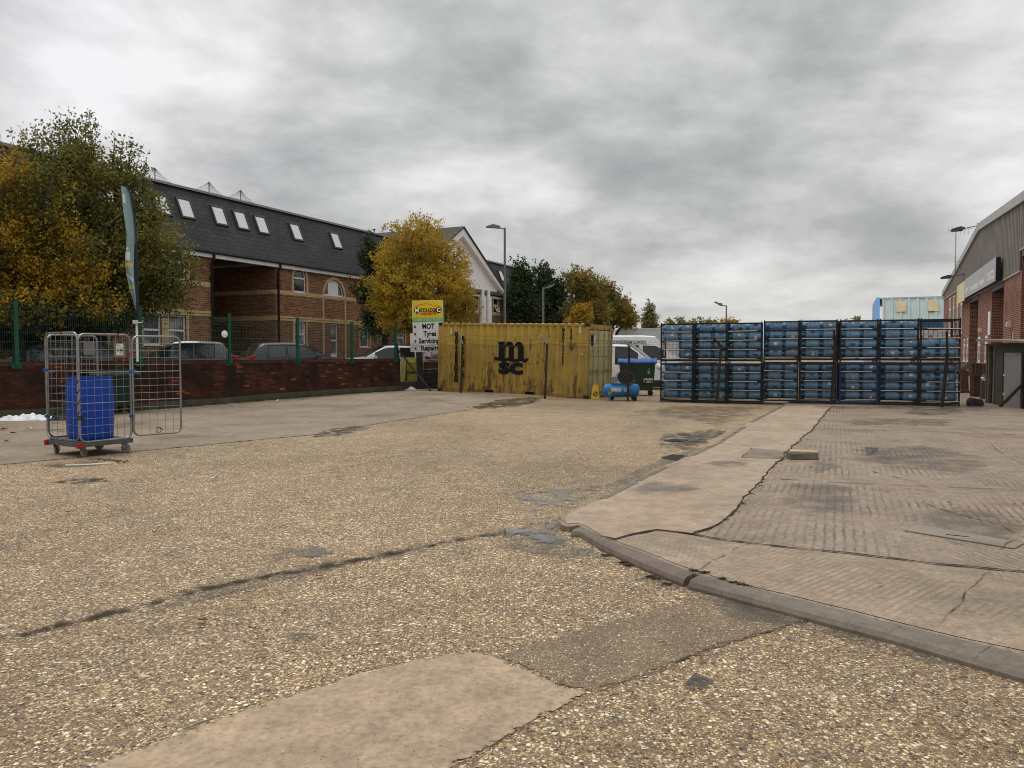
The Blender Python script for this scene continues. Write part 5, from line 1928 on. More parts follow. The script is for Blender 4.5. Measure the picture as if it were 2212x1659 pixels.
def rack_proto(blue=False):
    root = thing('bottle_rack', 'x', 'rack')
    M_ = M_RACKB if blue else M_RACK
    mb = MB()
    p = 0.042
    for x in (p / 2, RW - p / 2):
        for y in (p / 2, RD - p / 2):
            mb.box((x, y, RH / 2 + 0.008), (p, p, RH - 0.016))
            mb.box((x, y, 0.004), (0.07, 0.07, 0.008))
            mb.box((x, y, RH + 0.012), (0.028, 0.028, 0.03))
    for z in (0.075, RH - 0.03):
        for y in (p / 2, RD - p / 2):
            mb.box((RW / 2, y, z), (RW - 2 * p, p * 0.8, 0.05))
        for x in (p / 2, RW - p / 2):
            mb.box((x, RD / 2, z), (p * 0.8, RD - 2 * p, 0.05))
    mb.build('frame', M_, root)
    mb = MB()
    for x in (p / 2, RW - p / 2, RW / 2):
        for k in range(1, 7):
            y = RD * k / 7
            if x != RW / 2:
                mb.box((x, y, RH / 2), (0.012, 0.012, RH - 0.16))
    for k in range(1, 8):
        mb.box((RW * k / 8, RD - p / 2, RH / 2), (0.012, 0.012, RH - 0.16))
    for z in TIER:
        for y in (0.10, 0.24, 0.38, 0.52, 0.66, 0.80, 0.94):
            mb.box((RW / 2, y, z - 0.012), (RW - 2 * p, 0.018, 0.018))
        for x in (p, RW / 2, RW - p):
            mb.box((x, RD / 2, z - 0.030), (0.02, RD - 2 * p, 0.016))
        mb.box((RW / 2, 0.02, z - 0.008), (RW - 2 * p, 0.02, 0.02))
    mb.build('bars', M_, root)
    for j, z in enumerate(TIER):
        r_ = MB()
        r_.tube([(0.0, -0.012, 0), (0.84, -0.012, 0)], 0.0115, 6)
        o_ = r_.build('retaining_rod', M_ROD, root)
        o_.location = (0.05, 0, z)
    return root


RL = gp(1424.5, 869.3, 0)
RR = gp(2074, 879, ZA)
rdir = (RR - RL)
rdir.z = 0
rdir.normalize()
RROT = math.atan2(rdir.y, rdir.x)
rnrm = Vector((-rdir.y, rdir.x, 0))
RL = RL + rnrm * 0.16


def rack_x(px):
    d = ray(px, 762)
    k = RL.xy.dot(rnrm.xy) / d.xy.dot(rnrm.xy)
    return (d * k - RL).xy.dot(rdir.xy)


starts = [1426.5, 1499.0, 1571.5, 1648.0, 1727.0, 1814.5, 1900.0, 1988.0]
ORD = ['first', 'second', 'third', 'fourth', 'fifth', 'sixth', 'seventh', 'eighth']
TN = ['bottom', 'second', 'third', 'top']
pr_black = rack_proto(False)
pr_blue = rack_proto(True)
used = {'k': False, 'b': False}
rb = random.Random(21)
no_rod_low = {1: (3, 2, 1, 0), 6: (3, 2), 7: (3,)}
for ci, q in enumerate(starts):
    x0 = rack_x(q)
    x1 = rack_x(starts[ci + 1]) if ci < 7 else x0 + RW + 0.03
    wid = min(RW + 0.02, max(0.98, x1 - x0 - 0.02))
    zb = 0.0 if ci < 3 else ZA + 0.001
    lift = (0.012, 0.02, 0.02, 0.0, 0.008, 0.0, 0.004, 0.004)[ci]
    for up in (0, 1):
        blue = (ci == 5 and up == 0)
        key = 'b' if blue else 'k'
        src = pr_blue if blue else pr_black
        r_ = src if not used[key] else copy_tree(src)
        used[key] = True
        z0 = zb + (RH + 0.002 + lift if up else 0.0)
        skew = rb.uniform(-0.012, 0.012)
        org = RL + rdir * (x0 + (rb.uniform(-0.015, 0.015) if up else 0)) + rnrm * rb.uniform(-0.01, 0.02)
        r_.location = (org.x, org.y, z0)
        r_.rotation_euler = (0, 0, RROT + skew)
        r_.scale = (wid / RW, 1, 1)
        lvl = 'upper' if up else 'lower'
        nm = 'blue framed' if blue else 'black'
        extra = ''
        if ci == 0 and up:
            extra = ', two gaps'
        if ci == 7 and up:
            extra = ', top half empty'
        r_['label'] = f'{nm} steel bottle rack, {lvl} one of the {ORD[ci]} stack from the left{extra}'
        r_['group'] = 'steel racks of water bottles'
        rods = [c for c in r_.children if c.name.startswith('retaining_rod')]
        rods.sort(key=lambda o_: o_.location.z)
        for j, o_ in enumerate(rods):
            o_.location.x = rb.choice((0.03, 0.05, 0.12, 0.15)) if ci < 7 else 0.18
            o_.location.z = TIER[j] + rb.uniform(-0.004, 0.010)
            o_.rotation_euler = (0, rb.uniform(-0.012, 0.012), 0)
            if not up and j in no_rod_low.get(ci, ()):
                o_.location.y = 0.12
            if up and ci == 3 and j in (1, 3) or up and ci == 1 and j == 3:
                o_.location.y = 0.13
        cs, sn = math.cos(RROT + skew), math.sin(RROT + skew)
        sgn = 1 if ci == 7 else -1
        for j in range(4):
            if ci == 7 and up and j >= 2:
                continue
            for half in (0, 1):
                if ci == 0 and up and j in (0, 1) and half == 0:
                    continue
                for row in (0, 1):
                    kd = rb.choices((0, 1, 2), (0.42, 0.30, 0.28))[0]
                    rl = rb.choice({0: (0.0,), 1: (-0.55, -0.1, 0.35), 2: (-0.5, 0.1, 0.4)}[kd])
                    if row == 1:
                        kd, rl = 0, 0.0
                    bt = get_bottle(sgn if row == 0 else -sgn, kd, rl)
                    lx = wid * (0.265 if half == 0 else 0.755) + rb.uniform(-0.012, 0.012) - (0.03 * sgn if half == (0 if sgn < 0 else 1) else 0)
                    if ci == 0 and not up and j == 3 and half == 0:
                        lx += 0.10
                    ly = 0.155 + 0.275 * row
                    bt.location = (org.x + cs * lx - sn * ly, org.y + sn * lx + cs * ly, z0 + TIER[j] + 0.135)
                    bt.rotation_euler = (rb.uniform(-0.03, 0.03), rb.uniform(-0.015, 0.015), RROT + skew + rb.uniform(-0.02, 0.02))
                    side = 'left' if half == 0 else 'right'
                    what = ('', ' with sticker', ' with handle')[kd]
                    rw = 'front' if row == 0 else 'rear'
                    bt['label'] = f'blue bottle{what}, {rw} {side} on the {TN[j]} tier, {lvl} rack, {ORD[ci]} stack from left'
                    bt['category'] = 'bottle'
                    bt['group'] = 'blue water bottles lying in the racks'
# rows three and four, almost hidden: one object for the bottles beyond the first three hundred
base_b = get_bottle(-1, 0, 0.0)
pv = [v.co.copy() for v in base_b.data.vertices]
pf = [list(p.vertices) for p in base_b.data.polygons]
pv2 = [Vector((-v.x, -v.y, v.z)) for v in pv]
bpy.data.objects.remove(base_b.children[0])
bpy.data.objects.remove(base_b)
mb = MB()
for ci, q in enumerate(starts):
    x0 = rack_x(q)
    zb = 0.0 if ci < 3 else ZA + 0.001
    for up in (0, 1):
        z0 = zb + (RH + 0.015 if up else 0.0)
        for j in range(4):
            if (ci == 7 and up and j >= 2):
                continue
            for half in (0, 1):
                if ci == 0 and up and j in (0, 1) and half == 0:
                    continue
                for row in (2, 3):
                    c = RL + rdir * (x0 + RW * (0.265 if half == 0 else 0.755)) + rnrm * (0.155 + 0.275 * row)
                    mb.M = Matrix.Translation((c.x, c.y, z0 + TIER[j] + 0.135)) @ Matrix.Rotation(RROT, 4, 'Z')
                    mb.add(pv if row == 2 else pv2, pf, 0, True)
mb.M = Matrix.Identity(4)
tag(mb.build('water_bottles', M_BOT, None, fix=False, angle=55), 'mass of blue water bottles deep inside the racks behind the front rows', 'bottles', kind='stuff')

# ================================================================ garage sign
M_SY = mat('yellow_sign', (0.72, 0.50, 0.012), 0.4, var=0.06, scale=2, dirt=(0.33, 0.27, 0.05), dirt_amt=0.3, streak=True)
M_SW = mat('dirty_white_sign', (0.68, 0.69, 0.68), 0.45, var=0.05, dirt=(0.40, 0.42, 0.38), dirt_amt=0.45, streak=True)
M_SG = mat('green_sign_band', (0.10, 0.42, 0.08), 0.45, var=0.1, dirt=(0.18, 0.36, 0.14), dirt_amt=0.4)
M_SR = mat('red_lettering', (0.42, 0.035, 0.015), 0.5, var=0.1)
M_SM = mat('maroon_square', (0.15, 0.025, 0.035), 0.5, var=0.1)
M_FADE = mat('faded_white_lettering', (0.36, 0.60, 0.33), 0.5, var=0.3, scale=9, dirt=(0.16, 0.42, 0.13), dirt_amt=0.55, dirt_scale=6)
SY = 30.6
sl_, sr_ = at(895, 700, SY), at(961.5, 700, SY)
gsign = thing('garage_sign', 'tall yellow and white garage sign on dark posts beside the yellow container', 'sign', (sl_.x, SY, 0.15), 0.0)
gsign.rotation_euler = (0, math.radians(-1.5), math.radians(2))
SWD = sr_.x - sl_.x
Z = lambda y: EYE - 0.15 + (at(928, y, SY).z - EYE)
mb = MB()
mb.span((0, 0, Z(760.5)), (SWD, 0.16, Z(649.5)), 0)
mb.span((0.05, 0.161, Z(758)), (SWD + 0.06, 0.24, Z(651)), 1)
mb.span((-0.12, 0.03, Z(760)), (-0.002, 0.20, Z(720)), 2)
mb.build('sign_box', [M_SW, mat('sign_side', (0.05, 0.055, 0.06), 0.5), M_SW], gsign)
mb = MB()
mb.span((0.015, -0.012, Z(687.5)), (SWD - 0.015, -0.001, Z(650.2)))
mb.build('top_panel', M_SY, gsign)
mb = MB()
mb.span((0.012, -0.012, Z(695.2)), (SWD - 0.012, -0.001, Z(688)))
mb.build('green_band', M_SG, gsign)
for x in (0.10, SWD - 0.2):
    mb = MB()
    mb.span((x, 0.02, -0.1), (x + 0.25, 0.15, Z(760.8)))
    mb.build('post', M_BLACKP, gsign)
yl = -0.016
lx = lambda px: (at(px, 700, SY).x - sl_.x)
for cpx, ch in ((905.2, 'M'), (952, 'C')):
    mb = MB()
    mb.prism([(lx(cpx) + 0.118 * math.cos(2 * PI * k / 20), Z(671.2) + 0.125 * math.sin(2 * PI * k / 20)) for k in range(20)], 'y', -0.015, -0.012)
    mb.build('roundel', M_PRINT, gsign)
    text('lettering', ch, 0.21, M_LETW, gsign, (lx(cpx), -0.0185, Z(671.2)), UP, 0.001, 0.012)
t = text('lettering', 'OTO-LOGI', 0.20, M_PRINT, gsign, (lx(928.8), yl, Z(671.2)), UP, 0.002, 0.007)
t.scale.x = (lx(945.5) - lx(911.5)) / t.dimensions.x
t = text('lettering', 'AUTOCENTRE', 0.125, M_SR, gsign, (lx(929.5), yl, Z(678.6)), UP, 0.002, 0.006)
t.scale.x = (lx(946.5) - lx(912)) / t.dimensions.x
mb = MB()
pth = [(901, 667), (905, 661), (914, 658), (925, 656.6), (937, 658.6)]
mb.tube([(lx(a), -0.014, Z(b)) for a, b in pth], 0.008, 5)
mb.tube([(lx(a), -0.014, Z(b)) for a, b in ((941, 661), (948, 661.4), (954, 663), (957, 666))], 0.008, 5)
mb.build('swoosh', M_SR, gsign)
t = text('lettering', 'UNBEATABLE PRICES', 0.105, M_FADE, gsign, (SWD / 2, yl, Z(691.6)), UP, 0.002, 0.005)
t.scale.x = SWD * 0.92 / t.dimensions.x
for s, py, c_, w_ in (('MOT', 706.2, 928.5, 26.5), ('Tyres', 722, 929, 27.5), ('Servicing', 737.5, 927, 44.5), ('Repairs', 753, 928.5, 39)):
    t = text('lettering', s, 0.28, M_PRINT, gsign, (lx(c_ + (2.5 if s != 'MOT' else 0)), -0.004, Z(py)), UP, 0.002, 0.009)
    t.scale.x = (w_ / FPX * SY) / t.dimensions.x
    mb = MB()
    x = lx(899.8)
    mb.span((x - 0.035, -0.006, Z(py) - 0.05), (x + 0.035, -0.001, Z(py) + 0.05))
    mb.build('bullet', M_SM, gsign)

# ---- behind the fence, left of the container
M_BARR = mat('faded_yellow_plastic', (0.50, 0.44, 0.15), 0.5, var=0.12, dirt=(0.22, 0.19, 0.07), dirt_amt=0.4, streak=True)
M_BARR2 = mat('deep_yellow_plastic', (0.42, 0.33, 0.03), 0.5, var=0.12, dirt=(0.18, 0.14, 0.04), dirt_amt=0.4, streak=True)
bl, br = at(863, 800, 30.9), at(911, 800, 30.9)
bar = thing('plastic_barrier', 'pale yellow plastic road barrier standing on end behind the chain link fence', 'barrier', (bl.x, 31.0, 0.15), math.radians(-6))
BW_ = br.x - bl.x
mb = MB()
mb.prism([(0, 0), (0.27, 0), (0.29, 0.22), (0.20, 0.26), (0.22, 0.62), (0.26, 0.98), (0.26, 1.24), (0.05, 1.26)], 'y', 0, 0.45)
mb.prism([(BW_ - 0.24, 0), (BW_ - 0.03, 0), (BW_ - 0.03, 0.3), (BW_ + .01, 0.55), (BW_, 1.12), (BW_ - 0.05, 1.22), (BW_ - 0.24, 1.22)], 'y', 0, 0.45)
mb.span((0.05, 0.3, 0), (BW_ - .05, 0.46, 1.25))
mb.build('shell', M_BARR, bar, bevel=0.02)
mb = MB()
mb.span((0.262, 0.10, 0.0), (BW_ - 0.242, 0.299, 0.58))
mb.span((0.262, 0.08, 0.68), (BW_ - 0.242, 0.298, 1.10))
mb.build('channel', M_BARR2, bar, bevel=0.03)
M_BROWN = mat('brown_board', (0.105, 0.072, 0.030), 0.85, var=0.25)
M_JUNK = mat('dark_plastic_junk', (0.022, 0.024, 0.026), 0.7, var=0.4, scale=3)
st_l = at(913, 800, 31.2)
stl = thing('junk_trolley', 'dark stack of crates and rails with a brown board beside the yellow container', 'stack of crates', (st_l.x, 31.2, 0.15), 0.0)
mb = MB()
rr = random.Random(8)
for k in range(5):
    z = 0.04 + k * 0.15
    mb.box((0.42 + rr.uniform(-.04, .04), 0.3, z + 0.065), (0.86 + rr.uniform(-.08, .04), 0.6, 0.115), 0, Matrix.Rotation(rr.uniform(-.04, .04), 3, 'Y'))
mb.build('crates', M_JUNK, stl, bevel=0.008)
mb = MB()
mb.span((0.02, 0.15, 0.80), (0.62, 0.55, 1.08))
mb.build('board', M_BROWN, stl, bevel=0.01)
mb = MB()
mb.tube([(-0.02, 0.1, 1.10), (0.12, 0.1, 1.17), (0.9, 0.1, 1.16)], 0.022, 6)
mb.tube([(0.0, 0.1, 0.79), (0.9, 0.1, 0.79)], 0.016, 6)
mb.tube([(0.72, 0.12, 0.0), (0.72, 0.12, 1.3)], 0.035, 8)
mb.tube([(-0.02, 0.1, 0.0), (-0.02, 0.1, 1.10)], 0.02, 6)
mb.build('rail', M_RODS, stl)
o = MB()
o.grid(lambda u, v: ((u - 0.5) * 0.62, (v - 0.5) * 0.3, 0.10 * max(0, 1 - (2 * u - 1) ** 2) * max(0, 1 - (2 * v - 1) ** 2) * (0.7 + 0.5 * math.sin(9 * u + 4 * v)) + 0.005), 16, 8)
M_RAG = mat('white_plastic_sheet', (0.72, 0.72, 0.74), 0.45, var=0.08, dirt=(0.45, 0.43, 0.40), dirt_amt=0.3)
g = gp(884, 841.5, 0.15)
tag(o.build('plastic_sheet', M_RAG, None, (g.x, g.y, 0.152)), 'scrap of white plastic on the ground at the foot of the yellow barrier', 'plastic sheet')
mb = MB()
mb.box((0, 0, 0), (0.22, 0.02, 0.24))
c = at(910.5, 768.5, 31.5)
tag(mb.build('notice_board', M_SW, None, tuple(c)), 'small white notice hanging behind the dark sign post', 'notice')

# ---- yellow floor sign, compressor, green bin
M_CONE = mat('yellow_sign_plastic', (0.62, 0.40, 0.012), 0.4, var=0.1, dirt=(0.35, 0.22, 0.03), dirt_amt=0.3)
g = gp(1286, 862.5, 0.02)
cone = thing('folding_sign', 'yellow folding no parking sign at the corner of the container', 'folding sign', (g.x, g.y, 0.02), math.radians(-6))
mb = MB()
for sg in (-1, 1):
    th = 0.008
    def Q(x, z, sg=sg):
        return (x, sg * (0.15 - 0.26 * z), z)
    front = [(-0.15, 0.0), (0.15, 0.0), (0.145, 0.05), (0.085, 0.5), (-0.085, 0.5), (-0.145, 0.05)]
    pts = [Q(*p) for p in front] + [(p[0], sg * (0.15 - 0.26 * p[1]) - sg * th, p[1]) for p in front]
    n = len(front)
    mb.add(pts, [list(range(n)), [n + i for i in range(n)][::-1]] + [(i, (i + 1) % n, n + (i + 1) % n, n + i) for i in range(n)])
mb.build('panel', M_CONE, cone)
mb = MB()
R = Matrix.Rotation(-math.atan(0.26), 3, 'X')
cc_ = Vector((0.0, -(0.15 - 0.26 * 0.19) - 0.004, 0.19))
mb.add([cc_ + R @ Vector((0.088 * math.cos(2 * PI * k / 24), 0, 0.088 * math.sin(2 * PI * k / 24))) for k in range(24)], [list(range(24))], 0)
mb.box(cc_ + R @ Vector((0, -0.003, 0)), (0.032, 0.003, 0.165), 1, R @ Matrix.Rotation(math.radians(-50), 3, 'Y'))
mb.build('symbol', [mat('dark_grey_print', (0.05, 0.05, 0.055), 0.6), M_CONE], cone)

M_CBLUE = mat('compressor_blue', (0.015, 0.20, 0.50), 0.3, var=0.12, dirt=(0.02, 0.10, 0.24), dirt_amt=0.3, coat=0.3)
M_ALU = mat('cast_aluminium', (0.32, 0.32, 0.32), 0.5, 0.6, var=0.2)
M_RUB = mat('black_rubber', (0.012, 0.012, 0.012), 0.8, var=0.3)
g0, g1 = gp(1303, 867, 0), gp(1381, 866, 0)
Yc = 25.75
xl, xr = at(1302.5, 850, Yc).x, at(1381, 850, Yc).x
comp = thing('air_compressor', 'blue air compressor with horizontal tank and black motor by the container doors', 'air compressor', ((xl + xr) / 2, Yc, 0.0), math.radians(-3))
CLn = xr - xl
mb = MB()
hl = CLn / 2
prof = [(0.02, -hl), (0.12, -hl + 0.012), (0.19, -hl + 0.05), (0.222, -hl + 0.12), (0.225, -hl + 0.15), (0.225, hl - 0.15), (0.222, hl - 0.12), (0.19, hl - 0.05), (0.12, hl - 0.012), (0.02, hl)]
mb.lathe(prof, 24, axis='x', c=(0, 0, 0.34))
mb.span((-0.34, -0.15, 0.54), (0.30, 0.15, 0.585))
for x in (-0.40, 0.42):
    mb.span((x - 0.04, -0.15, 0.10), (x + 0.04, 0.15, 0.16))
mb.span((-0.42, -0.17, 0.02), (-0.36, -0.13, 0.2))
mb.build('tank', M_CBLUE, comp)
for x, y in ((-0.30, 0.2), (0.43, -0.17), (0.43, 0.17)):
    mb = MB()
    mb.lathe([(0.02, -0.025), (0.07, -0.025), (0.08, -0.015), (0.08, 0.015), (0.07, 0.025), (0.02, 0.025)], 16, axis='y', c=(x, y, 0.08))
    mb.build('wheel', M_RUB, comp)
mb = MB()
mb.span((-0.32, -0.16, 0.585), (-0.14, 0.10, 0.80))
for k in range(6):
    mb.span((-0.335, -0.175, 0.60 + k * 0.032), (-0.125, 0.115, 0.612 + k * 0.032))
mb.build('pump', M_ALU, comp)
mb = MB()
gx = 0.13
for rr_ in (0.06, 0.12, 0.18, 0.24):
    mb.tube([(gx + rr_ * 1.35 * math.cos(2 * PI * k / 28), -0.16, 0.79 + rr_ * 0.88 * math.sin(2 * PI * k / 28)) for k in range(29)], 0.008, 4, 1, caps=False)
mb.lathe([(0.02, -0.02), (0.27, -0.02), (0.28, 0.0), (0.27, 0.10), (0.02, 0.10)], 24, axis='y', c=(0, 0, 0))
mb.v = [(v[0] + (gx if i >= len(mb.v) - 120 else 0), v[1] + (-0.10 if i >= len(mb.v) - 120 else 0), (v[2] * 0.78 + 0.79) if i >= len(mb.v) - 120 else v[2]) for i, v in enumerate(mb.v)]
mb.lathe([(0.02, -0.15), (0.10, -0.14), (0.12, -0.08), (0.12, 0.13), (0.09, 0.16)], 16, axis='x', c=(0.17, 0.06, 0.71))
mb.build('belt_guard', [M_BLACKP, M_LAMP], comp)
mb = MB()
mb.span((0.30, -0.05, 0.585), (0.36, 0.05, 0.72))
mb.lathe([(0.03, -0.005), (0.03, 0.02)], 12, axis='y', c=(0.41, -0.10, 0.66))
mb.tube([(0.33, 0, 0.66), (0.40, -0.05, 0.66), (0.41, -0.09, 0.66)], 0.012, 6)
mb.build('gauge', M_ALU, comp)
mb = MB()
sgrid = lambda x0, x1, a0, a1: (lambda u, v: (x0 + (x1 - x0) * u, -0.2275 * math.cos(a0 + (a1 - a0) * v), 0.34 + 0.2275 * math.sin(a0 + (a1 - a0) * v)))
mb.grid(sgrid(-0.36, -0.02, -0.22, 0.42), 4, 5, 0)
mb.grid(sgrid(-hl + 0.16, -hl + 0.27, -0.75, -0.15), 3, 4, 1)
mb.build('sticker', [mat('grey_decal', (0.36, 0.40, 0.40), 0.5, var=0.3, scale=9), M_CONE], comp)
t = text('lettering', 'ABAC', 0.13, M_LETW, comp, (-0.18, -0.232, 0.375), UP, 0.002, 0.006)
t = text('lettering', 'A39B', 0.075, M_LETW, comp, (0.13, -0.231, 0.40), UP, 0.002, 0.002, shear=0.3)
t = text('lettering', '270', 0.065, M_LETW, comp, (0.12, -0.232, 0.33), UP, 0.002, 0.002, shear=0.3)

M_BGRN = mat('green_bin_plastic', (0.016, 0.050, 0.022), 0.45, var=0.15, dirt=(0.035, 0.045, 0.03), dirt_amt=0.4, streak=True)
M_BLID = mat('blue_bin_lid', (0.020, 0.10, 0.34), 0.4, var=0.12, dirt=(0.10, 0.18, 0.32), dirt_amt=0.3)


def four_wheel_bin(name, label, loc, rz, W_, D_, H_, body_m, lid_m):
    root = thing(name, label, 'bin', loc, rz)
    mb = MB()
    z0, z1 = 0.20, H_ - 0.12
    tp = 0.86
    secs = [(tp * 0.95, z0), (tp, z0 + 0.05), (0.97, z1 - 0.10), (0.98, z1 - .05), (1.05, z1 - 0.045), (1.05, z1)]
    pts = []
    for s, z in secs:
        hx, hy = W_ / 2 * s, D_ / 2 * s
        c = 0.07
        pts += [(-hx + c, -hy, z), (hx - c, -hy, z), (hx, -hy + c, z), (hx, hy - c, z), (hx - c, hy, z), (-hx + c, hy, z), (-hx, hy - c, z), (-hx, -hy + c, z)]
    fs = [(8 * i + j, 8 * i + (j + 1) % 8, 8 * i + 8 + (j + 1) % 8, 8 * i + 8 + j) for i in range(len(secs) - 1) for j in range(8)]
    fs += [list(range(8))[::-1], [8 * (len(secs) - 1) + j for j in range(8)]]
    mb.add(pts, fs, 0, True)
    for k in range(9):
        x = -W_ * 0.45 + W_ * 0.9 * k / 8
        mb.span((x - 0.012, -D_ * 0.515, z1 - 0.16), (x + 0.012, -D_ * 0.48, z1 - 0.046))
    mb.build('body', body_m, root, angle=30)
    mb = MB()
    mb.grid(lambda u, v: ((u - .5) * W_ * 1.06, (v - .5) * D_ * 1.06, z1 + 0.012 + 0.13 * math.sin(PI * min(1, max(0, v))) ** 0.6 + 0.012 * math.cos(u * 2 * PI * 3)), 24, 10)
    mb.grid(lambda u, v: ((u - .5) * W_ * 1.06, -D_ * 0.53, z1 - 0.03 + v * (0.042 + 0.012 * math.cos(u * 2 * PI * 3))), 24, 1)
    for sg in (-1, 1):
        mb.span((sg * W_ * 0.40 - 0.05, -D_ * 0.56, z1 - 0.005), (sg * W_ * 0.40 + 0.05, -D_ * 0.50, z1 + 0.035))
    mb.build('lid', lid_m, root)
    for sx in (-1, 1):
        for sy in (-1, 1):
            mb = MB()
            x, y = sx * W_ * 0.36, sy * D_ * 0.33
            mb.lathe([(0.02, -0.022), (0.085, -0.022), (0.095, -0.012), (0.095, 0.012), (0.085, 0.022), (0.02, 0.022)], 14, axis='y', c=(x, y, 0.095))
            mb.prism([(x - 0.05, 0.10), (x + 0.05, 0.10), (x + 0.07, z0), (x - 0.07, z0)], 'y', y - 0.035, y + 0.035)
            mb.build('wheel', M_RUB, root)
    return root


gbin = four_wheel_bin('wheelie_bin', 'large green wheeled bin with blue lid behind the blue compressor', (4.72, 29.0, 0), math.radians(-9), 1.36, 1.0, 1.36, M_BGRN, M_BLID)
mb = MB()
mb.span((0.22, -0.47, 0.44), (0.58, -0.458, 0.66))
pl_ = mb.build('bin_plate', M_PRINT, gbin)
mb = MB()
mb.span((0.235, -0.474, 0.60), (0.565, -0.4705, 0.65))
mb.build('stripe', M_SW, pl_)
text('lettering', '7 ZS11', 0.12, M_SW, pl_, (0.40, -0.473, 0.52), UP, 0.002, 0.004)
t = text('lettering', 'BR 2', 0.10, M_SW, gbin, (0.42, -0.478, 0.92), (PI / 2, -PI / 2, 0), 0.002, 0.001)

# ================================================================ vehicles
M_CGL = glass_mat('car_glass', (0.008, 0.012, 0.012), 0.07)
M_TYRE = M_RUB
M_RIM = mat('alloy', (0.35, 0.35, 0.36), 0.35, 0.8, var=0.1)
M_TAIL = mat('red_lamp_lens', (0.30, 0.008, 0.010), 0.15, var=0.15, coat=0.6)
M_HEAD = mat('clear_lamp_lens', (0.45, 0.47, 0.49), 0.08, var=0.2, coat=0.8)
M_ORG = mat('amber_lens', (0.65, 0.16, 0.01), 0.2, var=0.15, coat=0.5)


def paint(name, c, flake=0.0):
    return mat(name, c, 0.28, 0.25 if flake else 0.0, var=0.05, coat=0.8, dirt=tuple(k * 0.7 + 0.02 for k in c), dirt_amt=0.2)


HATCH = [(0.000, .50, .48, .80, .86, 0, 0), (0.012, .60, .57, .88, .86, 0, 0), (0.030, .665, .61, .95, .84, 0, 1), (0.115, .925, .64, .985, .745, 0, 0), (0.150, .975, .645, .99, .745, 0, 0), (0.185, .985, .645, 1, .75, 1, 0), (0.335, 1.0, .64, 1, .76, 0, 0), (0.350, 1.0, .64, 1, .76, 1, 0), (0.430, .995, .635, 1, .76, 1, 0), (0.500, .975, .63, 1, .765, 1, 1), (0.600, .835, .625, 1, .82, 0, 1), (0.695, .685, .62, .99, .88, 0, 0), (0.80, .645, .61, .975, .86, 0, 0), (0.89, .60, .575, .95, .82, 0, 0), (0.95, .545, .52, .90, .80, 0, 0), (0.985, .45, .43, .84, .8, 0, 0), (1.0, .34, .33, .76, .8, 0, 0)]
VAN = [(0.000, .60, .45, .93, .95, 0, 0), (0.006, .93, .54, .95, .90, 0, 0), (0.02, .975, .55, .98, .89, 0, 0), (0.20, .99, .555, 1, .88, 0, 0), (0.49, 1.0, .555, 1, .87, 0, 0), (0.51, 1.0, .555, 1, .865, 1, 0), (0.645, .985, .55, 1, .85, 1, 1), (0.735, .84, .55, 1, .86, 0, 1), (0.845, .63, .545, .99, .89, 0, 0), (0.90, .585, .54, .965, .87, 0, 0), (0.95, .52, .50, .92, .85, 0, 0), (0.985, .42, .40, .85, .82, 0, 0), (1.0, .30, .29, .78, .8, 0, 0)]
BUS = [(0.000, .50, .42, .94, .96, 0, 0), (0.005, .93, .50, .95, .92, 0, 0), (0.015, .975, .52, .98, .90, 0, 0), (0.05, .99, .52, 1, .885, 1, 0), (0.20, 1.0, .52, 1, .885, 0, 0), (0.22, 1.0, .52, 1, .885, 1, 0), (0.40, 1.0, .52, 1, .885, 0, 0), (0.42, 1.0, .52, 1, .885, 1, 0), (0.58, 1.0, .52, 1, .88, 0, 0), (0.62, 1.0, .50, 1, .875, 1, 0), (0.735, .985, .49, 1, .86, 1, 1), (0.80, .83, .48, 1, .86, 0, 1), (0.875, .62, .47, .99, .88, 0, 0), (0.93, .545, .46, .96, .87, 0, 0), (0.97, .46, .43, .92, .85, 0, 0), (0.992, .36, .34, .87, .8, 0, 0), (1.0, .25, .24, .82, .8, 0, 0)]


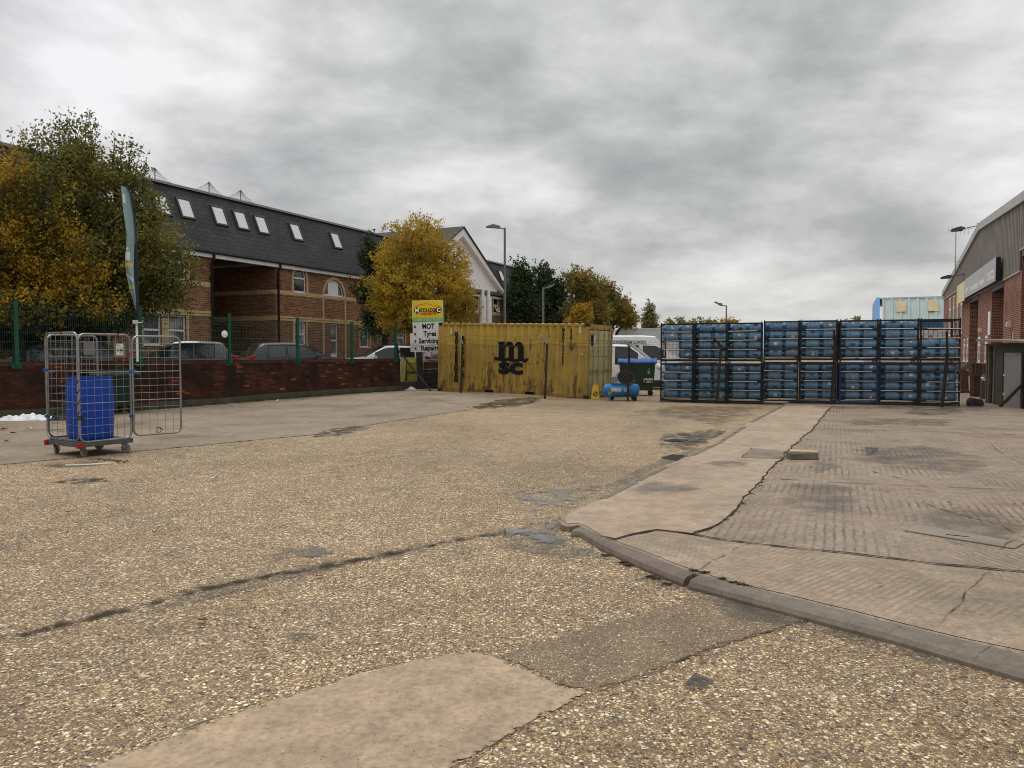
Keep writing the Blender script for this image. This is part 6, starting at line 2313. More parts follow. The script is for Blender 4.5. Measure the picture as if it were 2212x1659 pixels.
def vehicle(name, label, cat, loc, rz, L, W, H, prof, body_m, roof_m=None, mirror_m=None, group=None, wheel_r=0.30, roof_from=0.03, wtop=0.93):
    root = thing(name, label, cat, loc, rz, group)
    zl = 0.16
    rings, tops = [], []
    for x, zt, zb, wf, wt, sd, tp in prof:
        w = W / 2 * wf
        zt_, zb_ = zt * H, zb * H
        tt = max(0.0, (zt_ - zb_)) / (0.38 * H)
        tt = min(1.0, tt)
        wr = w * (0.97 + (wt - 0.97) * tt)
        z4 = zt_ - 0.045 * tt - 0.012
        rings.append([(w * 0.86, zl), (w * 0.985, zl + 0.10), (w, 0.40 * zb_ + 0.12), (w * 0.985, zb_ - 0.10), (w * 0.965, zb_), (w * 0.965 + (wr - w * 0.965) * wtop, zb_ + (max(z4, zb_ + 0.004) - zb_) * wtop), (wr, max(z4, zb_ + 0.006)), (wr * 0.90, zt_ - 0.004), (wr * 0.5, zt_ + 0.016 * tt + 0.006), (0, zt_ + 0.022 * tt + 0.010)])
        tops.append(x * L - L / 2)
    nh = len(rings[0])

    def full(i):
        r = rings[i]
        return [(tops[i], -y, z) for y, z in r] + [(tops[i], y, z) for y, z in reversed(r[:-1])]
    nf = 2 * nh - 1
    V = []
    for i in range(len(rings)):
        V += full(i)
    body, groups = MB(), {}
    for i in range(len(rings) - 1):
        _, _, _, _, _, sd, tp = prof[i]
        for j in range(nf - 1):
            f = (i * nf + j, i * nf + j + 1, (i + 1) * nf + j + 1, (i + 1) * nf + j)
            jj = j if j < nh - 1 else nf - 2 - j
            key = None
            if sd and jj == 4:
                key = 'side_window'
            elif tp and jj >= 7:
                key = 'windscreen' if prof[i][0] > 0.4 else 'rear_window'
            if key is None:
                body.f.append(list(f))
                body.m.append(1 if (roof_m and jj >= 6 and roof_from < prof[i][0] < 0.5) else 0)
                body.s.append(True)
            else:
                k2 = (key, j < nf // 2) if key == 'side_window' else (key, 0)
                groups.setdefault(k2, []).append(f)
    body.v = list(V)
    body.f += [list(range(nf))[::-1], [(len(rings) - 1) * nf + j for j in range(nf)]]
    body.m += [0, 0]
    body.s += [False, False]
    body.build('body', [body_m, roof_m or body_m], root, angle=28)
    for (key, _), fs in groups.items():
        g_ = MB()
        idx = sorted({k for f in fs for k in f})
        mp = {k: n_ for n_, k in enumerate(idx)}
        g_.v = [V[k] for k in idx]
        g_.f = [[mp[k] for k in f] for f in fs]
        g_.m = [0] * len(fs)
        g_.s = [True] * len(fs)
        g_.build(key, M_CGL, root, angle=28)
        # rubber surround: thin bars along the outline of each pane group
        e = {}
        for f in fs:
            for a, b in zip(f, f[1:] + f[:1]):
                e[(min(a, b), max(a, b))] = e.get((min(a, b), max(a, b)), 0) + 1
        sb = MB()
        for (a, b), c_ in e.items():
            if c_ == 1:
                sb.bar(V[a], V[b], 0.022, 0.022)
        sb.build('window_seal', M_BLACKP, root)
    for sx in (0.19, 0.81):
        for sy in (-1, 1):
            y = sy * (W / 2 - 0.09)
            mb = MB()
            mb.lathe([(wheel_r * 0.62, -0.10), (wheel_r * 0.94, -0.10), (wheel_r, -0.07), (wheel_r, 0.07), (wheel_r * 0.94, 0.10), (wheel_r * 0.62, 0.10)], 20, axis='y', c=(sx * L - L / 2, y, wheel_r))
            w_ = mb.build('wheel', M_TYRE, root)
            mb = MB()
            mb.lathe([(0.03, 0.085), (wheel_r * 0.25, 0.09), (wheel_r * 0.60, 0.075), (wheel_r * 0.64, 0.095)], 15, axis='y', c=(0, 0, 0), caps=True)
            r_ = mb.build('rim', M_RIM, w_)
            r_.location = (sx * L - L / 2, y, wheel_r)
            r_.rotation_euler = (0, 0, 0 if sy > 0 else PI)
    iA = [i for i, p in enumerate(prof) if p[6] and p[0] > 0.4][-1]
    xm = prof[iA][0] * L - L / 2 + 0.05
    zb_ = prof[iA][2] * H
    for sy in (-1, 1):
        mb = MB()
        mb.bar((xm, sy * W * 0.47, zb_ + 0.02), (xm, sy * (W / 2 + 0.06), zb_ + 0.06), 0.05, 0.04)
        big = 0.10 if H < 1.8 else 0.19
        pts = [(xm - 0.07, sy * (W / 2 + 0.02), zb_ - 0.01), (xm + 0.07, sy * (W / 2 + 0.03), zb_ + 0.01), (xm + 0.05, sy * (W / 2 + 0.20), zb_ + 0.03), (xm - 0.07, sy * (W / 2 + 0.20), zb_ + 0.02)]
        pts += [(p[0] * 1.0, p[1], p[2] + big) for p in pts]
        mb.add(pts, [(0, 1, 2, 3), (4, 5, 6, 7), (0, 1, 5, 4), (1, 2, 6, 5), (2, 3, 7, 6), (3, 0, 4, 7)])
        mb.build('mirror', mirror_m or body_m, root, bevel=0.02)
    zt_ = prof[0][1] * H
    for sy in (-1, 1):
        mb = MB()
        if H < 1.8:
            mb.prism([(-L / 2 - 0.006, 0.57 * H), (-L / 2 + 0.05, 0.675 * H), (-L / 2 + 0.30, 0.71 * H), (-L / 2 + 0.20, 0.585 * H)], 'y', sy * (W / 2 * 0.56), sy * (W / 2 * 0.985))
        else:
            mb.span((-L / 2 - 0.012, sy * W * 0.40, H * 0.32), (-L / 2 + 0.03, sy * W * 0.468, H * 0.58))
        mb.build('tail_light', M_TAIL, root, bevel=0.015)
        zf = prof[-3][1] * H
        xf = prof[-3][0] * L - L / 2
        mb = MB()
        mb.prism([(xf - 0.22, zf - 0.02), (xf + 0.02, zf - 0.05), (xf + 0.06, zf - 0.17), (xf - 0.12, zf - 0.16)], 'y', sy * (W / 2 * 0.62), sy * (W / 2 * 0.93))
        mb.build('headlight', M_HEAD, root, bevel=0.02)
    return root


CZ = 0.462
PK = 'cars parked behind the stained wall'
P_DK = paint('dark_silver_paint', (0.055, 0.058, 0.064), 1)
P_GR = paint('grey_paint', (0.085, 0.088, 0.094), 1)
P_DG = paint('charcoal_paint', (0.048, 0.054, 0.062), 1)
P_WH = paint('white_paint', (0.72, 0.73, 0.74))
P_SW = paint('off_white_paint', (0.66, 0.67, 0.69))
P_BL = paint('slate_blue_paint', (0.045, 0.065, 0.085), 1)
P_RD = paint('dull_red_paint', (0.26, 0.016, 0.022))
P_BK = paint('black_paint', (0.010, 0.010, 0.011))


def car_at(px, Y, head, *a, z=CZ, **k):
    p = at(px, 762, Y)
    return vehicle('parked_car', a[0], 'car', (p.x, Y, z), math.radians(head), *a[1:], group=k.pop('group', PK), **k)


car_at(100, 21.9, 200, 'dark silver car parked behind the roll cage and blue drum', 4.2, 1.74, 1.44, HATCH, P_DK)
car_at(380, 25.4, 197, 'grey hatchback parked facing left behind the open cage door', 3.95, 1.72, 1.52, HATCH, P_GR)
car_at(640, 28.2, 37, 'charcoal hatchback showing its rear window and red lamp behind the wall', 4.1, 1.76, 1.50, HATCH, P_DG, mirror_m=P_BK)
car_at(664, 32.6, -8, 'small white car with black roof parked between charcoal hatchback and office wall', 2.7, 1.56, 1.42, HATCH, P_SW, roof_m=P_BK)
car_at(822, 31.9, 203, 'white hatchback parked at the far end of the brick wall', 3.9, 1.7, 1.42, HATCH, P_WH)
car_at(884, 38.5, 20, 'slate blue car far behind the yellow barrier', 4.0, 1.7, 1.46, HATCH, P_BL, z=0.152)
car_at(948, 41.0, 195, 'dull red car half hidden by the container and the garage sign', 4.0, 1.7, 1.46, HATCH, P_RD, z=0.152)

nose = at(1428, 770, 34.0)
vv_ = vehicle('small_van', 'small white van with amber beacon behind the green bin', 'van', (nose.x - 1.80, 34.75, 0), math.radians(-19), 4.4, 1.8, 1.97, VAN, P_WH, mirror_m=P_BK, wheel_r=0.32)
mb = MB()
mb.lathe([(0.06, 0.0), (0.06, 0.02), (0.075, 0.022), (0.07, 0.10), (0.04, 0.125), (0.01, 0.13)], 14, c=(-0.55, -0.1, 2.0))
mb.v = [(v[0] * 1.0 if False else -0.55 + (v[0] + 0.55) * 2.3, v[1], v[2]) for v in mb.v]
mb.build('beacon', M_ORG, vv_)
mb = MB()
mb.span((1.2, -0.88, 0.10), (2.17, 0.88, 0.42))
mb.build('bumper', M_BLACKP, vv_, bevel=0.05)
bx = at(1482, 762, 41).x
bus = vehicle('minibus', 'white school minibus with dark lettering along its roofline behind the small van', 'minibus', (bx - 3.0, 42.0, 0), 0.0, 6.0, 2.0, 2.52, BUS, P_WH, mirror_m=P_BK, wheel_r=0.35, wtop=0.60)
t = text('lettering', 'BUCKINGHAM SCHOOL', 0.26, mat('navy_print', (0.02, 0.025, 0.05), 0.5), bus, (0, -0.968, 2.15), UP, 0.003, 0.003)
kx = 1.95 / t.dimensions.x
t.scale.x = kx
xr_ = at(1396.5, 740, 41.03).x - (bx - 3.0)
t.location.x = xr_ - 0.975
t.location.y = -0.937
t.rotation_euler = (PI / 2 - 0.075, 0, 0)
mb = MB()
xq = at(1331, 762, 41).x - (bx - 3.0)
mb.span((xq - 0.25, -1.012, 1.25), (xq + 0.1, -1.0, 1.78))
mb.build('red_panel', M_TAIL, bus)
M_BOXV = mat('pale_grey_box_body', (0.50, 0.53, 0.57), 0.5, var=0.04, dirt=(0.38, 0.40, 0.42), dirt_amt=0.3, streak=True)
lx0 = at(1337, 762, 52).x
lorry = thing('box_lorry', 'pale grey box lorry standing behind the white minibus', 'lorry', (lx0, 52.0, 0), 0.0)
mb = MB()
mb.span((0, 0, 0.95), (6.6, 2.4, 3.22))
mb.build('cargo_box', M_BOXV, lorry, bevel=0.03)
mb = MB()
mb.span((-0.05, -0.02, 3.17), (6.65, 0.03, 3.25))
mb.span((-0.05, -0.02, 0.93), (0.03, 0.06, 3.17))
mb.build('edge_trim', M_WCLAD, lorry)
mb = MB()
mb.prism([(6.7, 0.5), (8.5, 0.5), (8.5, 1.5), (8.2, 2.45), (6.7, 2.5)], 'y', 0.1, 2.3)
cab = mb.build('cab', P_WH, lorry, bevel=0.06)
mb = MB()
mb.prism([(7.3, 1.5), (8.3, 1.5), (8.05, 2.2), (7.3, 2.2)], 'y', 0.085, 0.105)
mb.build('side_window', M_CGL, cab)
for x in (1.4, 7.6):
    for y in (0.25, 2.15):
        mb = MB()
        mb.lathe([(0.25, -0.13), (0.46, -0.13), (0.48, -0.1), (0.48, 0.1), (0.46, 0.13), (0.25, 0.13)], 20, axis='y', c=(x, y, 0.48))
        mb.build('wheel', M_TYRE, lorry)
mb = MB()
mb.span((0.1, 0.3, 0.6), (7.0, 2.1, 0.92))
mb.build('chassis', M_BLACKP, lorry)
ve = at(2046, 762, 48).x
luton = thing('removal_van', 'white van with red digits seen through the empty top tiers of the last rack', 'van', (ve - 5.2, 48.0, 0), 0.0)
mb = MB()
mb.prism([(0, 0.7), (5.2, 0.7), (5.2, 2.75), (5.12, 2.98), (4.9, 3.06), (0, 3.06)], 'y', 0, 2.1)
mb.build('body', P_WH, luton, bevel=0.04)
mb = MB()
mb.span((0.05, -0.012, 2.70), (5.1, -0.001, 2.73))
mb.build('trim', M_BOXV, luton)
xx = at(1992, 762, 48).x - (ve - 5.2)
x2 = at(2009, 762, 48).x - (ve - 5.2)
for s, x in (('6', xx), ('0', x2)):
    text('lettering', s, 0.62, mat('red_digits', (0.50, 0.02, 0.02), 0.5), luton, (x, -0.006, 2.44), UP, 0.003, 0.01)
for x in (1.0, 4.3):
    mb = MB()
    mb.lathe([(0.18, -0.1), (0.33, -0.1), (0.34, -0.07), (0.34, 0.07), (0.33, 0.1), (0.18, 0.1)], 18, axis='y', c=(x, 0.2, 0.34))
    mb.build('wheel', M_TYRE, luton)
# ================================================================ roll cage with the blue drum
M_GALV = mat('galvanised_tube', (0.27, 0.275, 0.27), 0.35, 0.8, var=0.2, scale=8, dirt=(0.20, 0.17, 0.14), dirt_amt=0.3)
M_DECK = mat('grey_deck', (0.085, 0.095, 0.085), 0.7, var=0.25, scale=6, dirt=(0.05, 0.045, 0.04), dirt_amt=0.4)
M_CLIP = mat('blue_clip', (0.01, 0.10, 0.36), 0.45)
M_REDC = mat('red_plastic', (0.36, 0.012, 0.018), 0.45, var=0.15)
M_GTYRE = mat('grey_caster_tyre', (0.20, 0.195, 0.19), 0.7, var=0.2, dirt=(0.08, 0.07, 0.06), dirt_amt=0.4)
M_GPLATE = mat('grey_plate', (0.17, 0.165, 0.16), 0.55, var=0.08)
TW, TL, TD, TT = 0.82, 0.92, 0.235, 1.885
cage = thing('roll_cage', 'galvanised wire roll cage on casters with its door swung open', 'roll cage', (-6.55, 11.62, 0), math.radians(58))


def mesh_panel(a, b, z0, z1, nv, parent, name, hz=None):
    """a tube frame with rounded corners and a wire grid, standing between plan points a and b"""
    a, b = Vector(a), Vector(b)
    L = (b - a).length
    d = (b - a) / L
    r = 0.10
    mb = MB()

    def P(s, z):
        q = a + d * s
        return (q.x, q.y, z)
    path = [P(0, z0 + r)] + [P(0, z1 - r)]
    path += [P(r - r * math.cos(k * PI / 10), z1 - r + r * math.sin(k * PI / 10)) for k in range(1, 6)]
    path += [P(L - r + r * math.sin(k * PI / 10), z1 - r + r * math.cos(k * PI / 10)) for k in range(0, 6)]
    path += [P(L, z0 + r)]
    path += [P(L - r + r * math.cos(k * PI / 10), z0 + r - r * math.sin(k * PI / 10)) for k in range(1, 6)]
    path += [P(r - r * math.sin(k * PI / 10), z0 + r - r * math.cos(k * PI / 10)) for k in range(0, 6)]
    mb.tube(path, 0.0170, 8)
    f_ = mb.build('panel', M_GALV, parent)
    mb = MB()
    n = hz or 14
    for k in range(1, n):
        z = z0 + (z1 - z0) * k / n
        thick = 0.0065 if k in (5, 9) else 0.0032
        mb.tube([P(0, z), P(L, z + 0.004 * math.sin(k))], thick, 5, caps=False)
    for k in range(1, nv):
        s = L * k / nv
        mb.tube([P(s, z0), P(s, z1)], 0.0030, 5, caps=False)
    mb.build('wire_grid', M_GALV, f_)
    return f_


mesh_panel((0, 0.02), (0, TL), 0.26, TT + 0.02, 6, cage, 'panel')
mesh_panel((0.0, -0.01), (TW, -0.01), 0.24, TT, 7, cage, 'panel')
mesh_panel((0.02, TL), (TW, TL), 0.26, TT, 6, cage, 'panel')
dr = mesh_panel((TW + 0.025, -0.03), (TW + 0.025 + 0.76 * 0.978, -0.03 - 0.76 * 0.205), 0.27, TT - 0.02, 6, cage, 'panel')
dr['label'] = 'cage door swung open to the right'
dr.name = 'door'
mb = MB()
mb.span((-0.02, -0.02, TD - 0.075), (TW + 0.02, 0.03, TD))
mb.span((-0.02, TL - 0.03, TD - 0.075), (TW + 0.02, TL + 0.02, TD))
mb.span((-0.02, 0.03, TD - 0.075), (0.03, TL - 0.03, TD))
mb.span((TW - 0.03, 0.03, TD - 0.075), (TW + 0.02, TL - 0.03, TD))
mb.span((0.03, 0.03, TD - 0.03), (TW - 0.03, TL - 0.03, TD - 0.004))
mb.build('deck', M_DECK, cage, bevel=0.006)
for x, y, tw in ((0.08, 0.08, 0.5), (TW - 0.08, 0.08, -0.9), (0.08, TL - 0.08, 0.7), (TW - 0.08, TL - 0.08, -0.4)):
    mb = MB()
    R = Matrix.Rotation(tw, 4, 'Z')
    mb.M = Matrix.Translation((x, y, 0)) @ R
    mb.lathe([(0.028, -0.017), (0.064, -0.017), (0.071, -0.010), (0.071, 0.010), (0.064, 0.017), (0.028, 0.017)], 18, axis='y', c=(0.03, 0, 0.071))
    w_ = mb.build('wheel', M_GTYRE, cage)
    mb = MB()
    mb.M = Matrix.Translation((x, y, 0)) @ R
    mb.lathe([(0.004, -0.019), (0.03, -0.019), (0.03, 0.019), (0.004, 0.019)], 12, axis='y', c=(0.03, 0, 0.071))
    mb.build('hub', M_REDC, w_)
    mb = MB()
    mb.M = Matrix.Translation((x, y, 0)) @ R
    for s in (-0.024, 0.024):
        mb.prism([(0.01, 0.06), (0.05, 0.06), (0.04, 0.155), (-0.04, 0.155)], 'y', s - 0.003, s + 0.003)
    mb.lathe([(0.045, 0.15), (0.045, 0.162)], 12)
    mb.build('fork', M_GALV, w_)
mb = MB()
for x, y in ((-0.03, -0.03), (-0.03, TL - 0.03)):
    mb.span((x - 0.02, y - 0.015, TD - 0.085), (x + 0.06, y + 0.06, TD - 0.01))
mb.box((0.4, 0.0, TT), (0.02, 0.045, 0.045))
mb.box((0.62, -0.01, TT), (0.02, 0.04, 0.045))
mb.box((0.0, 0.45, TT + .02), (0.045, 0.02, 0.045))
mb.box((TW, 0.0, TT - 0.30), (0.05, 0.05, 0.04))
mb.build('red_cap', M_REDC, cage)
mb = MB()
for x, y, z in ((0, TL, 1.33), (TW + 0.01, -0.015, 1.30), (0, TL, 0.60), (TW + 0.01, -0.015, 0.585)):
    mb.box((x, y, z), (0.06, 0.06, 0.042))
mb.build('blue_clip', M_CLIP, cage)
mb = MB()
mb.tube([(0.0 + 0.022 * math.cos(k * 0.7), -0.005 + 0.022 * math.sin(k * 0.7), 0.60 + k * 0.018) for k in range(34)], 0.008, 5)
mb.build('tie_strap', mat('red_and_black_strap', (0.16, 0.02, 0.02), 0.7, var=0.5, scale=30), cage)
mb = MB()
mb.tube([(0.0 + 0.03 * math.cos(k * 0.7), -0.005 + 0.03 * math.sin(k * 0.7), 0.575 + k * 0.004) for k in range(20)] + [(0.06, -0.06, 0.56)], 0.011, 5)
mb.build('knot', M_BLACKP, cage)
mb = MB()
mb.tube([(TW + 0.42 + 0.045 * math.cos(k * 0.55), -0.13 + 0.004 * k, 0.32 + 0.045 * math.sin(k * 0.55) + 0.001 * k) for k in range(17)], 0.006, 5)
mb.build('cable_loop', M_BLACKP, dr)
x0, z1 = hit(cage, 245.5, 741, -0.03)
x1, z0 = hit(cage, 271.0, 771, -0.03)
mb = MB()
mb.span((x0, -0.034, z0), (x1, -0.030, z1))
plt = mb.build('label_plate', M_GPLATE, cage)
u = lambda f_: x0 + (x1 - x0) * f_
v_ = lambda f_: z0 + (z1 - z0) * f_
mb = MB()
mb.span((u(.18), -0.0365, v_(.12)), (u(.80), -0.0345, v_(.95)), 0)
mb.span((u(.47), -0.0385, v_(.58)), (u(.76), -0.037, v_(.75)), 1)
mb.span((u(.47), -0.0385, v_(.40)), (u(.76), -0.037, v_(.55)), 2)
mb.span((u(.47), -0.0385, v_(.23)), (u(.76), -0.037, v_(.36)), 3)
mb.prism([(u(.24), v_(.59)), (u(.40), v_(.59)), (u(.32), v_(.72))], 'y', -0.0385, -0.037, 1)
mb.prism([(u(.32) + 0.016 * math.cos(k * PI / 8), v_(.475) + 0.017 * math.sin(k * PI / 8)) for k in range(16)], 'y', -0.0385, -0.037, 2)
for k in range(3):
    mb.span((u(.22), -0.0385, v_(.80 + .045 * k)), (u(.60 - .1 * k), -0.037, v_(.82 + .045 * k)), 4)
mb.build('safety_label', [M_SW, M_SY, M_CLIP, mat('pink_print', (0.55, 0.38, 0.36), 0.6), mat('grey_print', (0.35, 0.36, 0.38), 0.6)], plt)
x0, z1 = hit(cage, 178, 738, TL)
x1, z0 = hit(cage, 204, 767, TL)
mb = MB()
mb.span((min(max(x0, 0.05), 0.6), TL - 0.03, z0), (min(max(x1, 0.25), TW - .02), TL - 0.026, z1))
mb.build('back_plate', M_GPLATE, cage)

M_DRUM = mat('blue_drum_plastic', (0.003, 0.050, 0.36), 0.42, var=0.08, scale=2, dirt=(0.01, 0.05, 0.22), dirt_amt=0.25)
cm = Matrix.Translation((-6.55, 11.62, 0)) @ Matrix.Rotation(math.radians(58), 4, 'Z')
dc = cm @ Vector((TW * 0.50, TL * 0.47, TD))
mb = MB()
mb.lathe([(0.02, 0.0), (0.29, 0.0), (0.315, 0.012), (0.325, 0.05), (0.338, 0.30), (0.343, 0.50), (0.338, 0.70), (0.325, 0.90), (0.318, 0.93), (0.318, 0.95), (0.326, 0.955), (0.326, 0.985), (0.31, 0.985), (0.305, 0.95), (0.30, 0.60), (0.02, 0.58)], 36)
tag(mb.build('drum', M_DRUM, None, tuple(dc), angle=50), 'tall bright blue plastic drum standing inside the wire roll cage', 'drum')

# ---------------------------------------------------------------- bin, sheet and bag by the wall
M_DGRN = mat('dark_green_bin_plastic', (0.010, 0.026, 0.018), 0.5, var=0.2, dirt=(0.03, 0.035, 0.028), dirt_amt=0.35)
bp = WALL_A + WD * wall_x(205) + WN * 0.68
four_wheel_bin('wheelie_bin', 'dark green wheeled bin with sagging lid against the stained wall behind the cage', (bp.x, bp.y, 0), WROT, 1.22, 0.86, 1.14, M_DGRN, M_DGRN)
for sgn in (0,):
    rr = random.Random(12)
    ph = [rr.uniform(0, 6.28) for _ in range(8)]

    def cloth(u, v, w=1.0, h=1.0):
        e = (1 - abs(2 * u - 1) ** 4) * (1 - abs(2 * v - 1) ** 3)
        z = 0.5 + 0.22 * math.sin(7 * u + ph[0] + 2 * math.sin(5 * v)) + 0.20 * math.sin(13 * u + 6 * v + ph[1]) + 0.16 * math.sin(22 * u - 9 * v + ph[2]) + 0.10 * math.sin(41 * u + 15 * v + ph[3]) + 0.25 * math.exp(-((u - .12) / .1) ** 2)
        ed = 0.05 * math.sin(17 * u + ph[4]) + 0.03 * math.sin(39 * u)
        return ((u - .5) * 1.26 * w, (v - .5) * (0.46 + ed) * w, 0.006 + 0.17 * h * e * max(0.05, z))
    mb = MB()
    mb.grid(lambda u, v: cloth(u, v), 56, 20)
    g = gp(58, 908, 0)
    tag(mb.build('plastic_sheet', M_RAG, None, (g.x, g.y, gz(g.x, g.y) + .005)), 'crumpled white plastic sheet lying on the ground left of the roll cage', 'plastic sheet').rotation_euler = (0, 0, math.radians(12))
    mb = MB()
    mb.grid(lambda u, v: cloth(u, v, 0.55, 1.0), 30, 14)
    g = gp(130, 909, 0)
    tag(mb.build('black_bag', mat('black_bag_plastic', (0.008, 0.008, 0.009), 0.3, var=0.3), None, (g.x + 0.05, g.y + 0.15, gz(g.x, g.y) + .005)), 'crumpled black bag on the ground behind the roll cage beside the white sheet', 'bag').rotation_euler = (0, 0, math.radians(25))

# ---------------------------------------------------------------- feather flag
M_FL = mat('faded_teal_flag', (0.25, 0.34, 0.37), 0.8, var=0.10, scale=3, dirt=(0.34, 0.42, 0.44), dirt_amt=0.4)
M_FL2 = mat('teal_flag_sleeve', (0.07, 0.17, 0.21), 0.8, var=0.15)
M_FL3 = mat('dark_flag_sleeve', (0.022, 0.038, 0.048), 0.8, var=0.2)
M_FY = mat('flag_yellow', (0.55, 0.46, 0.10), 0.8, var=0.1)
M_FW = mat('flag_white', (0.62, 0.66, 0.66), 0.8, var=0.08)
xf = wall_x(301.6) - 0.12
fo = WALL_A + WD * xf
FY = fo.y - 0.12
flag = thing('feather_flag', 'tall faded teal feather flag with yellow bands on a white pole at the wall', 'flag', (0, 0, 0))
fpx = lambda cx, cy: (246.9 + cx * .19156, 395 + cy * .19156)
redge = [(262, 1520), (268, 1300), (262, 1150), (255, 1000), (248, 700), (238, 520), (225, 380), (210, 260), (190, 150), (165, 80), (140, 45)]
ledge = [(243, 1490), (200, 1390), (180, 1290), (150, 1160), (132, 1080), (118, 950), (130, 850), (148, 740), (160, 600), (156, 430), (148, 360), (133, 260), (126, 150), (118, 75)]


def along(edge, v):
    # by height in the picture
    cy = 1500 + (50 - 1500) * v
    for (xa_, ya_), (xb_, yb_) in zip(edge[:-1], edge[1:]):
        if (ya_ - cy) * (yb_ - cy) <= 0 and ya_ != yb_:
            t = (cy - ya_) / (yb_ - ya_)
            return xa_ + (xb_ - xa_) * t, cy
    e = edge[0] if abs(edge[0][1] - cy) < abs(edge[-1][1] - cy) else edge[-1]
    return e[0], cy


def flag_pt(u, v, off=0.0):
    l, r_ = along(ledge, v), along(redge, v)
    cx = l[0] + (r_[0] - l[0]) * u
    p = at(*fpx(cx, l[1]), FY)
    return Vector((p.x, FY + 0.16 * (1 - u) * math.sin(2.2 + 3 * v) + 0.05 * math.sin(u * 6 + v * 5) + 0.015 * math.sin(23 * v + 5 * u) * (1 - u) - off, p.z))


mb = MB()
mb.grid(lambda u, v: flag_pt(u * 0.74, v), 10, 60, 0)
mb.build('cloth', M_FL, flag, fix=False)
mb = MB()
mb.grid(lambda u, v: flag_pt(0.74 + 0.26 * u, 0.56 + 0.44 * v, 0.004 * u), 4, 30, 0)
mb.grid(lambda u, v: flag_pt(0.74 + 0.26 * u, v * 0.56, 0.004 * u), 4, 30, 1)
mb.build('sleeve', [M_FL2, M_FL3], flag, fix=False)
vv = lambda cy: (1500 - cy) / 1450


def mark(m, u0, u1, c0, c1, sl=0.0):
    mb = MB()
    mb.grid(lambda a, b: flag_pt(u0 + (u1 - u0) * a, vv(c0 + (c1 - c0) * b) + sl * a + (0.012 if sl == 0 else 0) * (1 - abs(2 * a - 1)), 0.007), 5, 3)
    mb.build('print', m, flag, fix=False)


mark(M_FY, 0.0, 0.72, 915, 958)
mark(M_FY, 0.0, 0.72, 1168, 1204)
mark(M_FW, 0.08, 0.30, 150, 250)
mark(M_FW, 0.02, 0.50, 790, 885)
mark(M_FW, 0.05, 0.35, 745, 775)
mark(M_FW, 0.02, 0.70, 1010, 1055, -0.045)
mb = MB()
pth = [at(297, 781, FY), at(296.2, 740, FY), at(295.3, 693, FY)]
mb.tube(pth, 0.034, 8, 0)
pth2 = [at(295.4, 693, FY)] + [at(*fpx(*q), FY) + Vector((0.0, 0.02, 0)) for q in redge]
mb.tube(pth2, [0.026] * 2 + [0.020] * (len(pth2) - 4) + [0.012, 0.010], 8, 1)
mb.build('pole', [M_WHITE, M_FL3], flag)
mb = MB()
c = at(292.5, 696, FY - 0.05)
mb.box(c, (0.13, 0.08, 0.10))
mb.box(c + Vector((0.10, 0, -0.01)), (0.18, 0.05, 0.03))
mb.build('bracket', M_WHITE, flag, bevel=0.01)
mb = MB()
a, b = at(271, 452, FY), at(222, 486, FY + 0.9)
mb.tube([a.lerp(b, k / 8) - Vector((0, 0, 0.06 * math.sin(PI * k / 8))) for k in range(9)], 0.010, 5)
mb.build('cord', M_FL, flag)

# ---------------------------------------------------------------- street lamps
M_POLE = mat('grey_lamp_post', (0.17, 0.175, 0.18), 0.45, 0.3, var=0.12)
for q, yt, Y, tip, lab in ((1090.5, 492, 39, 1050, 'tall grey street lamp rising behind the yellow container'), (1173, 621, 46, 1192, 'grey street lamp standing before the dark green trees'), (1568, 659.5, 86, 1552, 'distant grey street lamp above the third stack of bottle racks')):
    p = at(q, 762, Y)
    zt = at(q, yt, Y).z
    k = Y / 39
    lamp = thing('street_lamp', lab, 'street lamp', (p.x, Y, 0), 0, 'grey street lamps beyond the yard')
    mb = MB()
    mb.tube([(0, 0, 0), (0, 0, 1.2)], 0.09 * min(1.3, k), 10)
    mb.tube([(0, 0, 1.2), (0, 0, zt)], [0.07 * min(1.3, k), 0.058 * min(1.3, k)], 10)
    mb.build('post', M_POLE, lamp)
    ln = at(tip, 762, Y).x - p.x
    sg = 1 if ln > 0 else -1
    mb = MB()
    mb.tube([(0, 0, zt - 0.08), (sg * 0.30 * k, 0, zt + 0.02)], 0.03 * k, 6)
    mb.prism([(sg * 0.22 * k, zt - 0.03 * k), (ln, zt + 0.02 * k), (ln, zt + 0.05 * k), (sg * 0.62 * k, zt + 0.16 * k), (sg * 0.25 * k, zt + 0.09 * k)][::sg], 'y', -0.15 * k, 0.15 * k)
    mb.lathe([(0.03 * k, zt + 0.11 * k), (0.03 * k, zt + 0.20 * k)], 8, c=(sg * 0.52 * k, 0, 0))
    mb.build('lamp_head', M_POLE, lamp)

# ---------------------------------------------------------------- odds and ends by the shed
M_TIMB = mat('brown_timber', (0.105, 0.048, 0.026), 0.8, var=0.3, scale=4)
M_OCH = mat('ochre_board', (0.36, 0.22, 0.08), 0.7, var=0.2)
pa, pb = gp(2103.6, 857, ZA), gp(2119, 857, ZA)
pier = thing('brick_pier', 'short dark brick pier between the last bottle rack and the green shed', 'brick pier', (pa.x, pa.y, ZA), 0)
W_ = pb.x - pa.x
hp = at(2110, 810, pa.y).z - ZA
mb = MB()
mb.span((0, 0, 0), (W_, 0.25, hp - 0.05))
mb.build('brickwork', M_WALLB, pier)
mb = MB()
mb.span((-0.02, -0.02, hp - 0.05), (W_ + 0.02, 0.27, hp))
mb.build('cap', M_PLINTH, pier)
cr = thing('wooden_crate', 'open wooden crate with ochre top rail on the brick pier beside the shed', 'crate', (pa.x + 0.05, pa.y + 0.02, ZA + hp), 0)
hc = at(2110, 783.5, pa.y).z - ZA - hp
mb = MB()
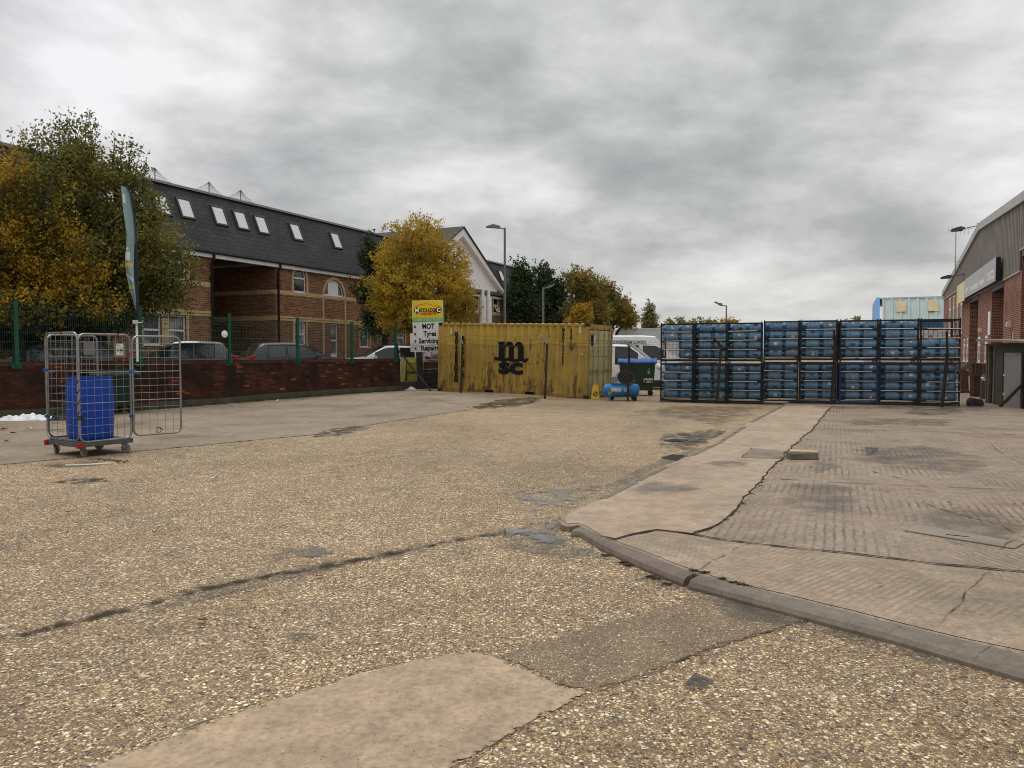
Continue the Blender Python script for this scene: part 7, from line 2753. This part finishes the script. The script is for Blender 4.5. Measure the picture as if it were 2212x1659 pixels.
for x in (0.0, 0.10):
    mb.span((x, 0, 0), (x + 0.035, 0.035, hc - 0.03))
mb.span((0.20, 0.012, 0.02), (0.34, 0.03, hc - 0.04))
mb.span((0.0, 0.22, 0), (0.35, 0.25, hc - 0.03))
mb.span((0.32, 0, 0), (0.355, 0.035, hc - .03))
mb.build('frame', M_TIMB, cr)
mb = MB()
mb.span((-0.02, -0.015, hc - 0.03), (0.37, 0.26, hc))
mb.build('top_rail', M_OCH, cr)
pp = gp(2122.5, 862, ZA)
bol = thing('ground_pipe', 'upright grey pipe with tilted white cap beside the green shed', 'pipe', (pp.x, pp.y, ZA), 0)
hb = at(2122, 822, pp.y).z - ZA
mb = MB()
mb.lathe([(0.075, 0), (0.075, hb), (0.06, hb), (0.06, hb - 0.05)], 16)
mb.build('tube', mat('grey_pipe', (0.055, 0.06, 0.055), 0.6, var=0.2), bol)
mb = MB()
mb.box((0.0, 0.0, hb + 0.04), (0.06, 0.10, 0.17), 0, Matrix.Rotation(math.radians(-32), 3, 'Y'))
mb.build('cap', M_WHITE, bol, bevel=0.015)
sp_ = gp(2110, 878, ZA)
spk = thing('plastic_housing', 'dark grey plastic vehicle housing lying on the ground beside the green shed', 'plastic housing', (sp_.x, sp_.y + 0.18, ZA), math.radians(-8))
mb = MB()
mb.prism([(-0.13, 0.0), (0.22, 0.0), (0.25, 0.08), (0.20, 0.20), (-0.05, 0.235), (-0.12, 0.12)], 'y', -0.15, 0.15)
mb.build('shell', mat('scuffed_grey_plastic', (0.035, 0.036, 0.038), 0.6, var=0.3, dirt=(0.07, 0.065, 0.06), dirt_amt=0.4), spk, bevel=0.02)
mb = MB()
mb.tube([(-0.13 + 0.115 * math.cos(2 * PI * k / 20), -0.16, 0.125 + 0.125 * math.sin(2 * PI * k / 20)) for k in range(21)], 0.012, 6, caps=False)
mb.span((-0.02, -0.165, 0.03), (0.16, -0.151, 0.10))
mb.build('hoop', M_BLACKP, spk)
tb = gp(2083, 842, ZA)
mb = MB()
mb.box((-0.08, 0.0, 0.42), (0.16, 0.12, 0.85), 0, Matrix.Rotation(0.04, 3, 'Y'))
mb.box((0.14, 0.1, 0.40), (0.12, 0.10, 0.80), 0, Matrix.Rotation(-0.05, 3, 'Y'))
tag(mb.build('timber_boards', M_TIMB, None, (tb.x, tb.y, ZA), bevel=0.01), 'two brown timber boards standing behind the right end of the racks', 'boards')
mb = MB()
mb.grid(lambda u, v: cloth(u, v, 0.42, 0.9), 20, 10)
q = gp(2084, 849, ZA)
tag(mb.build('rag', mat('dark_red_rag', (0.035, 0.010, 0.012), 0.8, var=0.5, scale=9), None, (q.x, q.y, ZA + .004)), 'dark red and black rag on the ground at the foot of the boards', 'rag')
p0, p1 = at(2070, 807, 21.9), at(2107, 781.5, 22.4)
mb = MB()
mb.tube([p0, p1], 0.025, 8)
mb.tube([p0 + Vector((-0.02, 0, 0.05)), p1 + Vector((-0.08, 0, 0.03))], 0.018, 8)
tag(mb.build('black_pipes', M_BLACKP, None), 'pair of black pipes poking out of the lower rack at the right end', 'pipes')

# ---------------------------------------------------------------- things lying on the ground
g = gp(1707, 993, ZA)
g2 = gp(1770, 994, ZA)
blk = thing('concrete_block', 'small mossy concrete block on the apron beside the joint', 'concrete block', (g.x, g.y, ZA + 0.006), math.atan2(g2.y - g.y, g2.x - g.x))
BWd = (g2 - g).length
mb = MB()
n = 14
pts = []
rr = random.Random(5)
for z, s in ((0, 0.0), (0.045, 0.003), (0.078, 0.004), (0.088, 0.016)):
    for k in range(n):
        t = k / n * 4
        e = int(t)
        f_ = t - e
        c = [(0, 0), (BWd, 0), (BWd, 0.34), (0, 0.34)]
        a, b = c[e], c[(e + 1) % 4]
        x, y = a[0] + (b[0] - a[0]) * f_, a[1] + (b[1] - a[1]) * f_
        x += (BWd / 2 - x) * s * 2 + rr.uniform(-.006, .006)
        y += (0.17 - y) * s * 2 + rr.uniform(-.006, .006)
        pts.append((x, y, z))
mb.add(pts, [(i * n + k, i * n + (k + 1) % n, (i + 1) * n + (k + 1) % n, (i + 1) * n + k) for i in range(3) for k in range(n)] + [[3 * n + k for k in range(n)]], 0)
mb.build('block', [mat('mossy_block', (0.135, 0.12, 0.088), 0.9, var=0.25, scale=5, dirt=(0.06, 0.06, 0.02), dirt_amt=0.55, bmp=0.6, bscale=40)], blk)
mb = MB()
mb.prism([(0.02, 0.06), (0.38, 0.02), (0.42, 0.10), (0.30, 0.20), (0.04, 0.24)], 'z', 0.0, 0.025)
ow = mb.build('board_scrap', mat('pale_wood', (0.45, 0.36, 0.23), 0.8, var=0.2, scale=9), None, bevel=0.004)
tag(ow, 'pale scrap of wooden board lying on top of the concrete block', 'board')
ow.location = (g.x, g.y, ZA + 0.096)
ow.rotation_euler = (0, 0, math.atan2(g2.y - g.y, g2.x - g.x))
M_PLATE = mat('worn_steel_plate', (0.24, 0.20, 0.16), 0.6, 0.1, var=0.15, scale=3, dirt=(0.12, 0.10, 0.08), dirt_amt=0.4)
pl4 = [gp(x, y, ZA) for x, y in ((1954, 1148), (1984, 1135.5), (2212, 1175.5), (2191, 1187))]
c = sum(pl4, Vector()) / 4
mb = MB()
mb.add([(p.x - c.x, p.y - c.y, 0.003) for p in pl4] + [(p.x - c.x, p.y - c.y, 0.011) for p in pl4], [(3, 2, 1, 0), (4, 5, 6, 7)] + [(i, (i + 1) % 4, 4 + (i + 1) % 4, 4 + i) for i in range(4)])
plate = mb.build('cover_plate', M_PLATE, None, (c.x, c.y, ZA))
tag(plate, 'long flat grey metal cover plate set in the ribbed concrete', 'cover plate')
mb = MB()
for f_ in (0.42, 0.5):
    q = pl4[0].lerp(pl4[2], f_) - c
    mb.box((q.x, q.y, 0.0125), (0.10, 0.015, 0.002), 0, Matrix.Rotation(-0.6, 3, 'Z'))
mb.build('slot', M_DARK, plate)
M_IRON = mat('cast_iron', (0.075, 0.078, 0.075), 0.5, 0.5, var=0.25, scale=9)


def gully(pix, label, name='drain_grate', bars=7):
    P_ = [gp(x, y, 0) for x, y in pix]
    c = sum(P_, Vector()) / 4
    root = thing(name, label, 'drain', (c.x, c.y, 0.004))
    Q = [p - c for p in P_]
    mb = MB()
    for i in range(4):
        a, b = Q[i], Q[(i + 1) % 4]
        mb.bar(Vector((a.x, a.y, 0.008)), Vector((b.x, b.y, 0.008)), 0.03, 0.016)
    mb.build('frame', M_IRON, root)
    mb = MB()
    for k in range(1, bars):
        a, b = Q[0].lerp(Q[1], k / bars), Q[3].lerp(Q[2], k / bars)
        mb.bar(Vector((a.x, a.y, 0.009)), Vector((b.x, b.y, 0.009)), 0.022, 0.010)
    mb.build('grate', M_IRON, root)
    mb = MB()
    mb.poly([(q.x, q.y, 0.003) for q in Q])
    o = mb.build('pit', M_DARK, root)
    if o.data.polygons[0].normal.z < 0:
        o.data.flip_normals()


gully([(1431, 990), (1452, 984), (1484, 987), (1466, 996)], 'small cast iron drain grate by the kerb of the footpath', bars=6)
gully([(1436, 953.5), (1452, 950.2), (1484, 952.2), (1470, 955.2)], 'dark slot of a drain just beyond the iron grate', bars=3)
mb = MB()
a, b = gp(141, 1008.5), gp(239.5, 1003.5)
mb.tube([a + Vector((0, 0, 0.02)), a.lerp(b, .5) + Vector((0, 0.01, 0.014)), b + Vector((0, 0, 0.02))], 0.014, 6)
tag(mb.build('plastic_rod', M_ROD, None), 'single cream plastic rod lying on the pebbled ground before the roll cage', 'rod')
M_LEAFL = mat('fallen_leaf', (0.16, 0.075, 0.02), 0.7, var=0.5, scale=20)
M_LEAFY = mat('fallen_yellow_leaf', (0.46, 0.33, 0.04), 0.6, var=0.3, scale=20)
rr = random.Random(31)


def leafy(name, px, py, z, size, m, label, cat='leaf', group=None):
    g = gp(px, py, z)
    mb = MB()
    n = 8
    a0 = rr.uniform(0, 6.28)
    pts = []
    for k in range(n):
        a = 2 * PI * k / n
        r_ = size * (0.55 + 0.45 * abs(math.cos(a))) * rr.uniform(0.7, 1.1)
        x, y = r_ * math.cos(a), r_ * 0.6 * math.sin(a)
        pts.append((x * math.cos(a0) - y * math.sin(a0), x * math.sin(a0) + y * math.cos(a0), rr.uniform(0.006, 0.006 + size * 0.5)))
    mb.add([(0, 0, 0.012)] + pts, [(0, 1 + k, 1 + (k + 1) % n) for k in range(n)])
    o = mb.build(name, m, None, (g.x, g.y, z + 0.012 + gz(g.x, g.y)))
    return tag(o, label, cat, group)


M_LITB = mat('blue_litter', (0.02, 0.10, 0.24), 0.4)
leafy('litter', 367, 1199, 0, 0.035, M_LITB, 'scrap of blue litter on the pebbled ground at the left', 'litter')
leafy('litter', 1177, 1140, 0, 0.02, M_LITB, 'tiny blue scrap in the puddle by the broken kerb', 'litter')
leafy('litter', 463, 1037, 0, 0.06, M_SW, 'small white scrap on the ground right of the cream rod', 'litter')
leafy('litter', 1690, 990, ZA, 0.06, M_SW, 'white scrap on the footpath edge beside the concrete block', 'litter')
leafy('litter', 62, 928, 0, 0.09, M_SW, 'white scrap on the ground below the crumpled plastic sheet', 'litter')
leafy('litter', 600, 872, 0, 0.10, M_SW, 'white scrap at the foot of the stained wall', 'litter')
leafy('litter', 470, 866, 0.1, 0.06, M_SW, 'tiny white scrap on the concrete footing of the wall', 'litter')
GL = 'fallen leaves on the yard'
k = 0
for px, py, z, s, m_ in ((334, 1155, 0, .04, M_LEAFL), (1432, 1395, 0, .02, M_LEAFL), (437, 1348, 0, .05, M_LEAFL), (735, 1035, 0, .05, M_LEAFY), (955, 1085, 0, .05, M_LEAFL), (1150, 1055, 0, .05, M_LEAFY), (1900, 1268, ZA, .025, M_LEAFL), (2205, 1447, 0, .04, M_LEAFL), (545, 1365, 0, .035, M_LEAFL), (1750, 1150, ZA, .02, M_LEAFL), (2050, 1090, ZA, .03, M_LEAFL), (1435, 1120, ZA, .015, M_LEAFL), (690, 1250, 0, .035, M_LEAFL), (150, 1110, 0, .04, M_LEAFL), (1225, 1330, 0, .02, M_LEAFL), (15, 955, 0, .08, M_LEAFL), (30, 938, 0, .08, M_LEAFL), (8, 930, 0, .1, M_LEAFL), (1515, 1430, 0, .02, M_LEAFL), (1660, 1395, 0, .02, M_LEAFY), (420, 885, 0, .08, M_LEAFL), (650, 868, 0.02, .09, M_LEAFL), (700, 862, 0.03, .09, M_LEAFL), (500, 880, 0, .09, M_LEAFL), (1600, 935, 0, .05, M_LEAFY)):
    leafy('fallen_leaf', px, py, z, s, m_, 'small brown or yellow fallen leaf lying on the yard', 'leaf', GL)
# moss and weeds along the kerb and wall foot
M_MOSS = mat('moss', (0.060, 0.062, 0.020), 0.95, var=0.5, scale=30)
mb = MB()
rr = random.Random(77)


def tuft(c, r_, h, n):
    for _ in range(n):
        x, y = c.x + rr.gauss(0, r_), c.y + rr.gauss(0, r_ * .5)
        a = rr.uniform(0, 6.28)
        s = r_ * 0.4 + 0.004
        hh = h * rr.uniform(0.3, 1)
        mb.add([(x - s * math.cos(a), y - s * math.sin(a), c.z), (x + s * math.cos(a), y + s * math.sin(a), c.z), (x + rr.uniform(-s, s), y + rr.uniform(-s, s), c.z + hh)], [(0, 1, 2)])


for px, py in ((1345, 1215), (1356, 1221), (1405, 1246), (1420, 1250), (1440, 1262), (1310, 1200)):
    tuft(gp(px, py, 0.006), 0.02, 0.012, 60)
for px, py in ((1500, 1232), (1520, 1236), (1560, 1250), (1585, 1258), (1605, 1263)):
    tuft(gp(px, py, ZK), 0.02, 0.010, 50)
for px, py in ((1640, 1049), (1625, 1066), (1606, 1087), (1590, 1104), (1570, 1122), (1700, 976)):
    tuft(gp(px, py, ZA + .008), 0.018, 0.008, 22)
for px, py in ((230, 994), (250, 996), (265, 998), (215, 992)):
    tuft(gp(px, py, 0.01), 0.06, 0.02, 16)
for k in range(130):
    q = WALL_A + WD * rr.uniform(-6, WLEN) + WN * (0.18 + rr.random() * 0.12)
    q.z = gz(q.x, q.y) + 0.01
    tuft(q, 0.08, 0.05, 14)
o = mb.build('moss', M_MOSS, None, fix=False)
tag(o, 'moss and small weeds along the wall foot and the joints', 'moss', kind='stuff')

# ================================================================ trees
def leaf_mat(name, stops, trans=0.35, clump=0.55):
    m, nt, b = newmat(name)
    g = nt.nodes.new('ShaderNodeNewGeometry')
    rnd = g.outputs['Random Per Island']
    oc = nt.nodes.new('ShaderNodeTexCoord').outputs['Object']
    big = noise(nt, oc, clump, 3, 0.55)
    f = math_(nt, 'ADD', math_(nt, 'MULTIPLY', rnd, 0.40), math_(nt, 'MULTIPLY', ramp(nt, big, [(0.3, 0.0), (0.7, 1.0)]), 0.60))
    c = ramp(nt, f, stops)
    setc(nt, b.inputs['Base Color'], c)
    b.inputs['Roughness'].default_value = 0.6
    b.inputs['Specular IOR Level'].default_value = 0.3
    tl = N(nt, 'ShaderNodeBsdfTranslucent', Color=c)
    ms = nt.nodes.new('ShaderNodeMixShader')
    ms.inputs[0].default_value = trans
    nt.links.new(b.outputs[0], ms.inputs[1])
    nt.links.new(tl.outputs[0], ms.inputs[2])
    nt.links.new(ms.outputs[0], nt.nodes['Material Output'].inputs['Surface'])
    return m


L_OLIVE = leaf_mat('olive_leaves', [(0.05, (0.055, 0.080, 0.020)), (0.35, (0.120, 0.138, 0.032)), (0.62, (0.20, 0.185, 0.040)), (0.86, (0.31, 0.215, 0.040)), (1.0, (0.38, 0.25, 0.07))])
L_MIX = leaf_mat('green_and_gold_leaves', [(0.08, (0.030, 0.042, 0.011)), (0.30, (0.065, 0.075, 0.017)), (0.44, (0.15, 0.13, 0.022)), (0.56, (0.34, 0.22, 0.022)), (0.75, (0.52, 0.31, 0.024)), (1.0, (0.62, 0.36, 0.04))], clump=0.8)
L_GOLD = leaf_mat('golden_leaves', [(0.02, (0.075, 0.085, 0.016)), (0.3, (0.22, 0.16, 0.022)), (0.55, (0.42, 0.255, 0.022)), (0.85, (0.52, 0.29, 0.025)), (1.0, (0.60, 0.33, 0.04))])
L_AMBER = leaf_mat('amber_leaves', [(0.02, (0.18, 0.17, 0.026)), (0.3, (0.33, 0.25, 0.030)), (0.6, (0.48, 0.32, 0.030)), (0.9, (0.60, 0.37, 0.045)), (1.0, (0.42, 0.22, 0.05))])
L_DARK = leaf_mat('dark_green_leaves', [(0.05, (0.024, 0.044, 0.016)), (0.5, (0.044, 0.070, 0.026)), (0.9, (0.078, 0.098, 0.036)), (1.0, (0.12, 0.115, 0.05))])
L_RUST = leaf_mat('rust_green_leaves', [(0.05, (0.060, 0.085, 0.022)), (0.38, (0.145, 0.145, 0.032)), (0.65, (0.27, 0.19, 0.034)), (1.0, (0.42, 0.23, 0.045))])
L_PALE = leaf_mat('pale_yellow_green_leaves', [(0.05, (0.085, 0.105, 0.035)), (0.5, (0.20, 0.185, 0.06)), (1.0, (0.36, 0.29, 0.10))])
M_BARK = mat('dark_bark', (0.035, 0.028, 0.022), 0.95, var=0.4, scale=6, bmp=0.5)


def leaves_mesh(name, centres, per, sigma, size, material, parent, seed, hub, extra=None):
    r_ = np.random.default_rng(seed)
    C = np.asarray(centres)
    n = len(C) * per
    # each clump is a spray: leaves set along a drooping twig, close together
    out = C - np.asarray(hub)
    out /= np.linalg.norm(out, axis=1)[:, None] + 1e-9
    tw = out * 0.8 + r_.normal(size=C.shape) * 0.55 + np.array([0, 0, -0.10])
    tw /= np.linalg.norm(tw, axis=1)[:, None]
    ln = sigma * r_.uniform(1.6, 3.2, len(C))
    s_ = r_.uniform(-0.6, 0.6, n)
    P = np.repeat(C, per, axis=0) + np.repeat(tw * ln[:, None], per, axis=0) * s_[:, None] + r_.normal(size=(n, 3)) * (sigma * 0.40 * (1.15 - np.abs(s_)))[:, None]
    if extra is not None and len(extra):
        P = np.vstack([P, np.asarray(extra)])
        n = len(P)
    d = r_.normal(size=(n, 3))
    d[:, 2] -= 0.35
    d /= np.linalg.norm(d, axis=1)[:, None]
    e = np.cross(d, r_.normal(size=(n, 3)))
    e /= np.linalg.norm(e, axis=1)[:, None] + 1e-9
    s = size * r_.uniform(0.6, 1.25, n)[:, None]
    fold = np.cross(d, e) * s * 0.12
    V = np.stack([P - d * s * 0.5, P + e * s * 0.30 + fold, P + d * s * 0.5, P - e * s * 0.30 + fold], axis=1).reshape(-1, 3)
    me = bpy.data.meshes.new(name)
    me.vertices.add(4 * n)
    me.vertices.foreach_set('co', V.ravel())
    me.loops.add(4 * n)
    me.loops.foreach_set('vertex_index', np.arange(4 * n, dtype=np.int32))
    me.polygons.add(n)
    me.polygons.foreach_set('loop_start', np.arange(0, 4 * n, 4, dtype=np.int32))
    me.update(calc_edges=True)
    me.materials.append(material)
    o = bpy.data.objects.new(name, me)
    COL.objects.link(o)
    o.parent = parent
    return o


def tree(name, label, Y, base_px, lobes, material, n_cl, per, size, seed, ground=0.0, shoots=(), sigma=0.26, group=None, twigs=70, density=1.0, depth=0.8):
    r_ = np.random.default_rng(seed)
    b0 = at(base_px, 762, Y)
    root = thing(name, label, name, (b0.x, Y, ground), 0, group)
    off = np.array([b0.x, Y, ground])
    ls, wts = [], []
    for px, py, rx, ry in lobes:
        c = at(px, py, Y)
        RX, RZ = rx / FPX * Y, ry / FPX * Y
        ls.append((np.array([c.x, Y + r_.uniform(-0.25, 0.25) * RX, c.z]) - off, np.array([RX, RX * depth, RZ])))
        wts.append(RX * RX * RZ)
    wts = np.array(wts) / sum(wts)
    cen = []
    for (c, R), w_ in zip(ls, wts):
        k = max(8, int(n_cl * w_))
        # knobbly lobes: a few random bulges set how far out each direction reaches
        kn = r_.normal(size=(9, 3))
        kn /= np.linalg.norm(kn, axis=1)[:, None]
        d = r_.normal(size=(k, 3))
        d /= np.linalg.norm(d, axis=1)[:, None]
        bul = np.clip((d @ kn.T), 0, 1) ** 5
        rad = 0.74 + 0.34 * bul.max(axis=1) + r_.normal(size=k) * 0.05
        q = r_.uniform(0.05, 1, k) ** 0.42
        cen.append(c + d * (rad * q)[:, None] * R)
    cen = np.vstack(cen)
    cen = cen[cen[:, 2] > 0.35]
    extra = []
    sh_paths = []
    for px, y0, y1, lean in shoots:
        a, b = np.array(at(px, y0, Y)) - off, np.array(at(px + lean, y1, Y)) - off
        sh_paths.append((a, b))
        m = int(np.linalg.norm(b - a) / 0.035)
        for i in range(m):
            t = i / m
            extra.append(a + (b - a) * t + r_.normal(size=3) * 0.13 * (1 - 0.6 * t))
    hub0 = np.average([c for c, R in ls], axis=0, weights=wts) - np.array([0, 0, 1.2])
    leaves_mesh('crown', cen, per, sigma, size, material, root, seed + 1, hub0, extra)
    # trunk and limbs
    mb = MB()
    top = np.average([c for c, R in ls], axis=0, weights=wts)
    hub = np.array([0, 0, max(0.8, top[2] * 0.42)])
    rt = 0.055 * (top[2] + 1) ** 0.75
    mb.tube([(0, 0, -0.1), tuple(hub * 0.5 + np.array([0.04, 0, 0])), tuple(hub)], [rt * 1.25, rt, rt * 0.85], 8)
    for c, R in ls:
        mid = hub + (c - hub) * 0.5 + np.array([0, 0, 0.15 * R[2]]) + r_.normal(size=3) * 0.1 * R[0]
        tip = c + np.array([0, 0, R[2] * 0.55])
        mb.tube([tuple(hub), tuple(mid), tuple(c), tuple(tip)], [rt * 0.62, rt * 0.45, rt * 0.28, rt * 0.06], 6)
    pick = r_.choice(len(cen), min(twigs, len(cen)), replace=False)
    for i in pick:
        e = cen[i]
        j = np.argmin([np.linalg.norm((e - c) / R) for c, R in ls])
        s_ = ls[j][0] + np.array([0, 0, r_.uniform(-0.6, 0.3) * ls[j][1][2]])
        m_ = (s_ + e) / 2 + r_.normal(size=3) * 0.08 + np.array([0, 0, -0.05])
        mb.tube([tuple(s_), tuple(m_), tuple(e)], [rt * 0.14, rt * 0.10, rt * 0.035], 4, caps=False)
    for a, b in sh_paths:
        mb.tube([tuple(a - (b - a) * 0.6), tuple(a), tuple(b)], [0.018, 0.012, 0.004], 4, caps=False)
    mb.build('trunk', M_BARK, root, fix=False)
    return root


GT = 'trees between the yard and the road'
tree('tree', 'tall olive green tree with spiky top behind the teal feather flag', 23.2, 215,
     [(155, 335, 78, 85), (150, 400, 95, 100), (250, 395, 72, 105), (300, 470, 60, 90), (330, 560, 82, 105), (210, 540, 120, 110), (110, 540, 95, 120), (375, 610, 52, 62), (260, 640, 130, 50), (70, 350, 40, 70)],
     L_OLIVE, 1500, 34, 0.105, 101, CZ,
     [(140, 300, 250, 6), (152, 300, 228, -4), (168, 290, 252, 10), (185, 290, 240, 3), (196, 300, 238, -3), (205, 310, 262, 8), (60, 330, 270, -18), (85, 320, 272, -10), (110, 320, 262, 0), (128, 300, 245, 2), (245, 330, 285, 4), (262, 330, 290, 8), (280, 345, 305, 6), (296, 360, 325, 8), (310, 390, 350, 5), (35, 350, 275, -12)], group=GT, twigs=130)
tree('tree', 'golden autumn tree at the far left edge behind the mesh fence', 21.0, 40,
     [(35, 395, 75, 80), (95, 465, 72, 80), (15, 540, 115, 100), (135, 560, 85, 80), (-60, 480, 90, 150), (175, 545, 45, 40), (60, 655, 170, 45), (170, 620, 70, 50), (230, 665, 50, 30)],
     L_MIX, 1150, 36, 0.098, 202, CZ, [(5, 330, 290, -4), (40, 330, 305, 6), (68, 350, 320, 8)], group=GT, twigs=90)
tree('shrub', 'dark green overgrown shrub filling the gap under the two left trees', 22.6, 130,
     [(20, 700, 90, 40), (110, 690, 80, 45), (195, 700, 75, 38), (255, 695, 42, 34), (60, 725, 120, 26)], L_DARK, 560, 30, 0.10, 717, CZ, group=None, twigs=60)
tree('tree', 'round amber yellow tree in full autumn colour above the garage sign', 34.0, 905,
     [(905, 535, 72, 66), (850, 585, 56, 72), (962, 580, 58, 72), (905, 630, 110, 66), (985, 640, 46, 55), (835, 650, 42, 55), (910, 690, 100, 38), (1005, 665, 28, 35)],
     L_AMBER, 1500, 30, 0.112, 303, 0.3, [(880, 490, 468, -2), (900, 485, 465, 1), (925, 488, 470, 2), (945, 495, 478, 4), (860, 500, 478, -3)], group=GT, twigs=150, sigma=0.24)
tree('tree', 'slim dark green tree half hidden behind the amber tree', 36.5, 832,
     [(798, 550, 26, 48), (792, 620, 25, 55), (815, 690, 40, 42), (835, 600, 40, 80)],
     L_DARK, 380, 28, 0.14, 404, 0.4, group=GT, twigs=50)
tree('tree', 'dark green tree just right of the tall lamp post', 55, 1135, [(1126, 612, 31, 52), (1133, 665, 40, 45), (1112, 650, 20, 40), (1120, 700, 35, 20)], L_DARK, 480, 28, 0.20, 505, 0, group=GT, sigma=0.34, twigs=60)
tree('tree', 'dark green tree behind the second street lamp', 56, 1185, [(1177, 618, 30, 52), (1195, 660, 34, 48), (1212, 635, 20, 50), (1185, 695, 40, 25)], L_DARK, 480, 28, 0.20, 606, 0, group=GT, sigma=0.34, twigs=60)
tree('tree', 'rust and green autumn tree above the right half of the container', 49, 1262, [(1243, 612, 22, 38), (1272, 632, 32, 48), (1250, 675, 36, 36), (1290, 680, 32, 34)], L_RUST, 460, 28, 0.17, 707, 0, group=GT, sigma=0.30, twigs=70)
tree('tree', 'low golden bush like tree between dark green and rust trees', 45, 1254, [(1253, 690, 24, 24), (1262, 672, 14, 16)], L_GOLD, 90, 28, 0.17, 808, 0, group=GT, twigs=20)
tree('tree', 'rust coloured tree above the container doors', 52, 1318, [(1312, 640, 22, 36), (1330, 675, 30, 36), (1355, 690, 18, 22)], L_RUST, 360, 28, 0.17, 909, 0, group=GT, sigma=0.30, twigs=60)
tree('tree', 'pale yellow tree behind the roof of the grey lorry', 72, 1354, [(1352, 662, 11, 20), (1360, 690, 18, 20)], L_PALE, 90, 24, 0.26, 111, 0, group=GT, sigma=0.36, twigs=30)
tree('tree', 'pale green cone shaped tree left of the bottle racks', 63, 1404, [(1403, 660, 5, 13), (1403, 676, 11, 15), (1402, 696, 19, 18), (1405, 712, 22, 14)], L_PALE, 200, 24, 0.17, 222, 0, group=GT, sigma=0.30, twigs=40)
tree('tree', 'low grey green tree top above the first bottle stack', 92, 1466, [(1468, 697, 14, 9), (1448, 700, 14, 7), (1492, 703, 14, 6), (1470, 722, 24, 18)], L_PALE, 110, 22, 0.34, 333, 0, group=GT, sigma=0.4, twigs=10)
tree('tree', 'low dark tree top above the second bottle stack', 95, 1524, [(1520, 697, 18, 8), (1545, 700, 20, 5), (1500, 701, 12, 6), (1522, 724, 28, 20)], L_RUST, 120, 22, 0.34, 444, 0, group=GT, sigma=0.4, twigs=10)
tree('tree', 'low yellow tree top beside the distant lamp post', 98, 1575, [(1574, 698, 13, 6), (1588, 700, 10, 5), (1578, 720, 16, 18)], L_GOLD, 80, 22, 0.34, 555, 0, group=GT, sigma=0.4, twigs=8)
tree('tree', 'low green tree top above the sixth bottle stack', 98, 1855, [(1852, 694, 12, 6), (1836, 697, 10, 4), (1850, 720, 16, 18)], L_PALE, 80, 22, 0.34, 666, 0, group=GT, sigma=0.4, twigs=8)
